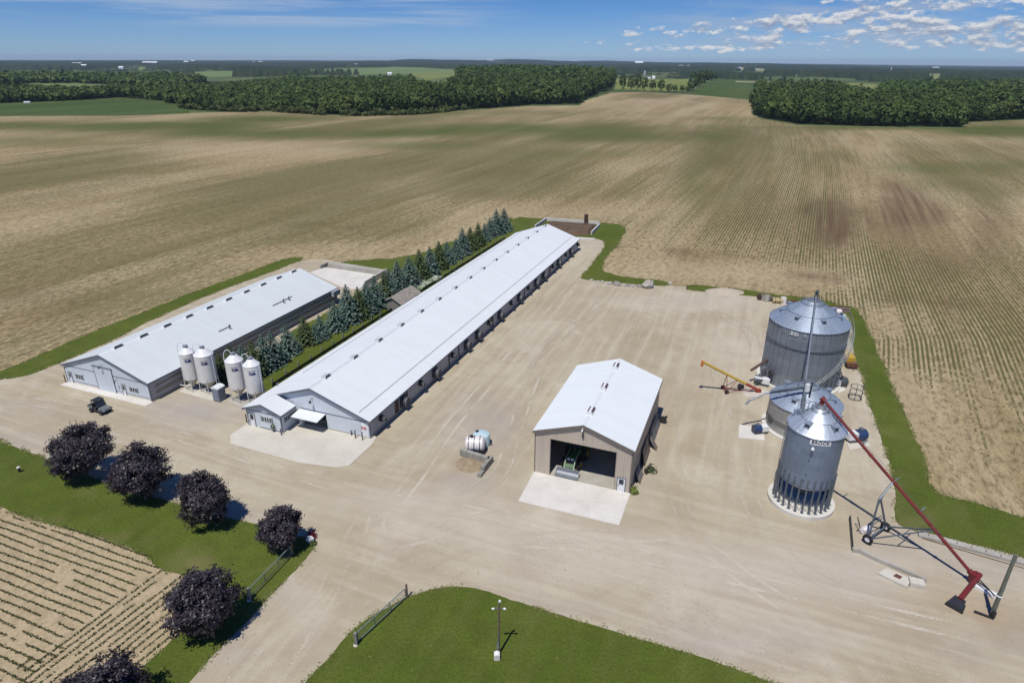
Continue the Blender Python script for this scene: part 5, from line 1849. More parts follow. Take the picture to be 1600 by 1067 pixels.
b = MB().tube((SML[2] * math.cos(a), SML[2] * math.sin(a), 8.65), ((SML[2] + 0.35) * math.cos(a), (SML[2] + 0.35) * math.sin(a), 8.62), 0.05).blob(((SML[2] + 0.42) * math.cos(a), (SML[2] + 0.42) * math.sin(a), 8.62), (0.17, 0.17, 0.15), 2, 0)
b.build('yard_lamp', M_['white_paint'], sm)
for aa, zz in ((fa - 0.25, 7.0), (fa - 0.25, 5.2), (fa - 0.3, 4.4)):
    MB().bx(-0.01, 0.06, -0.1, 0.1, -0.06, 0.06).build('inspection_port', M_['dark_steel'], sm, False, (SML[2] * math.cos(aa), SML[2] * math.sin(aa), zz)).rotation_euler = (0, 0, aa)
# ladder cage at the back left of the hopper bin's peak
b = MB()
cxa, cya = -1.45, 0.75
for k in range(4):
    z = 11.0 + k * 0.42
    b.path([(cxa + 0.52 * math.cos(2 * math.pi * i / 14), cya + 0.52 * math.sin(2 * math.pi * i / 14), z) for i in range(15)], 0.022, 5)
for i in range(7):
    a = 2 * math.pi * i / 7
    b.tube((cxa + 0.52 * math.cos(a), cya + 0.52 * math.sin(a), 10.8), (cxa + 0.52 * math.cos(a), cya + 0.52 * math.sin(a), 12.27), 0.022, 0.022, 5)
b.build('ladder_cage', M_['grey_steel'], sm)
b = MB()
for s in (-0.2, 0.2):
    b.bar((-SML[2] - 0.08, s + 0.5, 0.5), (-SML[2] - 0.08, s + 0.5, 10.0), 0.05)
for k in range(30):
    b.bar((-SML[2] - 0.08, 0.3, 0.8 + k * 0.31), (-SML[2] - 0.08, 0.7, 0.8 + k * 0.31), 0.03)
b.build('ladder', M_['grey_steel'], sm)

# transfer auger that climbs from the hopper bin over the middle bin to the peak of the largest
t = thing('transfer_auger', 'long inclined grey tube auger climbing past the middle bin to the largest bin peak', 'auger', (32.6, 62.6, 0))
A, B_ = Vector((32.9, 63.0, 1.2)), Vector((44.2, 89.0, 13.9))
A, B_ = A - t.location, B_ - t.location
Mx = A.lerp(B_, 0.46)
MB().tube(A, Mx, 0.15, 0.15, 12).build('lower_tube', M_['auger_frame_steel'], t, True)
MB().tube(Mx, B_, 0.12, 0.12, 12).build('upper_tube', M_['galvanized_wall'], t, True)
MB().tube(B_ + Vector((0, 0, -0.35)), B_ + Vector((0, 0, 0.45)), 0.24, 0.2, 12).tube(B_ + Vector((0, 0, 0.45)), B_ + Vector((0, -0.25, 0.75)), 0.2, 0.26, 12).build('discharge_head', M_['dark_steel'], t, True)
MB().bx(A.x - 0.4, A.x + 0.4, A.y - 0.4, A.y + 0.4, 0.0, 1.3).build('intake_boot', M_['grey_steel'], t)

t = thing('downspout_auger', 'grey spout arm reaching left over the middle bin roof with a drooping end', 'auger', (38.2, 73.4, 0))
S0 = Vector((38.1, 73.2, 7.35))
E1 = Vector(at(1204, 611.5, 5.6))
E2 = Vector(at(1172, 625, 4.6))
E3 = Vector(at(1164.5, 632, 4.0))
o_ = t.location
MB().tube(S0 - o_, E1 - o_, 0.17, 0.17, 10).tube(S0 - o_ + Vector((0, 0, -0.35)), E1 - o_ + Vector((0, 0, -0.25)), 0.07, 0.07, 8).build('arm_tube', M_['auger_frame_steel'], t, True)
MB().path([tuple(E1 - o_), tuple(E2 - o_), tuple(E3 - o_)], 0.13, 10).build('spout', M_['grey_steel'], t, True)
MB().tube((S0.x - o_.x, S0.y - o_.y, 0.0), S0 - o_ + Vector((0, 0, 0.35)), 0.11, 0.11, 8).build('support_post', M_['black_steel'], t)
t = thing('bin_floodlight', 'pale floodlight on a slim post above the hopper bin roof', 'lamp', (31.0, 60.2, 11.0))
MB().tube((0, 0, -0.4), (0.1, 0.35, 2.2), 0.06, 0.06, 8).build('post', M_['grey_steel'], t)
MB().bx(-0.08, 0.28, 0.2, 0.5, 2.1, 3.0).build('lamp_head', M_['white_paint'], t)


# aeration fans with their housings
def aeration_fan(label, x, y, rz, m, sc=1.0):
    t = thing('aeration_fan', label, 'fan', (x, y, 0), rz, 'aeration fans at the grain bins')
    MB().tube((-0.9, 0, 0.75), (0.2, 0, 0.75), 0.62, 0.62, 18).build('fan_housing', m, t, True)
    MB().bx(0.2, 1.3, -0.45, 0.45, 0.35, 1.15).build('duct', M_['white_paint'], t)
    MB().bx(-0.85, 1.2, -0.5, -0.36, 0.0, 0.3).bx(-0.85, 1.2, 0.36, 0.5, 0.0, 0.3).build('skid', M_['dark_steel'], t)
    MB().bx(-0.5, -0.1, -0.2, 0.2, 1.36, 1.6).build('motor_box', M_['grey_steel'], t)
    MB().tube((-0.95, 0, 0.75), (-0.905, 0, 0.75), 0.5, 0.5, 16).build('intake_grille', M_['louver_dark'], t)
    t.scale = (sc, sc, sc)
    return t


p = at(1185, 676)
aeration_fan('blue aeration fan on the white slab at the left of the middle bin', p[0], p[1], R(10), M_['fan_blue'], 0.9)
p = at(1338, 688)
aeration_fan('largest blue aeration fan, on the right of the hopper bin under the red auger', p[0], p[1], R(190), M_['fan_blue'], 1.15)
p = at(1312, 603)
aeration_fan('grey aeration fan at the right foot of the largest bin', p[0], p[1], R(185), M_['dark_steel'], 1.0)
p = at(1188, 600)
aeration_fan('aeration fan with white ducting at the left foot of the largest bin', p[0], p[1], R(-30), M_['grey_steel'], 1.0)
slab('concrete_pad', [g2(1155, 664), g2(1192, 666), g2(1195, 688), g2(1154, 684)], 0.06, 'concrete_pale')
slab('concrete_pad', [g2(1156, 609), g2(1178, 605), g2(1204, 612), g2(1196, 619), g2(1166, 621)], 0.06, 'concrete_slab')
slab('concrete_pad', [g2(1322, 690), g2(1350, 684), g2(1360, 697), g2(1328, 704)], 0.06, 'concrete_slab')
slab('concrete_pad', [g2(1308, 607), g2(1318, 604), g2(1321, 610), g2(1310, 614)], 0.06, 'concrete_pale')

# ------------------------------------------------------------------ feed bins
FB = [(-47.14, 85.21, 1.08, 6.05, 6.95, 1.95, 'slim white feed bin, leftmost of the four, beside the shorter barn wall'), (-44.51, 84.71, 1.32, 6.0, 7.05, 1.9, 'widest white feed bin, left of the grey portable toilet'),
      (-38.99, 82.05, 1.20, 6.3, 7.3, 2.15, 'white feed bin just right of the grey portable toilet'), (-36.35, 81.37, 1.12, 6.0, 6.95, 1.85, 'white feed bin at the right end, half hidden by the long barn roof')]
for x, y, r, he, hp, hb, lb in FB:
    t = thing('feed_bin', lb, 'feed bin', (x, y, 0), 0, 'white feed bins between the barns')
    MB().lathe([(r, hb), (r, he)], 40).build('bin_body', M_['bin_white'], t, True)
    MB().lathe([(r + 0.03, he - 0.03), (r + 0.03, he + 0.01), (0.28, hp - 0.12), (0.28, hp - 0.1)], 40, cap=False).build('roof_cone', M_['white_paint'], t, True)
    MB().lathe([(0.30, hp - 0.2), (0.36, hp - 0.05), (0.36, hp + 0.12), (0.0, hp + 0.2)], 20).build('fill_cap', M_['vent_grey'], t, True)
    MB().lathe([(r - 0.01, hb), (0.22, hb - 1.25), (0.2, hb - 1.45)], 32).build('hopper', M_['bin_hopper'], t, True)
    for k in range(4):
        a = R(-75) + k * math.pi / 2
        ca, sa = math.cos(a), math.sin(a)
        MB().tube(((r + 0.02) * ca, (r + 0.02) * sa, 0), ((r + 0.03) * ca, (r + 0.03) * sa, hb + 0.5), 0.055, 0.055, 7).bx((r + 0.02) * ca - 0.15, (r + 0.02) * ca + 0.15, (r + 0.02) * sa - 0.15, (r + 0.02) * sa + 0.15, 0, 0.03).build('leg', M_['bin_white'], t)
    b = MB()
    for k in range(4):
        a, a2 = R(-75) + k * math.pi / 2, R(-75) + (k + 1) * math.pi / 2
        b.tube((r * math.cos(a), r * math.sin(a), 0.35), (r * math.cos(a2), r * math.sin(a2), 0.35), 0.03, 0.03, 5)
    b.build('brace', M_['grey_steel'], t)
    # fill pipe that loops up over the roof
    a = R(185)
    pts = [((r + 0.1) * math.cos(a), (r + 0.1) * math.sin(a), z) for z in (1.2, 3.5, he + 0.5)]
    for k in range(1, 8):
        th = math.pi * k / 8
        q = (r + 0.1) * (0.5 + 0.5 * math.cos(th)) + 0.1 * (1 - math.cos(th))
        pts.append((q * math.cos(a), q * math.sin(a), he + 0.5 + 0.95 * math.sin(th) + 0.03 * k))
    MB().path(pts, 0.045, 7).build('fill_pipe', M_['white_paint'], t, True)
    a = R(-18)
    pts = [((r + 0.1) * math.cos(a), (r + 0.1) * math.sin(a), z) for z in (0.9, 3.0, he + 0.1)] + [(0.5 * math.cos(a), 0.5 * math.sin(a), hp + 0.05)]
    MB().path(pts, 0.05, 7).build('vent_tube', M_['white_paint'], t, True)
    fa = facing(x, y) - 0.12
    e = link('emblem', text_mesh('C', 0.5, M_['emblem_navy'], r + 0.02, fa - 0.20 / r, he - 1.05, 0.008, 0.035), t)
    b = curved_panel(r + 0.01, fa + 0.24 / r, 0.52, he - 1.22, he - 1.05, 0.015, 5)
    for w_, z0, z1 in ((0.42, he - 1.05, he - 0.93), (0.28, he - 0.93, he - 0.86)):
        cpn = curved_panel(r + 0.01, fa + 0.24 / r, w_, z0 + 0.001, z1, 0.015, 5)
        b.add(cpn.v, cpn.f)
    b.build('emblem_block', M_['emblem_navy'], t)
    b = MB()
    for k in range(7):
        cpn = curved_panel(r + 0.01, fa + (-0.42 + k * 0.145) / r, 0.085, he - 0.72 - 0.02 * (k % 2), he - 0.58, 0.012, 2)
        b.add(cpn.v, cpn.f)
    b.build('faded_lettering', M_['emblem_grey'], t)
slab('concrete_pad', [g2(280, 612), g2(296, 601), g2(336, 612), g2(345, 618), g2(334, 627)], 0.05, 'concrete_slab')
slab('concrete_pad', [g2(352, 625), g2(372, 618), g2(402, 630), g2(384, 641)], 0.05, 'concrete_old')
t = thing('feed_pipe', 'white feed pipe lying between the left feed bins and the barn', 'pipe', (*g2(285, 602), 0))
MB().path([(-1.0, -0.2, 1.2), (0.2, -0.8, 0.5), (1.6, -0.9, 0.35)], 0.07, 8).build('pipe', M_['white_paint'], t)

# ------------------------------------------------------------------ portable toilet
p = at(344, 624)
t = thing('portable_toilet', 'slate grey portable toilet with a domed white roof between the feed bins', 'toilet', (p[0], p[1], 0), R(-22))
MB().bx(-0.62, 0.62, -0.62, 0.62, 0.05, 1.95).build('cabin', M_['toilet_grey'], t)
d = MB().bx(-0.45, 0.45, -0.65, -0.622, 0.12, 1.85).build('door', mat('toilet_door', (0.2, 0.23, 0.275), 0.5), t)
MB().bx(0.3, 0.36, -0.69, -0.651, 0.9, 1.1).build('latch', M_['grey_steel'], d)
b = MB()
b.prism_y([(-0.68, 1.95), (0.68, 1.95), (0.68, 2.08), (0.5, 2.22), (0.2, 2.3), (-0.2, 2.3), (-0.5, 2.22), (-0.68, 2.08)], -0.68, 0.68)
b.build('roof', M_['white_paint'], t)
MB().bx(-0.66, 0.66, -0.66, 0.66, 0.0, 0.05).build('skid', M_['black_rubber'], t)

# ------------------------------------------------------------------ bollards round the long barn
for i, (x, y, h, lb) in enumerate([(-17.75, -2.6, 1.15, 'dark steel bollard at the outer left corner of the entry wing'), (-11.25, -3.55, 0.9, 'dark steel bollard at the inner corner of the entry wing'),
                                   (-1.84, -0.67, 1.15, 'dark steel bollard left of the pair by the red notice door'), (-0.76, -0.7, 1.15, 'dark steel bollard right of the pair, in front of the red notice door'), (-2.77, -0.22, 0.7, 'short dark post against the long barn front wall')]):
    q = loc2w(BB, x, y)
    o = MB().tube((0, 0, 0), (0, 0, h), 0.075, 0.075, 10).lathe([(0.075, h), (0.05, h + 0.05), (0, h + 0.06)], 10).build('bollard', M_['black_steel'], None, False, (q[0], q[1], 0.05))
    tag(o, lb, 'bollard', 'bollards at the long barn')
q = loc2w(BB, -12.75, -3.3)
t = thing('hose_reel', 'dull green hose hanging on a stand in front of the entry wing wall', 'hose reel', (q[0], q[1], 0.06), -AZ)
b = MB()
for k in range(5):
    b.path([(0.26 * math.cos(i * 0.6), -0.06 + k * 0.04, 0.75 + 0.33 * math.sin(i * 0.6)) for i in range(12)], 0.035, 6)
b.build('hose', M_['hose_green'], t)
MB().bar((0, 0.1, 0), (0, 0.1, 1.15), 0.08).bar((-0.25, 0, 0.02), (0.25, 0, 0.02), 0.08, 0.04).build('stand', M_['dark_steel'], t)
q = loc2w(BB, -15.3, -3.3)
# post by the shorter barn
q = loc2w(BA, -17.05, -0.3)
o = MB().tube((0, 0, 0), (0, 0, 1.3), 0.07, 0.07, 8).build('bollard', M_['black_steel'], None, False, (q[0], q[1], 0))
tag(o, 'dark steel bollard at the far left corner of the shorter barn', 'bollard')

# ------------------------------------------------------------------ vehicles


def wheel(parent, x, y, r, w, rim_m, name='wheel'):
    """axle along local x"""
    o = MB().lathe([(r * 0.62, -w / 2), (r * 0.9, -w / 2), (r, -w * 0.32), (r, w * 0.32), (r * 0.9, w / 2), (r * 0.62, w / 2)], 20)
    k = MB()
    for i in range(18):
        a = 2 * math.pi * i / 18
        ca, sa = math.cos(a), math.sin(a)
        for sg in (-1, 1):
            k.bar((r * 0.98 * ca, r * 0.98 * sa, sg * w * 0.05), (r * 0.97 * math.cos(a + 0.16 * 1), r * 0.97 * math.sin(a + 0.16), sg * w * 0.46), r * 0.10, r * 0.10, (ca, sa, 0))
    o.add(k.v, k.f)
    wl_ = bpy.data.objects.new(name, bpy.data.meshes.new(name))
    bpy.data.objects.remove(wl_)
    t = o.build(name, M_['black_rubber'], parent)
    t.rotation_euler = (0, R(90), 0)
    t.location = (x, y, r)
    MB().lathe([(0.0, -w * 0.3), (r * 0.3, -w * 0.3), (r * 0.63, -w * 0.46), (r * 0.63, w * 0.46), (r * 0.3, w * 0.3), (0.0, w * 0.3)], 18).build('rim', rim_m, t, True)
    return t


# tractor with a front blade, parked just inside the shed; local -y is its front
q = loc2w(BC, -7.55, 1.1)
tr = thing('tractor', 'green tractor with yellow wheels and a wide grey front bucket inside the shed doorway', 'tractor', (q[0], q[1], 0.07), -AZ)
G_ = M_['tractor_green']
MB().prism_y([(-0.42, 0.85), (0.42, 0.85), (0.45, 1.55), (0.3, 1.78), (-0.3, 1.78), (-0.45, 1.55)], 0.75, 2.6).build('hood', G_, tr)
MB().bx(-0.40, 0.40, 0.70, 0.748, 0.9, 1.68).build('grille', M_['louver_dark'], tr)
for s in (-0.24, 0.24):
    MB().bx(s - 0.14, s + 0.14, 0.66, 0.70, 1.42, 1.62).build('headlight', M_['white_paint'], tr)
MB().bx(-0.3, 0.3, 0.7, 4.2, 0.55, 0.84).build('chassis', M_['dark_steel'], tr)
cb = MB()
for x_, y_ in ((-0.72, 2.75), (0.72, 2.75), (-0.75, 4.1), (0.75, 4.1)):
    cb.bar((x_, y_, 1.1), (x_ * 0.92, y_, 2.78), 0.09)
cab = cb.build('cab_frame', G_, tr)
MB().bx(-0.82, 0.82, 2.6, 4.25, 2.785, 2.98).build('cab_roof', G_, cab)
MB().bx(-0.66, 0.66, 2.80, 4.05, 1.12, 2.75).build('cab_glass', M_['dark_glass'], cab)
wheel(tr, -0.95, 1.35, 0.62, 0.42, M_['rim_yellow'])
wheel(tr, 0.95, 1.35, 0.62, 0.42, M_['rim_yellow'])
wheel(tr, -1.05, 3.7, 0.92, 0.55, M_['rim_yellow'])
wheel(tr, 1.05, 3.7, 0.92, 0.55, M_['rim_yellow'])
for s in (-1, 1):
    MB().prism_y([(s * 0.78, 1.9), (s * 1.34, 1.9), (s * 1.34, 1.98), (s * 0.78, 1.98)], 3.0, 4.4).build('fender', G_, tr)
    la_ = MB().bar((s * 0.58, 2.6, 1.75), (s * 0.58, 0.9, 1.62), 0.14, 0.18).bar((s * 0.58, 0.9, 1.62), (s * 0.58, -0.15, 0.55), 0.14, 0.18).build('loader_arm', M_['tractor_green_light'], tr)
    MB().tube((s * 0.58, 1.7, 1.0), (s * 0.58, 0.75, 1.4), 0.05).build('cylinder', M_['grey_steel'], la_)
MB().bx(-0.51, 0.51, 0.0, 0.12, 0.75, 1.12).bar((-0.5, 0.1, 1.2), (0.5, 0.1, 1.2), 0.1).build('loader_guard', M_['tractor_green_light'], tr)
MB().tube((0.22, 1.7, 1.75), (0.22, 1.7, 2.7), 0.06).build('exhaust_pipe', M_['black_steel'], tr)
bk = MB()
prof = [(-0.15, 0.75), (-0.22, 0.3), (-0.5, 0.06), (-1.05, 0.02), (-1.05, 0.06), (-0.52, 0.12), (-0.28, 0.34), (-0.22, 0.78)]
n = len(prof)
vs = [(-1.4, y_, z_) for y_, z_ in prof] + [(1.4, y_, z_) for y_, z_ in prof]
bk.add(vs, [(i, (i + 1) % n, n + (i + 1) % n, n + i) for i in range(n)] + [tuple(range(n)), tuple(range(2 * n - 1, n - 1, -1))])
for s in (-1.4, 1.36):
    bk.add([(s, -0.2, 0.75), (s, -0.25, 0.2), (s, -1.0, 0.03), (s, -0.95, 0.2), (s + 0.04, -0.2, 0.75), (s + 0.04, -0.25, 0.2), (s + 0.04, -1.0, 0.03), (s + 0.04, -0.95, 0.2)],
           [(0, 1, 2, 3), (7, 6, 5, 4), (0, 4, 5, 1), (1, 5, 6, 2), (2, 6, 7, 3), (3, 7, 4, 0)])
bk.build('bucket', M_['blade_grey'], tr)

# small utility vehicle, front towards local -y
p = at(157.5, 643)
p0, p1 = at(142.5, 648.5), at(157.5, 653)
hd = math.atan2(p1[1] - p0[1], p1[0] - p0[0])
uv = thing('utility_vehicle', 'dark small utility vehicle with roof and open cargo box parked on the gravel lane', 'utility vehicle', (p[0], p[1], 0), hd + math.pi / 2)
U = M_['utv_dark']
MB().bx(-0.62, 0.62, -1.25, 1.35, 0.34, 0.52).build('chassis', U, uv)
MB().prism_y([(-0.62, 0.55), (0.62, 0.55), (0.60, 0.95), (-0.60, 0.95)], -1.05, -0.55).add([(-0.6, -1.5, 0.55), (0.6, -1.5, 0.55), (0.6, -1.051, 0.55), (-0.6, -1.051, 0.55), (-0.5, -1.42, 0.78), (0.5, -1.42, 0.78), (0.58, -1.051, 0.94), (-0.58, -1.051, 0.94)],
      [(3, 2, 1, 0), (4, 5, 6, 7), (0, 1, 5, 4), (1, 2, 6, 5), (2, 3, 7, 6), (3, 0, 4, 7)]).build('hood', M_['utv_grey'], uv)
MB().bx(-0.6, 0.6, -0.1, 0.5, 0.54, 0.9).bx(-0.6, 0.6, 0.38, 0.52, 0.9, 1.35).build('seat', U, uv)
MB().bx(-0.66, 0.66, 0.56, 1.55, 0.68, 0.74).bx(-0.68, -0.62, 0.56, 1.55, 0.74, 1.02).bx(0.62, 0.68, 0.56, 1.55, 0.74, 1.02).bx(-0.62, 0.62, 1.5, 1.55, 0.74, 1.02).build('cargo_box', M_['utv_grey'], uv)
b = MB()
for s in (-0.62, 0.62):
    b.bar((s, -0.62, 0.9), (s * 0.95, -0.25, 1.9), 0.06).bar((s, 0.5, 0.7), (s * 0.95, 0.5, 1.9), 0.06).bar((s, -0.5, 0.5), (s, 0.4, 0.5), 0.06)
b.build('roll_cage', M_['black_steel'], uv)
MB().bx(-0.66, 0.66, -0.38, 0.62, 1.905, 1.97).build('roof', U, uv)
MB().add([(-0.56, -0.60, 0.98), (0.56, -0.60, 0.98), (0.53, -0.28, 1.84), (-0.53, -0.28, 1.84), (-0.56, -0.62, 0.98), (0.56, -0.62, 0.98), (0.53, -0.30, 1.84), (-0.53, -0.30, 1.84)],
         [(0, 1, 2, 3), (7, 6, 5, 4), (0, 4, 5, 1), (2, 6, 7, 3), (1, 5, 6, 2), (3, 7, 4, 0)]).build('windscreen', M_['dark_glass'], uv)
for x_, y_ in ((-0.62, -1.0), (0.62, -1.0), (-0.62, 0.98), (0.62, 0.98)):
    wheel(uv, x_, y_, 0.33, 0.27, M_['dark_steel'])
MB().bx(-0.2, 0.45, 1.56, 1.9, 0.6, 0.8).build('tailgate_load', M_['black_rubber'], uv)
for s in (-0.42, 0.42):
    MB().bx(s - 0.1, s + 0.1, -1.53, -1.49, 0.6, 0.7).build('headlight', M_['white_paint'], uv)

# ------------------------------------------------------------------ augers
p0 = at(1354, 849)
ra = thing('grain_auger', 'long red grain auger on a wheeled grey frame leaning up to the hopper bin', 'auger', (p0[0], p0[1], 0))
o_ = Vector((p0[0], p0[1], 0))
TOP = Vector((32.75, 59.55, 12.45)) - o_
BOT = Vector(at(1522, 900, 0.85)) - o_
d_ = (BOT - TOP).normalized()
MB().tube(TOP, BOT, 0.155, 0.155, 14).build('auger_tube', M_['auger_red'], ra, True)
b = MB()
for f in (0.12, 0.33, 0.5, 0.66, 0.82):
    c = TOP.lerp(BOT, f)
    b.tube(c - d_ * 0.12, c + d_ * 0.12, 0.195, 0.195, 14)
b.build('tube_clamps', M_['auger_red'], ra, True)
MB().tube(TOP - d_ * 0.1, TOP - d_ * 0.55, 0.27, 0.27, 12).tube(TOP - d_ * 0.3, TOP - d_ * 0.3 + Vector((-0.1, 0, -0.75)), 0.2, 0.24, 12).build('discharge_spout', M_['auger_red'], ra, True)
b = MB()
for f in (0.27, 0.49, 0.66):
    c = TOP.lerp(BOT, f)
    b.bar(c, c + Vector((0.75, 0.45, 0.35)), 0.07).bar(c, c + Vector((0.1, 0.0, 0.55)), 0.06)
b.build('truss_brackets', M_['gate_steel'], ra)
c1, c2, c3 = TOP.lerp(BOT, 0.02), TOP.lerp(BOT, 0.49) + Vector((0.1, 0, 0.55)), TOP.lerp(BOT, 0.97)
MB().tube(c1, c2, 0.018, 0.018, 5).tube(c2, c3, 0.018, 0.018, 5).build('truss_cable', M_['dark_steel'], ra)
W1 = Vector((0, 0, 0.55))
p2 = at(1382, 829)
W2 = Vector((p2[0] - p0[0], p2[1] - p0[1], 0.55))
PT = Vector((0.2, 0.25, 5.35))
AT_ = TOP.lerp(BOT, 0.485)
LOWA = TOP.lerp(BOT, 0.755)
b = MB()
b.tube(W1, PT, 0.10, 0.10, 8).tube(W2, PT + Vector((0.25, 0.3, 0)), 0.10, 0.10, 8).tube(W1, W2, 0.10, 0.10, 8)
b.tube(PT, AT_, 0.10, 0.10, 8).tube(PT + Vector((0.25, 0.3, 0)), AT_ + Vector((0.05, 0.1, 0)), 0.08, 0.08, 8)
b.tube(W1, LOWA, 0.075, 0.075, 8).tube(W2, LOWA, 0.085, 0.085, 8).tube(W1.lerp(LOWA, 0.55), W2.lerp(LOWA, 0.55), 0.05, 0.05, 6)
b.tube(W1.lerp(PT, 0.35), W2.lerp(PT, 0.35), 0.05, 0.05, 6).tube(W1.lerp(PT, 0.78), AT_.lerp(PT, 0.62), 0.05, 0.05, 6)
b.build('undercarriage', M_['auger_frame_steel'], ra, True)
ax = (W2 - W1).normalized()
for w_ in (W1, W2):
    t_ = MB().lathe([(0.26, -0.13), (0.47, -0.13), (0.52, -0.06), (0.52, 0.06), (0.47, 0.13), (0.26, 0.13)], 18).build('wheel', M_['black_rubber'], ra)
    t_.location = w_
    t_.rotation_euler = ax.to_track_quat('Z', 'Y').to_euler()
    MB().lathe([(0, -0.09), (0.27, -0.11), (0.27, 0.11), (0, 0.09)], 14).build('rim', M_['white_paint'], t_, True)
# swing hopper at the foot
GB = BOT + Vector((0, 0, 0.1))
H0 = Vector(at(1531, 897, 1.25)) - o_
H1 = Vector(at(1500, 936, 0.7)) - o_
HC = Vector(at(1494, 947, 0.0)) - o_
MB().tube(H0, H1, 0.24, 0.24, 12).build('intake_tube', M_['auger_red'], ra, True)
MB().tube(BOT - d_ * 0.6, BOT + d_ * 0.35, 0.27, 0.27, 12).bx(BOT.x - 0.3, BOT.x + 0.35, BOT.y - 0.3, BOT.y + 0.3, 0.3, 1.25).build('gearbox', M_['auger_red'], ra)
dh = (H1 - H0)
dh.z = 0
dh.normalize()
sd2 = Vector((-dh.y, dh.x, 0))
b = MB()
z0, z1 = 0.12, 0.72
A1 = HC - dh * 0.5
A2 = HC + dh * 0.6
vv = []
for pt, w_ in ((A1, 0.45), (A2, 0.62)):
    for s in (-1, 1):
        vv.append(pt + sd2 * s * w_)
b.add([tuple(v + Vector((0, 0, z0))) for v in vv] + [tuple(v + Vector((0, 0, z1 if i < 2 else 0.5))) for i, v in enumerate(vv)], [(0, 1, 3, 2), (4, 6, 7, 5), (0, 4, 5, 1), (1, 5, 7, 3), (3, 7, 6, 2), (2, 6, 4, 0)])
b.build('intake_hopper', M_['utv_dark'], ra)
b = MB()
b.bar(tuple(A2 + sd2 * 0.67 + Vector((0, 0, 0.3))), tuple(A2 - sd2 * 0.67 + Vector((0, 0, 0.3))), 0.12, 0.3).bar(tuple(A1 + sd2 * 0.5 + Vector((0, 0, 0.15))), tuple(A2 + sd2 * 0.68 + Vector((0, 0, 0.15))), 0.1, 0.2).bar(tuple(A1 - sd2 * 0.5 + Vector((0, 0, 0.15))), tuple(A2 - sd2 * 0.68 + Vector((0, 0, 0.15))), 0.1, 0.2)
b.build('hopper_rim', M_['black_steel'], ra)
MB().bar(tuple(BOT + Vector((0, 0, -0.2))), tuple(Vector(at(1546, 922, 0.6)) - o_), 0.09).bar(tuple(BOT + Vector((0.1, 0.1, 0.1))), tuple(Vector(at(1555, 931, 0.55)) - o_), 0.09).build('drawbar', M_['black_steel'], ra)
q = at(1541, 925)
tag(MB().bx(-0.9, 0.9, -0.28, 0.28, 0.0, 0.28).build('white_tote', M_['white_paint'], None, False, (q[0], q[1], 0)), 'low white tray lying on the gravel beside the red auger drawbar', 'tray').rotation_euler = (0, 0, R(-50))

ya_p = at(1131, 612)
ya = thing('grain_auger', 'short yellow grain auger with a red foot beside the largest bin', 'auger', (ya_p[0], ya_p[1], 0))
o_ = Vector((ya_p[0], ya_p[1], 0))
T = Vector(at(1100, 566.5, 5.0)) - o_
B0 = Vector(at(1185, 609.5, 0.35)) - o_
mid = T.lerp(B0, 0.76)
MB().tube(T, mid, 0.19, 0.19, 12).build('auger_tube', M_['auger_yellow'], ya, True)
MB().tube(mid, B0, 0.21, 0.21, 12).bx(B0.x - 0.4, B0.x + 0.35, B0.y - 0.3, B0.y + 0.3, 0.0, 0.5).build('intake_foot', M_['machine_red'], ya)
MB().tube(T, T + Vector((-0.35, 0.1, 0.1)), 0.24, 0.24, 10).tube(T + Vector((-0.2, 0, 0)), T + Vector((-0.28, 0, -0.55)), 0.2, 0.22, 10).build('discharge_spout', mat('auger_orange', (0.5, 0.16, 0.03), 0.5), ya, True)
WA = Vector(at(1129, 608)) - o_ + Vector((0, 0, 0.32))
WB = Vector(at(1135, 615.5)) - o_ + Vector((0, 0, 0.32))
TA = T.lerp(B0, 0.42)
TB = T.lerp(B0, 0.62)
b = MB()
for w_ in (WA, WB):
    b.tube(w_, TA, 0.05, 0.05, 6).tube(w_, TB, 0.045, 0.045, 6).tube(w_, B0 + Vector((-0.4, 0, 0.1)), 0.04, 0.04, 6)
b.tube(WA, WB, 0.06, 0.06, 6)
b.build('undercarriage', M_['machine_red'], ya)
ax = (WB - WA).normalized()
for w_ in (WA, WB):
    t_ = MB().lathe([(0.15, -0.1), (0.31, -0.1), (0.33, 0.0), (0.31, 0.1), (0.15, 0.1)], 16).build('wheel', M_['black_rubber'], ya)
    t_.location = w_
    t_.rotation_euler = ax.to_track_quat('Z', 'Y').to_euler()
    MB().lathe([(0, -0.06), (0.16, -0.08), (0.16, 0.08), (0, 0.06)], 12).build('rim', M_['brown_steel'], t_)
q = at(1157, 607)
tag(MB().bx(-0.4, 0.4, -0.3, 0.3, 0.0, 0.6).tube((-0.2, 0, 0.6), (-0.2, 0, 0.85), 0.12, 0.12, 10).build('motor_unit', M_['black_steel'], None, False, (q[0], q[1], 0)), 'small black motor unit standing beside the yellow auger frame', 'motor')

# ------------------------------------------------------------------ receiving pit by the road
t = thing('pit_wall', 'low pale concrete wall along the front of the auger pit', 'wall', (*g2(1390, 885), 0))
o_ = t.location


def wall_line(parent, pts, w, h, m, name='wall'):
    b = MB()
    P = [Vector((*g2(*p), 0)) - parent.location for p in pts]
    for a, c in zip(P[:-1], P[1:]):
        b.bar(a + Vector((0, 0, h / 2)), c + Vector((0, 0, h / 2)), w, h)
    return b.build(name, m, parent)


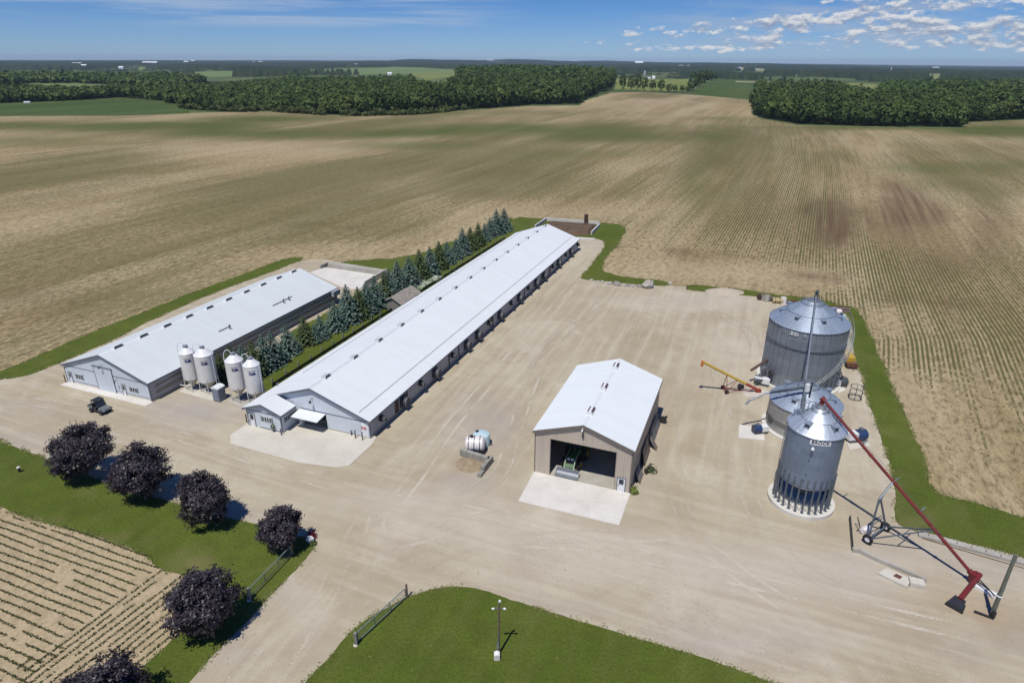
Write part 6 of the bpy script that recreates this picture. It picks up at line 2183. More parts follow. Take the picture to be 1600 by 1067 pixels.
wall_line(t, [(1331, 861), (1342, 862.5), (1368, 875), (1447, 909)], 0.32, 0.42, M_['concrete_old'])
t = thing('pit_wall', 'thin dark retaining board at the left end of the auger pit', 'wall', (*g2(1329, 835), 0))
wall_line(t, [(1327, 811), (1331, 859)], 0.14, 0.5, M_['black_steel'], 'board')
t = thing('pit_wall', 'long weathered concrete curb between the auger pit and the grass', 'wall', (*g2(1500, 852), 0))
wall_line(t, [(1434, 836), (1470, 845), (1530, 862), (1610, 884), (1760, 925)], 0.75, 0.34, M_['concrete_old'], 'curb')
b = MB()
P = [Vector((*g2(*p), 0)) - t.location for p in [(1440, 841), (1470, 850), (1530, 868), (1600, 888)]]
for a, c in zip(P[:-1], P[1:]):
    b.tube(a + Vector((0, 0, 0.06)), c + Vector((0, 0, 0.06)), 0.035, 0.035, 6)
for k in range(7):
    a = P[0].lerp(P[3], (k + 0.5) / 7) + Vector((0.1, 0.3, 0))
    b.tube(a + Vector((0, 0, 0.3)), a + Vector((0.05, 0.1, 0.75)), 0.02, 0.02, 5)
b.build('reinforcing_bars', M_['rust'], t)
t = thing('pit_cover', 'grey concrete pit cover slab with a rusty grate beside the low wall', 'pit cover', (*g2(1398, 906), 0))
o_ = t.location
MB().prism_z([(g2(x, y)[0] - o_.x, g2(x, y)[1] - o_.y) for x, y in [(1371, 898), (1384, 890.5), (1424, 908), (1416, 920)]], 0, 0.28).build('slab', M_['concrete_slab'], t)
MB().prism_z([(g2(x, y)[0] - o_.x, g2(x, y)[1] - o_.y) for x, y in [(1394, 903), (1399, 899.5), (1409, 904), (1405, 908)]], 0.281, 0.3).build('grate', M_['rust'], t)
q = at(1431, 914.5)
tag(MB().bx(-0.62, 0.62, -0.45, 0.45, 0, 0.55).bx(-0.5, 0.5, -0.35, 0.35, 0.551, 0.58).build('concrete_block', M_['concrete_slab'], None, False, (q[0], q[1], 0)), 'pale square concrete block at the end of the pit cover', 'block').rotation_euler = (0, 0, R(-20))
q = at(1353, 832)
t = thing('fuel_tote', 'white tarp covered bundle on the pit edge under the auger frame', 'bundle', (q[0], q[1], 0))
MB().blob((0, 0, 0.35), (0.7, 0.5, 0.5), 2, 0.22, 3, 0.35).build('cover', M_['plastic_white'], t, True)
MB().bar((-0.9, 0.2, 0.05), (0.3, 0.9, 0.05), 0.08).bar((-0.6, -0.2, 0.05), (-0.7, 0.9, 1.3), 0.07).bar((-0.7, 0.9, 1.3), (-0.1, 1.2, 0.1), 0.07).build('frame_parts', M_['black_steel'], t)
q = (42.67, 43.04)
t = thing('utility_pole', 'grey green bare wooden pole at the right edge beside the red auger', 'pole', (q[0], q[1], 0))
MB().tube((0, 0, -0.2), (0, 0, 6.9), 0.20, 0.14, 12).build('pole', mat('pole_grey_green', (0.135, 0.145, 0.115), 0.85, 0, 0.3, 3, stretch=(5, 5, 0.5)), t, True)
MB().lathe([(0.21, 2.3), (0.24, 2.32), (0.24, 2.42), (0.21, 2.44)], 14).build('pole_band', M_['letter_white'], t)
MB().bx(-0.3, -0.1, -0.5, -0.2, 0.2, 0.9).bar((-0.2, -0.3, 0.1), (-1.3, 0.4, 0.15), 0.18, 0.14).build('cable_box', M_['black_steel'], t)

# ------------------------------------------------------------------ tanks and block wall in the middle of the yard
q = loc2w(BB, 15.6, 1.6)
q = at(742.5, 706)
t = thing('water_tank', 'white horizontal plastic tank with black straps on a dark cradle', 'tank', (q[0], q[1], 0), R(-3))
MB().lathe([(0.0, -1.25), (0.55, -1.22), (0.85, -1.08), (0.95, -0.95), (0.98, -0.4), (0.95, -0.36), (0.95, 0.36), (0.98, 0.4), (0.95, 0.95), (0.85, 1.08), (0.55, 1.22), (0.0, 1.25)], 32).build('tank_body', M_['plastic_white'], t, True, (0, 0, 1.25)).rotation_euler = (0, R(90), 0)
for x_ in (-0.75, -0.05, 0.65):
    MB().lathe([(0.97, -0.05), (1.01, -0.05), (1.01, 0.05), (0.97, 0.05)], 32).build('strap', M_['dark_steel'], t, False, (x_, 0, 1.25)).rotation_euler = (0, R(90), 0)
MB().tube((-0.4, 0, 2.15), (-0.4, 0, 2.36), 0.24, 0.24, 12).build('lid', M_['black_steel'], t)
MB().bx(-1.15, 1.15, -0.8, 0.8, 0.1, 0.3).bx(-1.1, -0.9, -0.85, 0.85, 0.3, 0.75).bx(0.9, 1.1, -0.85, 0.85, 0.3, 0.75).bx(-0.1, 0.1, -0.85, 0.85, 0.3, 0.5).bx(-1.2, 1.25, -0.85, -0.7, 0, 0.6).bx(-1.2, 1.25, 0.7, 0.85, 0, 0.6).build('cradle', M_['black_steel'], t)
q = at(752.5, 694)
t = thing('water_tank', 'round pale blue plastic tank with a domed top behind the white tank', 'tank', (q[0], q[1], 0))
MB().lathe([(1.08, 0.0), (1.08, 1.4), (1.02, 1.55), (0.6, 1.72), (0.0, 1.8)], 40).build('tank_body', M_['tank_blue'], t, True)
MB().tube((-0.55, 0.3, 1.6), (-0.55, 0.3, 1.82), 0.22, 0.22, 14).build('lid', M_['black_steel'], t)
MB().tube((1.0, -0.25, 0.3), (1.35, -0.35, 0.3), 0.08).tube((0.25, 1.0, 1.2), (0.27, 1.2, 1.2), 0.06).build('outlet', M_['black_steel'], t)
t = thing('block_wall', 'corner shaped low wall of mossy concrete blocks in front of the white tank', 'wall', (*g2(745, 722), 0))
o_ = t.location
for pts, nm in (([(720, 710.5), (741, 717.5), (765, 725)], 'wall_leg'), ([(768, 721), (748.5, 746)], 'wall_leg')):
    P = [Vector((*g2(*p), 0)) - o_ for p in pts]
    b = MB()
    for a, c in zip(P[:-1], P[1:]):
        n_ = 2 if len(pts) > 2 else 4
        for k in range(n_):
            s0, s1 = a.lerp(c, k / n_ + 0.01), a.lerp(c, (k + 1) / n_ - 0.01)
            for lv in range(2 if k < 3 else 1):
                b.bar(s0 + Vector((0, 0, 0.25 + 0.47 * lv)), s1 + Vector((0, 0, 0.25 + 0.47 * lv)), 0.5, 0.45)
    b.build(nm, M_['concrete_block'], t)
MB().lathe([(0.0, 0.55), (0.6, 0.45), (1.3, 0.12), (1.8, 0.0)], 20, (*(Vector((*g2(735, 725), 0)) - o_),)).build('sand_heap', mat('sand_tan', (0.30, 0.235, 0.15), 0.95, 0, 0.25, 2), t, True)

# ------------------------------------------------------------------ gates, lamp pole, small things on the lawns


def farm_gate(label, A, B, hA, hB):
    A, B = Vector((*A, 0)), Vector((*B, 0))
    t = thing('farm_gate', label, 'gate', A)
    d = B - A
    b = MB()
    for z, r_ in ((0.28, 0.035), (0.6, 0.014), (0.92, 0.014)):
        b.tube((0, 0, z), (d.x, d.y, z), r_, r_, 7)
    b.tube((0, 0, 1.22), (d.x, d.y, 1.22), 0.05, 0.05, 8)
    for k in range(4):
        c = d * (k / 3)
        b.tube((c.x, c.y, 0.3), (c.x, c.y, 1.22), 0.045, 0.045, 8)
    b.build('gate_frame', M_['gate_steel'], t, True)
    MB().bx(-0.12, 0.12, -0.12, 0.12, 0, hA).build('gate_post', M_['wood_weathered'], t, False, tuple(-d.normalized() * 0.22))
    MB().tube((0, 0, 0), (0, 0, hB), 0.1, 0.09, 9).build('gate_post', M_['wood_brown'], t, False, tuple(d + d.normalized() * 0.2))
    MB().lathe([(0.2, 0), (0.19, 0.08), (0.0, 0.11)], 10).build('post_footing', M_['concrete_pale'], t, False, tuple(-d.normalized() * 0.3))
    return t


farm_gate('long steel farm gate standing open on the left lawn under the smallest maple', g2(393, 934), g2(456, 868.5), 1.35, 1.5)
farm_gate('long steel farm gate standing open along the edge of the front lawn', g2(560, 1004), g2(634, 935.5), 1.35, 1.6)
q = at(779, 1022)
t = thing('yard_light_pole', 'thin wooden pole on the front lawn with a crossarm of white lamps', 'light pole', (q[0], q[1], 0))
MB().tube((0, 0, -0.1), (0.06, 0.05, 5.6), 0.11, 0.075, 10).build('pole', M_['wood_brown'], t, True)
MB().bar((-0.42, 0.05, 5.0), (0.50, 0.05, 5.0), 0.09).build('crossarm', M_['wood_grey'], t)
for s in (-0.42, 0.5):
    MB().blob((s, 0.0, 5.02), (0.13, 0.10, 0.075), 2, 0).build('lamp', M_['white_paint'], t, True)
MB().tube((0.06, 0.05, 5.6), (0.1, 0.0, 5.85), 0.05).blob((0.12, -0.05, 5.85), (0.11, 0.10, 0.16), 2, 0).build('top_lamp', M_['white_paint'], t, True)
MB().bx(-0.14, 0.04, -0.16, -0.10, 0.9, 1.5).tube((-0.05, -0.12, 0.0), (0.0, -0.09, 2.4), 0.035).build('meter_box', M_['grey_steel'], t)
q = at(776.5, 1028)
t = thing('lawn_cabinet', 'small pale cabinet with a domed lid at the foot of the lawn light pole', 'cabinet', (q[0], q[1], 0))
MB().bx(-0.24, 0.24, -0.22, 0.22, 0.0, 0.55).build('cabinet', M_['plastic_white'], t)
MB().lathe([(0.24, 0.55), (0.24, 0.62), (0.15, 0.7), (0, 0.72)], 14).build('lid', M_['letter_white'], t, True)
q = at(31, 737)
t = thing('well_marker', 'small dark well pipe with a pale cap alone on the left lawn', 'well pipe', (q[0], q[1], 0))
MB().tube((0, 0, 0), (0, 0, 0.55), 0.14, 0.14, 10).build('pipe', M_['black_steel'], t)
MB().lathe([(0.2, 0.55), (0.2, 0.68), (0, 0.74)], 12).build('cap', M_['concrete_pale'], t, True)
q = at(486, 843)


def shrub(name, label, x, y, r, h, n, m, seed):
    rg = np.random.default_rng(seed)
    d = rg.normal(size=(n, 3))
    d /= np.linalg.norm(d, axis=1, keepdims=True)
    d[:, 2] = np.abs(d[:, 2])
    f = rg.uniform(0.4, 1.1, n)[:, None]
    c = d * f * np.array([r, r, h]) + np.array([0, 0, 0.05])
    o = bpy.data.objects.new(name, quads_mesh(name, c, d + rg.normal(size=(n, 3)) * 0.6, rg.uniform(0.06, 0.14, n), rg.uniform(0, 1, n), M_[m], 0.8, 0.2))
    COL.objects.link(o)
    o.location = (x, y, 0)
    return tag(o, label, 'shrub')


shrub('garden_shrub', 'red leaved shrub at the tip of the left lawn by the pale stone', q[0], q[1] + 0.35, 0.55, 0.8, 160, 'shrub_red', 3)
tag(MB().blob((0, 0, 0.25), (0.42, 0.3, 0.42), 2, 0.2, 4, 0.25).build('garden_stone', M_['letter_white'], None, False, (q[0], q[1] - 0.25, 0)), 'pale upright stone beside the red shrub at the lawn tip', 'stone')
q2_ = at(490, 850)
shrub('garden_shrub', 'dark green low shrub at the very tip of the left lawn', q2_[0], q2_[1], 0.4, 0.35, 90, 'spruce_green', 5)
q = loc2w(BC, 0.45, 0.25)
shrub('garden_shrub', 'lime yellow shrub at the right front corner of the machine shed', q[0], q[1], 0.5, 0.95, 260, 'shrub_lime', 7)
q = loc2w(BC, 1.5, 5.2)
shrub('weed_patch', 'dark scrubby weeds against the right side of the machine shed', q[0], q[1], 0.8, 0.9, 160, 'spruce_green', 9)

# ------------------------------------------------------------------ things leaning on the right side of the shed


def panel(name, label, cat, y0, y1, h, foot, m, thick=0.05):
    t = thing(name, label, cat, (*loc2w(BC, 0.1, y0), 0), -AZ)
    l = y1 - y0
    b = MB()
    b.add([(0.05, 0, h), (0.05, l, h), (foot, l, 0.02), (foot, 0, 0.02), (0.05 + thick, 0, h), (0.05 + thick, l, h), (foot + thick, l, 0.02), (foot + thick, 0, 0.02)],
          [(0, 1, 2, 3), (7, 6, 5, 4), (0, 4, 5, 1), (1, 5, 6, 2), (2, 6, 7, 3), (3, 7, 4, 0)])
    b.build('panel', m, t)
    b = MB()
    for f in (0.08, 0.5, 0.92):
        b.bar((0.06 + thick, l * f, h), (foot + thick + 0.02, l * f, 0.04), 0.06, 0.05)
    b.build('battens', M_['wood_brown'], t)
    return t


panel('leaning_panel', 'weathered grey board panel leaning low on the shed side near the front', 'panel', 2.2, 4.3, 1.3, 0.65, M_['wood_weathered'])
panel('leaning_panel', 'tall brown panel leaning on the middle of the shed side', 'panel', 5.9, 9.6, 2.1, 0.5, M_['trim_taupe'])
panel('leaning_panel', 'pale triangular looking board leaning on the shed side behind the tall brown panel', 'panel', 9.9, 10.8, 1.9, 1.2, M_['wood_weathered'])
panel('leaning_panel', 'long dark steel sheet leaning on the rear half of the shed side', 'panel', 11.3, 16.6, 1.8, 0.6, M_['trim_slate'])
q = loc2w(BC, 1.25, 4.9)
t = thing('steel_scrap', 'tangle of dark steel bars beside the leaning panels at the shed', 'scrap metal', (q[0], q[1], 0), -AZ)
rg0 = random.Random(4)
for k in range(6):
    a = rg0.uniform(0, 3.1)
    MB().bar((-0.5 * math.cos(a), -0.8 * math.sin(a), 0.08 + 0.1 * k), (0.5 * math.cos(a), 0.8 * math.sin(a), 0.15 + 0.14 * k), 0.09).build('bar', M_['black_steel'], t)
q = loc2w(BC, 0.95, 17.1)
tag(MB().bx(-0.4, 0.5, -0.12, 0.12, 0.0, 1.0).bx(0.3, 0.6, -0.1, 0.1, 1.001, 1.15).build('steel_stand', M_['black_steel'], None, False, (q[0], q[1], 0)), 'black steel stand at the rear end of the leaning sheets', 'stand').rotation_euler = (0, 0, -AZ)

# ------------------------------------------------------------------ board fence behind the long barn
A, B = loc2w(BB, -21.5, 7.0), loc2w(BB, -21.5, 93)
t = thing('low_fence', 'low dark board fence with pale posts between the long barn and the spruces', 'fence', (*A, 0), -AZ)
MB().bx(-0.05, 0.0, 0, 94, 0.1, 0.62).build('boards', M_['black_steel'], t)
pm_ = MB().bx(-0.09, 0.09, -0.09, 0.09, 0, 1.3).mesh('post', M_['wood_weathered'])
for k in range(32):
    o = link('post', pm_, t)
    o.location = (-0.15, 0.3 + k * 3.02, 0)

# ------------------------------------------------------------------ old shed and tank lids among the spruces
q = at(616, 486)
t = thing('old_shed', 'small weathered grey wooden shed with a sagging roof beside the spruces', 'shed', (q[0], q[1], 0), -AZ)
b = MB()
b.prism_y([(-1.5, 0), (1.5, 0), (1.5, 1.7), (-0.2, 2.7), (-1.5, 2.1)], 0, 0.1).prism_y([(-1.5, 0), (1.5, 0), (1.5, 1.7), (-0.2, 2.7), (-1.5, 2.1)], 7.4, 7.5).bx(-1.5, -1.4, 0.1, 7.4, 0, 2.1).bx(1.4, 1.5, 0.1, 7.4, 0, 1.68)
b.build('wall', M_['wood_weathered'], t)
MB().prism_y([(-0.2, 2.72), (1.85, 1.5), (1.85, 1.58), (-0.2, 2.82)], -0.3, 7.8).prism_y([(-1.8, 1.95), (-0.2, 2.72), (-0.2, 2.82), (-1.8, 2.05)], -0.3, 7.8).build('roof', mat('shed_roof', (0.30, 0.27, 0.23), 0.9, 0, 0.3, 2, dirt=(0.15, 0.13, 0.11)), t)
for (a, lb, w_, l_) in (((661, 447), 'mossy green concrete tank lid beside the spruces, nearer the old shed', 2.4, 4.6), ((681, 437.5), 'mossy green concrete tank lid farther from the old shed', 2.2, 3.4)):
    q = at(*a)
    t = thing('septic_cover', lb, 'tank cover', (q[0], q[1], 0), -AZ)
    MB().bx(-w_ / 2, w_ / 2, -l_ / 2, l_ / 2, 0, 0.5).build('cover_slab', M_['lid_green'], t)
    MB().bx(-0.4, 0.4, -0.4, 0.4, 0.501, 0.6).build('hatch', M_['concrete_old'], t)
q = at(648, 449)
t = thing('pump_cabinet', 'black upright pump cabinet beside the tank lids', 'cabinet', (q[0], q[1], 0), -AZ)
MB().bx(-0.65, 0.65, -0.65, 0.65, 0.1, 1.75).bx(-0.7, 0.7, -0.7, 0.7, 1.751, 1.83).build('cabinet', M_['black_steel'], t)
MB().bx(-1.3, 1.3, -1.0, 1.0, 0, 0.1).build('pad', M_['lid_green'], t)

# ------------------------------------------------------------------ concrete yard behind the shorter barn
slab('concrete_yard', [g2(484, 426), g2(506, 418.5), g2(520, 419.5), g2(594, 430.5), g2(602, 427), g2(560, 452), g2(540, 452)], 0.05, 'concrete_pale')
t = thing('bunker_wall', 'block wall with a mottled top along the back of the concrete yard', 'wall', (*g2(555, 421), 0))
wall_line(t, [(516, 416.5), (604, 430)], 1.6, 1.0, M_['concrete_old'], 'block_row')
t = thing('bunker_wall', 'narrow concrete wall on the spruce side of the concrete yard', 'wall', (*g2(590, 437), 0))
wall_line(t, [(604, 428.5), (571, 448)], 0.3, 1.3, M_['concrete_slab'], 'wall')
t = thing('bunker_wall', 'short dark concrete wall at the left corner of the concrete yard', 'wall', (*g2(508, 417), 0))
wall_line(t, [(501, 420.5), (513, 415.5)], 0.3, 0.9, M_['concrete_block'], 'wall')

# ------------------------------------------------------------------ manure pit behind the long barn
q = at(890, 358)
t = thing('manure_pit', 'brown manure heap inside low white concrete walls behind the long barn', 'manure pit', (q[0], q[1], 0))
for pts in ([(836, 357), (853.5, 345)], [(853.5, 345), (936, 351)], [(937, 354), (924, 367)]):
    wall_line(t, pts, 0.35, 0.95, M_['concrete_pale'], 'wall')
P = [np.array(g2(*p)) - q[:2] for p in [(846, 357), (858, 347.5), (934, 353), (920, 368), (880, 368)]]
ctr = sum(P) / 5
b = MB()
ring0 = [(*p, 0.02) for p in P]
ring1 = [(*(ctr + (p - ctr) * 0.88), 0.7) for p in P]
b.add(ring0 + ring1 + [(*ctr, 1.0)], [(i, (i + 1) % 5, 5 + (i + 1) % 5, 5 + i) for i in range(5)] + [(5 + i, 5 + (i + 1) % 5, 10) for i in range(5)])
b.build('manure', mat('manure_brown', (0.115, 0.075, 0.045), 0.95, 0, 0.35, 0.6, dirt=(0.05, 0.035, 0.025)), t)
q = at(915.5, 350)
t = thing('steel_column', 'rust brown steel post standing behind the manure pit wall', 'post', (q[0], q[1], 0))
MB().bx(-0.55, 0.55, -0.05, 0.05, 0, 2.9).bx(-0.55, -0.45, -0.3, 0.3, 0, 2.9).bx(0.45, 0.55, -0.3, 0.3, 0, 2.9).build('beam', M_['brown_steel'], t)
q = at(915, 375)
tag(MB().bx(-2.6, 2.6, -0.5, 0.5, 0, 0.5).bx(-2.2, 2.0, 0.1, 1.2, 0.0, 0.35).build('rear_ramp', M_['concrete_pale'], None, False, (q[0], q[1], 0)), 'pale concrete ramp at the rear right corner of the long barn', 'ramp').rotation_euler = (0, 0, R(-14))

# ------------------------------------------------------------------ rocks along the grass
ROCKS = [(924, 438, 0.35, 0), (929, 442, 0.3, 0), (934, 440.5, 0.35, 0), (941, 441.5, 0.45, 0), (952, 443.5, 0.55, 0), (963.5, 445, 0.75, 1), (974, 446.5, 0.45, 0), (983, 447, 0.5, 1), (988, 447.5, 0.5, 0), (998.5, 448, 0.5, 1), (1047, 444, 0.5, 0)]
rk = [MB().blob((0, 0, 0.25), (1, 0.8, 0.62), 2, 0.3, i + 2, 0.25).mesh('field_stone', M_['rock_dark' if i == 1 else 'rock_pale']) for i in range(3)]
for i, (x, y, r, k) in enumerate(ROCKS):
    q = at(x, y)
    o = link('field_stone', rk[k if k else (i % 2) * 2], None)
    o.location = (q[0], q[1], 0)
    o.scale = (r * 1.3, r * 1.2, r * 1.1)
    o.rotation_euler = (0, 0, i * 1.7)
    tag(o, 'small field stone in the line of stones along the grass strip', 'stone', 'field stones along the grass strip')
q = at(1012.5, 450)
t = tag(MB().blob((0, 0, 0.75), (1.15, 0.9, 1.05), 3, 0.28, 12, 0.75).build('boulder', M_['rock_pale'], None, False, (q[0], q[1], 0)), 'one big pale boulder at the end of the line of field stones', 'boulder')
q = at(1132, 456)
hp_ = MB()
for i in range(1):
    hp_.lathe([(4.3, -0.05), (3.2, 0.3), (1.8, 0.75), (0.7, 0.98), (0.0, 1.02)], 28)
o = hp_.build('gravel_pile', mat('pile_gravel', (0.46, 0.40, 0.31), 0.95, 0, 0.15, 1.5), None, True, (q[0], q[1], 0))
o.scale = (1, 0.6, 0.75)
tag(o, 'low rounded pile of pale gravel against the grass strip', 'gravel pile')

# ------------------------------------------------------------------ odds and ends behind the bins
SCR = [(1188, 468, 'dark rusty crate at the left end of the scrap row', 'crate', 'crate'), (1193, 469.5, 'grey concrete pipe, left of two standing in the scrap row', 'concrete_pipe', 'pipe'), (1198, 471, 'pale concrete pipe, right of two standing in the scrap row', 'concrete_pipe', 'pipe')]
q = at(1188, 468)
tag(MB().bx(-0.6, 0.6, -0.5, 0.5, 0, 1.1).bx(-0.65, 0.65, -0.55, -0.501, 0.3, 0.42).bx(-0.65, 0.65, -0.55, -0.501, 0.75, 0.87).build('crate', M_['brown_steel'], None, False, (q[0], q[1], 0)), SCR[0][2], 'crate')
for (x, y, lb, nm, ct_), m, h in ((SCR[1], 'concrete_block', 1.15), (SCR[2], 'concrete_old', 1.35)):
    q = at(x, y)
    tag(MB().lathe([(0.36, 0), (0.5, 0), (0.5, h), (0.36, h), (0.36, 0)], 18).build(nm, M_[m], None, True, (q[0], q[1], 0)), lb, ct_)
q = at(1206, 471)
t = thing('scrap_heap', 'heap of pale and dark scrap beams in the row behind the largest bin', 'scrap heap', (q[0], q[1], 0))
for k in range(7):
    a = rg0.uniform(-1, 1)
    MB().bar((-1.0 + 0.1 * k, 0.4 * a, 0.1 + 0.12 * k), (1.0 + 0.1 * rg0.random(), -0.5 * a, 0.15 + 0.14 * k), 0.14).build('beam', M_['black_steel' if k % 2 else 'wood_weathered'], t)
q = at(1214.5, 473.5)
t = thing('tank_stack', 'yellowish banded tank lying in the row behind the largest bin', 'tank', (q[0], q[1], 0), R(-10))
MB().tube((-1.0, 0, 0.55), (1.0, 0, 0.55), 0.55, 0.55, 18).build('tank', mat('tank_cream', (0.42, 0.34, 0.17), 0.6), t, True)
for x_ in (-0.5, 0.3):
    MB().lathe([(0.56, -0.04), (0.6, -0.04), (0.6, 0.04), (0.56, 0.04)], 18).build('band', M_['brown_steel'], t, False, (x_, 0, 0.55)).rotation_euler = (0, R(90), 0)
q = at(1223, 474)
tag(MB().bx(-0.45, 0.45, -0.4, 0.4, 0.15, 1.3).bx(-0.5, 0.5, -0.45, 0.45, 0, 0.15).tube((0, 0, 1.3), (0, 0, 1.42), 0.12, 0.12, 10).build('bulk_container', M_['plastic_white'], None, False, (q[0], q[1], 0)), 'white cube shaped container near the largest bin in the scrap row', 'container')
q = at(1236, 474)
t = thing('rust_pile', 'reddish pile of rusty beams between the container and the largest bin', 'scrap pile', (q[0], q[1], 0))
for k in range(4):
    MB().bar((-1.6, -0.3 + 0.2 * k, 0.15 + 0.08 * k), (1.6, 0.1 + 0.12 * k, 0.15 + 0.1 * k), 0.22).build('beam', M_['rust'], t)
q = at(1306, 485)
t = thing('beam_pile', 'pile of rusty beams and pale boards behind the right of the largest bin', 'timber pile', (q[0], q[1], 0), R(-20))
for k in range(8):
    y0 = -0.8 + 0.24 * k
    MB().bar((-2.6 + 0.3 * (k % 3), y0, 0.2 + 0.2 * (k % 3)), (2.5 - 0.2 * (k % 2), y0 + 0.2, 0.25 + 0.2 * (k % 3)), 0.22, 0.2).build('beam', M_['rust' if k % 2 else 'wood_weathered'], t)
for k, (x, y) in enumerate([(1303, 488), (1307, 490.5), (1311, 491.5)]):
    q = at(x, y)
    o = MB().blob((0, 0, 0.5), (0.55, 0.5, 0.62), 2, 0.14, 20 + k, 0.5).build('bulk_bag', M_['plastic_white'], None, True, (q[0], q[1], 0))
    tag(o, 'white bulk bag in the little row beside the rusty beam pile', 'bag', 'bulk bags by the beam pile')
for k, (x, y, m, lb) in enumerate([(1313, 497, 'fan_blue', 'dark blue steel drum near the largest bin and the grass'), (1318, 499.5, 'tank_blue', 'pale blue drum nearest the stair top of the largest bin')]):
    q = at(x, y)
    tag(MB().lathe([(0, 0), (0.32, 0), (0.32, 0.3), (0.34, 0.32), (0.32, 0.34), (0.32, 0.62), (0.34, 0.64), (0.32, 0.66), (0.32, 0.95), (0, 0.95)], 18).build('drum', M_[m], None, True, (q[0], q[1], 0)), lb, 'drum')
q = at(1326, 570)
t = thing('old_elevator', 'yellow and rusty piece of farm machinery standing by the grass right of the largest bin', 'farm machine', (q[0], q[1], 0), R(-8))
MB().bx(-0.6, 0.6, -0.6, 2.2, 0.7, 1.5).bx(-0.35, 0.35, 2.2, 3.2, 0.9, 1.3).build('body', M_['auger_yellow'], t)
MB().bx(-0.85, 0.85, -1.5, -0.6, 0.5, 0.8).bar((-0.8, -1.6, 0.4), (0.8, -1.6, 0.4), 0.2).bar((0, -1.6, 0.4), (0.0, -2.5, 0.35), 0.12).build('frame', M_['rust'], t)
for s in (-0.75, 0.75):
    MB().tube((s - 0.1, -0.9, 0.35), (s + 0.1, -0.9, 0.35), 0.35, 0.35, 14).build('wheel', M_['black_rubber'], t)
    MB().tube((s - 0.1, 1.5, 0.35), (s + 0.1, 1.5, 0.35), 0.35, 0.35, 14).build('wheel', M_['black_rubber'], t)
q = at(1312, 622)
t = thing('steel_cage', 'round dark steel cage frame standing right of the middle bin', 'cage', (q[0] + 2.2, q[1], 0))
b = MB()
for z in (0.1, 1.0, 1.9):
    b.path([(0.9 * math.cos(2 * math.pi * i / 18), 0.9 * math.sin(2 * math.pi * i / 18), z) for i in range(19)], 0.04, 6)
for i in range(6):
    a = 2 * math.pi * i / 6
    b.tube((0.9 * math.cos(a), 0.9 * math.sin(a), 0), (0.9 * math.cos(a), 0.9 * math.sin(a), 1.9), 0.04, 0.04, 6)
b.build('cage', M_['dark_steel'], t)

# ------------------------------------------------------------------ farms far off
FARM = [(236, 101.8, 18, 4.0, 'w'), (292, 100.8, 6, 3, 'w'), (302, 98.3, 5, 3, 'w'), (396, 95.8, 4, 2.2, 'w'), (407, 95.9, 5, 2.4, 'w'), (121, 103.6, 12, 3.5, 'w'), (132, 106.5, 6, 4, 'w'), (44, 164.6, 7, 1.6, 'w'), (190, 108, 6, 3, 'w'),
        (522, 96.6, 7, 2.2, 'w'), (540, 97.2, 5, 2, 'w'), (556, 105.5, 6, 3.2, 'w'), (530, 114.8, 9, 3, 'w'), (609, 117.8, 6, 3.2, 'w'), (725, 109, 9, 3, 'w'), (606, 97.6, 5, 2, 'w'), (766, 100.4, 9, 3.5, 'g'), (863, 97.3, 3, 2, 'w'),
        (998, 103.4, 11, 4.5, 'w'), (1013, 125.3, 5, 2.5, 'w'), (1021, 124.6, 4, 4, 'w'), (1050.5, 105.8, 3.5, 2.2, 'w'), (1056, 105.8, 4, 2.2, 'w'), (1068, 105.6, 16, 2, 'w'), (1063, 110, 3.5, 2.4, 'w'), (1155, 111.8, 5, 4, 'g'), (1135, 109, 5, 2.4, 'w'),
        (1220, 118.0, 4, 4, 'w'), (1332, 110.2, 7, 2.5, 'w'), (1358, 112.6, 6, 2.5, 'w'), (1395, 117, 12, 4, 'g'), (1403, 132.6, 5, 2.6, 'w'), (1408.5, 131.4, 5, 2.6, 'w'), (1486, 121.8, 9, 3, 'w'), (1506, 120, 6, 3, 'w'), (1590, 127.6, 11, 3, 'w'),
        (1462, 97.2 + 7.5, 8, 3, 'g'), (1550, 106, 6, 2, 'w')]
fm_w = {}
for cde, wm_, rm_ in (('w', 'farm_white', 'farm_roof_white'), ('g', 'farm_roof_grey', 'farm_roof_grey')):
    a = MB().bx(-0.5, 0.5, -0.3, 0.3, -0.4, 0.6).mesh('wall', M_[wm_])
    r_ = MB().add([(-0.52, -0.34, 0.58), (0.52, -0.34, 0.58), (0.52, 0.34, 0.58), (-0.52, 0.34, 0.58), (-0.52, 0, 1.0), (0.52, 0, 1.0)], [(0, 1, 5, 4), (2, 3, 4, 5), (0, 4, 3), (1, 2, 5), (3, 2, 1, 0)]).mesh('roof', M_[rm_])
    fm_w[cde] = (a, r_)
for i, (x, y, w_, h_, c) in enumerate(FARM):
    q = at(x, min(y, 260))
    D = float(np.hypot(q[0], q[1]))
    if D > 7500:
        q = q * (7500 / D)
        D = 7500
    zz = float(ht(q[0], q[1]))
    # keep it on its spot of ground as seen on the map, above the canopy line of the land there
    W_, H_ = w_ * D / FPX, h_ * D / FPX
    lb = 'tiny pale farm building far off among the woods' if c == 'w' else 'tiny grey farm building far off towards the skyline'
    if i == 0:
        lb = 'widest pale farm building far off above the left woodland'
    if i == 18:
        lb = 'bright white tall farm building near the skyline above the far hedgerow'
    if i == 12:
        lb = 'pale farm building in the green field beyond the middle wood'
    t = thing('distant_building', lb, 'farm building', (q[0], q[1], zz), R(8 * math.sin(i * 2.1)), 'farm buildings far off in the countryside')
    for nm, me in zip(('wall', 'roof'), fm_w[c]):
        link(nm, me, t)
    t.scale = (W_, W_ * 0.8, H_ + (1.2 if D > 2000 else 0.2))
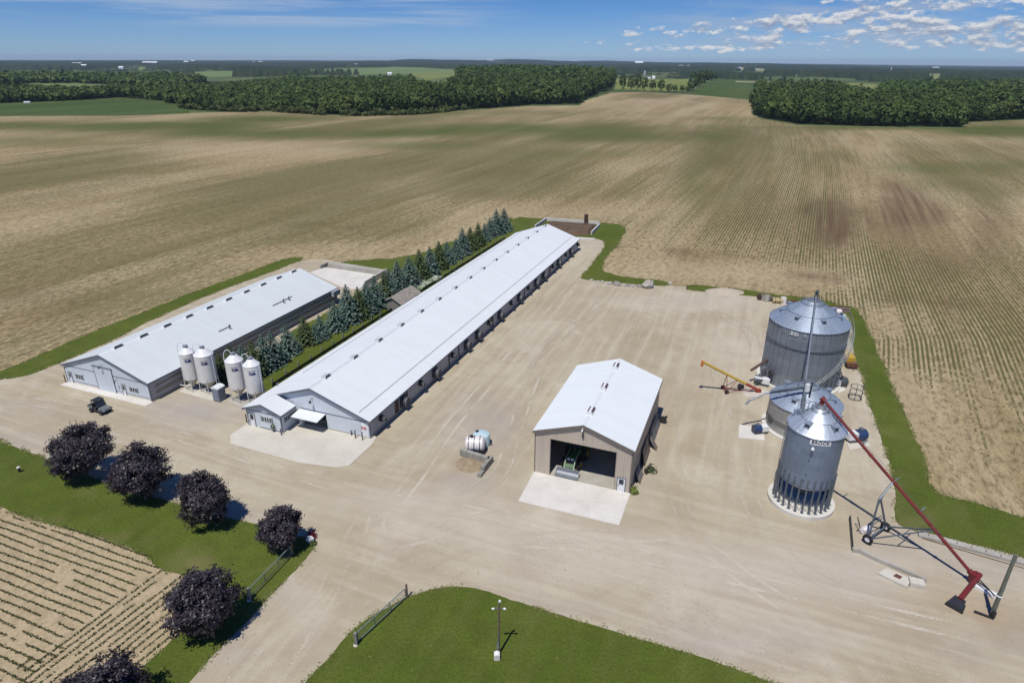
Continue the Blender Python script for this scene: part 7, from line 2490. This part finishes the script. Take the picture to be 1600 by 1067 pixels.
for x, y, ty, w_, lb in ((1007, 121, 112, 1.6, 'pale grey farm silo tower standing up from the far fields'), (1391, 116, 108, 0.7, 'thin pale tower on the skyline right of centre')):
    q = at(x, y)
    D = float(np.hypot(q[0], q[1]))
    t = thing('distant_silo', lb, 'silo', (q[0], q[1], float(ht(q[0], q[1]))))
    r_, h_ = w_ * D / FPX, (y - ty) * D / FPX
    MB().lathe([(r_, 0), (r_, h_ * 0.92)], 18).build('tower', M_['farm_silo'], t, True)
    MB().lathe([(r_, h_ * 0.92), (r_ * 0.7, h_ * 0.98), (0, h_)], 18).build('dome', M_['farm_roof_grey'], t, True)

# ------------------------------------------------------------------ light, sky, air
SUN_AZ, SUN_EL = R(25), R(65)          # direction the light travels towards, measured from +Y to +X
sd_ = bpy.data.lights.new('sun', 'SUN')
sd_.energy = 4.0
sd_.angle = R(0.53)
sd_.color = (1.0, 0.955, 0.88)
sun = bpy.data.objects.new('sun', sd_)
COL.objects.link(sun)
dirv = Vector((math.sin(SUN_AZ) * math.cos(SUN_EL), math.cos(SUN_AZ) * math.cos(SUN_EL), -math.sin(SUN_EL)))
sun.rotation_euler = dirv.to_track_quat('-Z', 'Y').to_euler()

world = bpy.data.worlds.new('World')
scene.world = world
world.use_nodes = True
wt = world.node_tree
bg = wt.nodes['Background']


def wn(typ, **kw):
    n = wt.nodes.new(typ)
    for k, v in kw.items():
        setattr(n, k, v)
    return n


def wl(a, b):
    if isinstance(a, bpy.types.NodeSocket):
        wt.links.new(a, b)
    else:
        b.default_value = a


def wm(op, a, b=0.0, clamp=False):
    n = wn('ShaderNodeMath', operation=op, use_clamp=clamp)
    wl(a, n.inputs[0])
    wl(b, n.inputs[1])
    return n.outputs[0]


def wr(v, a, b, c=0.0, d=1.0):
    n = wn('ShaderNodeMapRange', clamp=True, interpolation_type='SMOOTHSTEP')
    for i, q in enumerate((v, a, b, c, d)):
        wl(q, n.inputs[i])
    return n.outputs[0]


def wmix(f, a, b, mode='MIX'):
    n = wn('ShaderNodeMix', data_type='RGBA', blend_type=mode)
    for s, v in ((n.inputs[0], f), (n.inputs[6], a), (n.inputs[7], b)):
        if isinstance(v, tuple):
            v = (*v, 1.0)
        wl(v, s)
    return n.outputs[2]


sky = wn('ShaderNodeTexSky', sky_type='NISHITA')
sky.sun_disc = False
sky.sun_elevation = SUN_EL
sky.sun_rotation = SUN_AZ + math.pi
sky.altitude = 300
sky.air_density = 1.0
sky.dust_density = 0.0
sky.ozone_density = 3.0
tc = wn('ShaderNodeTexCoord')
sp_ = wn('ShaderNodeSeparateXYZ')
wl(tc.outputs['Generated'], sp_.inputs[0])
el = wm('ARCSINE', sp_.outputs[2])
azm = wm('ARCTAN2', sp_.outputs[0], sp_.outputs[1])
cv = wn('ShaderNodeCombineXYZ')
wl(azm, cv.inputs[0])
wl(el, cv.inputs[1])


def cmap(scale, loc=(0, 0, 0)):
    m = wn('ShaderNodeMapping')
    wl(cv.outputs[0], m.inputs['Vector'])
    m.inputs['Scale'].default_value = scale
    m.inputs['Location'].default_value = loc
    return m.outputs[0]


def cn(vec, detail=5.0, rough=0.58, dist=0.0):
    n = wn('ShaderNodeTexNoise')
    wl(vec, n.inputs['Vector'])
    n.inputs['Scale'].default_value = 1.0
    n.inputs['Detail'].default_value = detail
    n.inputs['Roughness'].default_value = rough
    n.inputs['Distortion'].default_value = dist
    return n.outputs['Fac']


n0 = cn(cmap((33, 84, 1), (3.1, 0.4, 0)), 7, 0.62, 0.1)
n1 = cn(cmap((33, 84, 1), (3.1, 0.4 + 0.40, 0)), 7, 0.62, 0.1)
topl = wm('ADD', 0.046, wm('MULTIPLY', wr(azm, 0.18, 0.62), 0.045))
botl = wr(el, 0.004, 0.020)
band = wm('MULTIPLY', botl, wm('SUBTRACT', 1.0, wr(wm('DIVIDE', el, topl), 0.75, 1.15)))
cover = wm('MULTIPLY', wm('MULTIPLY', band, wr(azm, -0.02, 0.26)), wr(cn(cmap((5, 22, 1), (2, 8, 0)), 2), 0.38, 0.58, 0.62, 1.0))
thr = wm('SUBTRACT', 0.70, wm('MULTIPLY', cover, 0.305))
dens = wr(wm('SUBTRACT', n0, thr), -0.02, 0.13)
lit = wr(wm('SUBTRACT', n0, n1), -0.10, 0.16)
ccol = wmix(lit, (0.27, 0.34, 0.48), (0.74, 0.745, 0.76))
veil = wm('MULTIPLY', wm('MULTIPLY', wr(azm, 0.06, 0.4), wr(el, 0.006, 0.03)), wm('MULTIPLY', wm('SUBTRACT', 1.0, wr(el, 0.05, 0.085)), 0.85))
veil = wm('MULTIPLY', veil, wr(cn(cmap((9, 70, 1), (7, 2, 0)), 4), 0.35, 0.65))
ci = cn(cmap((3.2, 70, 1), (1.4, 5, 0)), 5, 0.6, 0.4)
cim = wm('MULTIPLY', wm('MULTIPLY', wr(azm, 0.05, -0.12), wr(el, 0.032, 0.05)), wm('SUBTRACT', 1.0, wr(el, 0.075, 0.115)))
cim = wm('MULTIPLY', cim, wr(ci, 0.40, 0.68, 0.0, 0.75))
gain = wmix(wr(el, 0.0, 0.105), (0.35, 0.54, 0.98), (0.20, 0.40, 0.80))
base = wmix(1.0, sky.outputs[0], gain, 'MULTIPLY')
bg.inputs['Strength'].default_value = 0.10
inv = 1 / 0.10


def sc_(c):
    return tuple(q * inv for q in c)


c1 = wmix(cim, base, sc_((0.40, 0.50, 0.66)))
c1 = wmix(veil, c1, sc_((0.34, 0.44, 0.60)))
ccs = wn('ShaderNodeVectorMath', operation='SCALE')
wl(ccol, ccs.inputs[0])
ccs.inputs['Scale'].default_value = inv
c1 = wmix(wm('MULTIPLY', dens, 0.92), c1, ccs.outputs[0])
wl(c1, bg.inputs['Color'])
world.cycles.sampling_method = 'MANUAL'
world.cycles.sample_map_resolution = 512

# thin summer haze lying over the fields
hz = MB().bx(-13000, 13000, -300, 13300, -8, 78).build('haze', bpy.data.materials.new('haze_air'))
hz['kind'] = 'stuff'
hz['label'] = 'thin blue summer haze over the far fields'
hm_ = hz.data.materials[0]
hm_.use_nodes = True
ht_ = hm_.node_tree
for n in list(ht_.nodes):
    ht_.nodes.remove(n)
ho = ht_.nodes.new('ShaderNodeOutputMaterial')
hv = ht_.nodes.new('ShaderNodeVolumePrincipled')
hv.inputs['Color'].default_value = (0.62, 0.78, 1.0, 1)
hv.inputs['Density'].default_value = 0.00005
hv.inputs['Anisotropy'].default_value = 0.0
ht_.links.new(hv.outputs[0], ho.inputs['Volume'])

scene.view_settings.view_transform = 'Standard'
scene.view_settings.look = 'None'
scene.view_settings.exposure = 0.0
scene.view_settings.gamma = 1.0
scene.render.engine = 'CYCLES'
scene.cycles.max_bounces = 5
scene.cycles.diffuse_bounces = 2
scene.cycles.glossy_bounces = 2
scene.cycles.transparent_max_bounces = 24
scene.cycles.volume_bounces = 0
scene.cycles.use_denoising = True
scene.cycles.caustics_reflective = False
scene.cycles.caustics_refractive = False
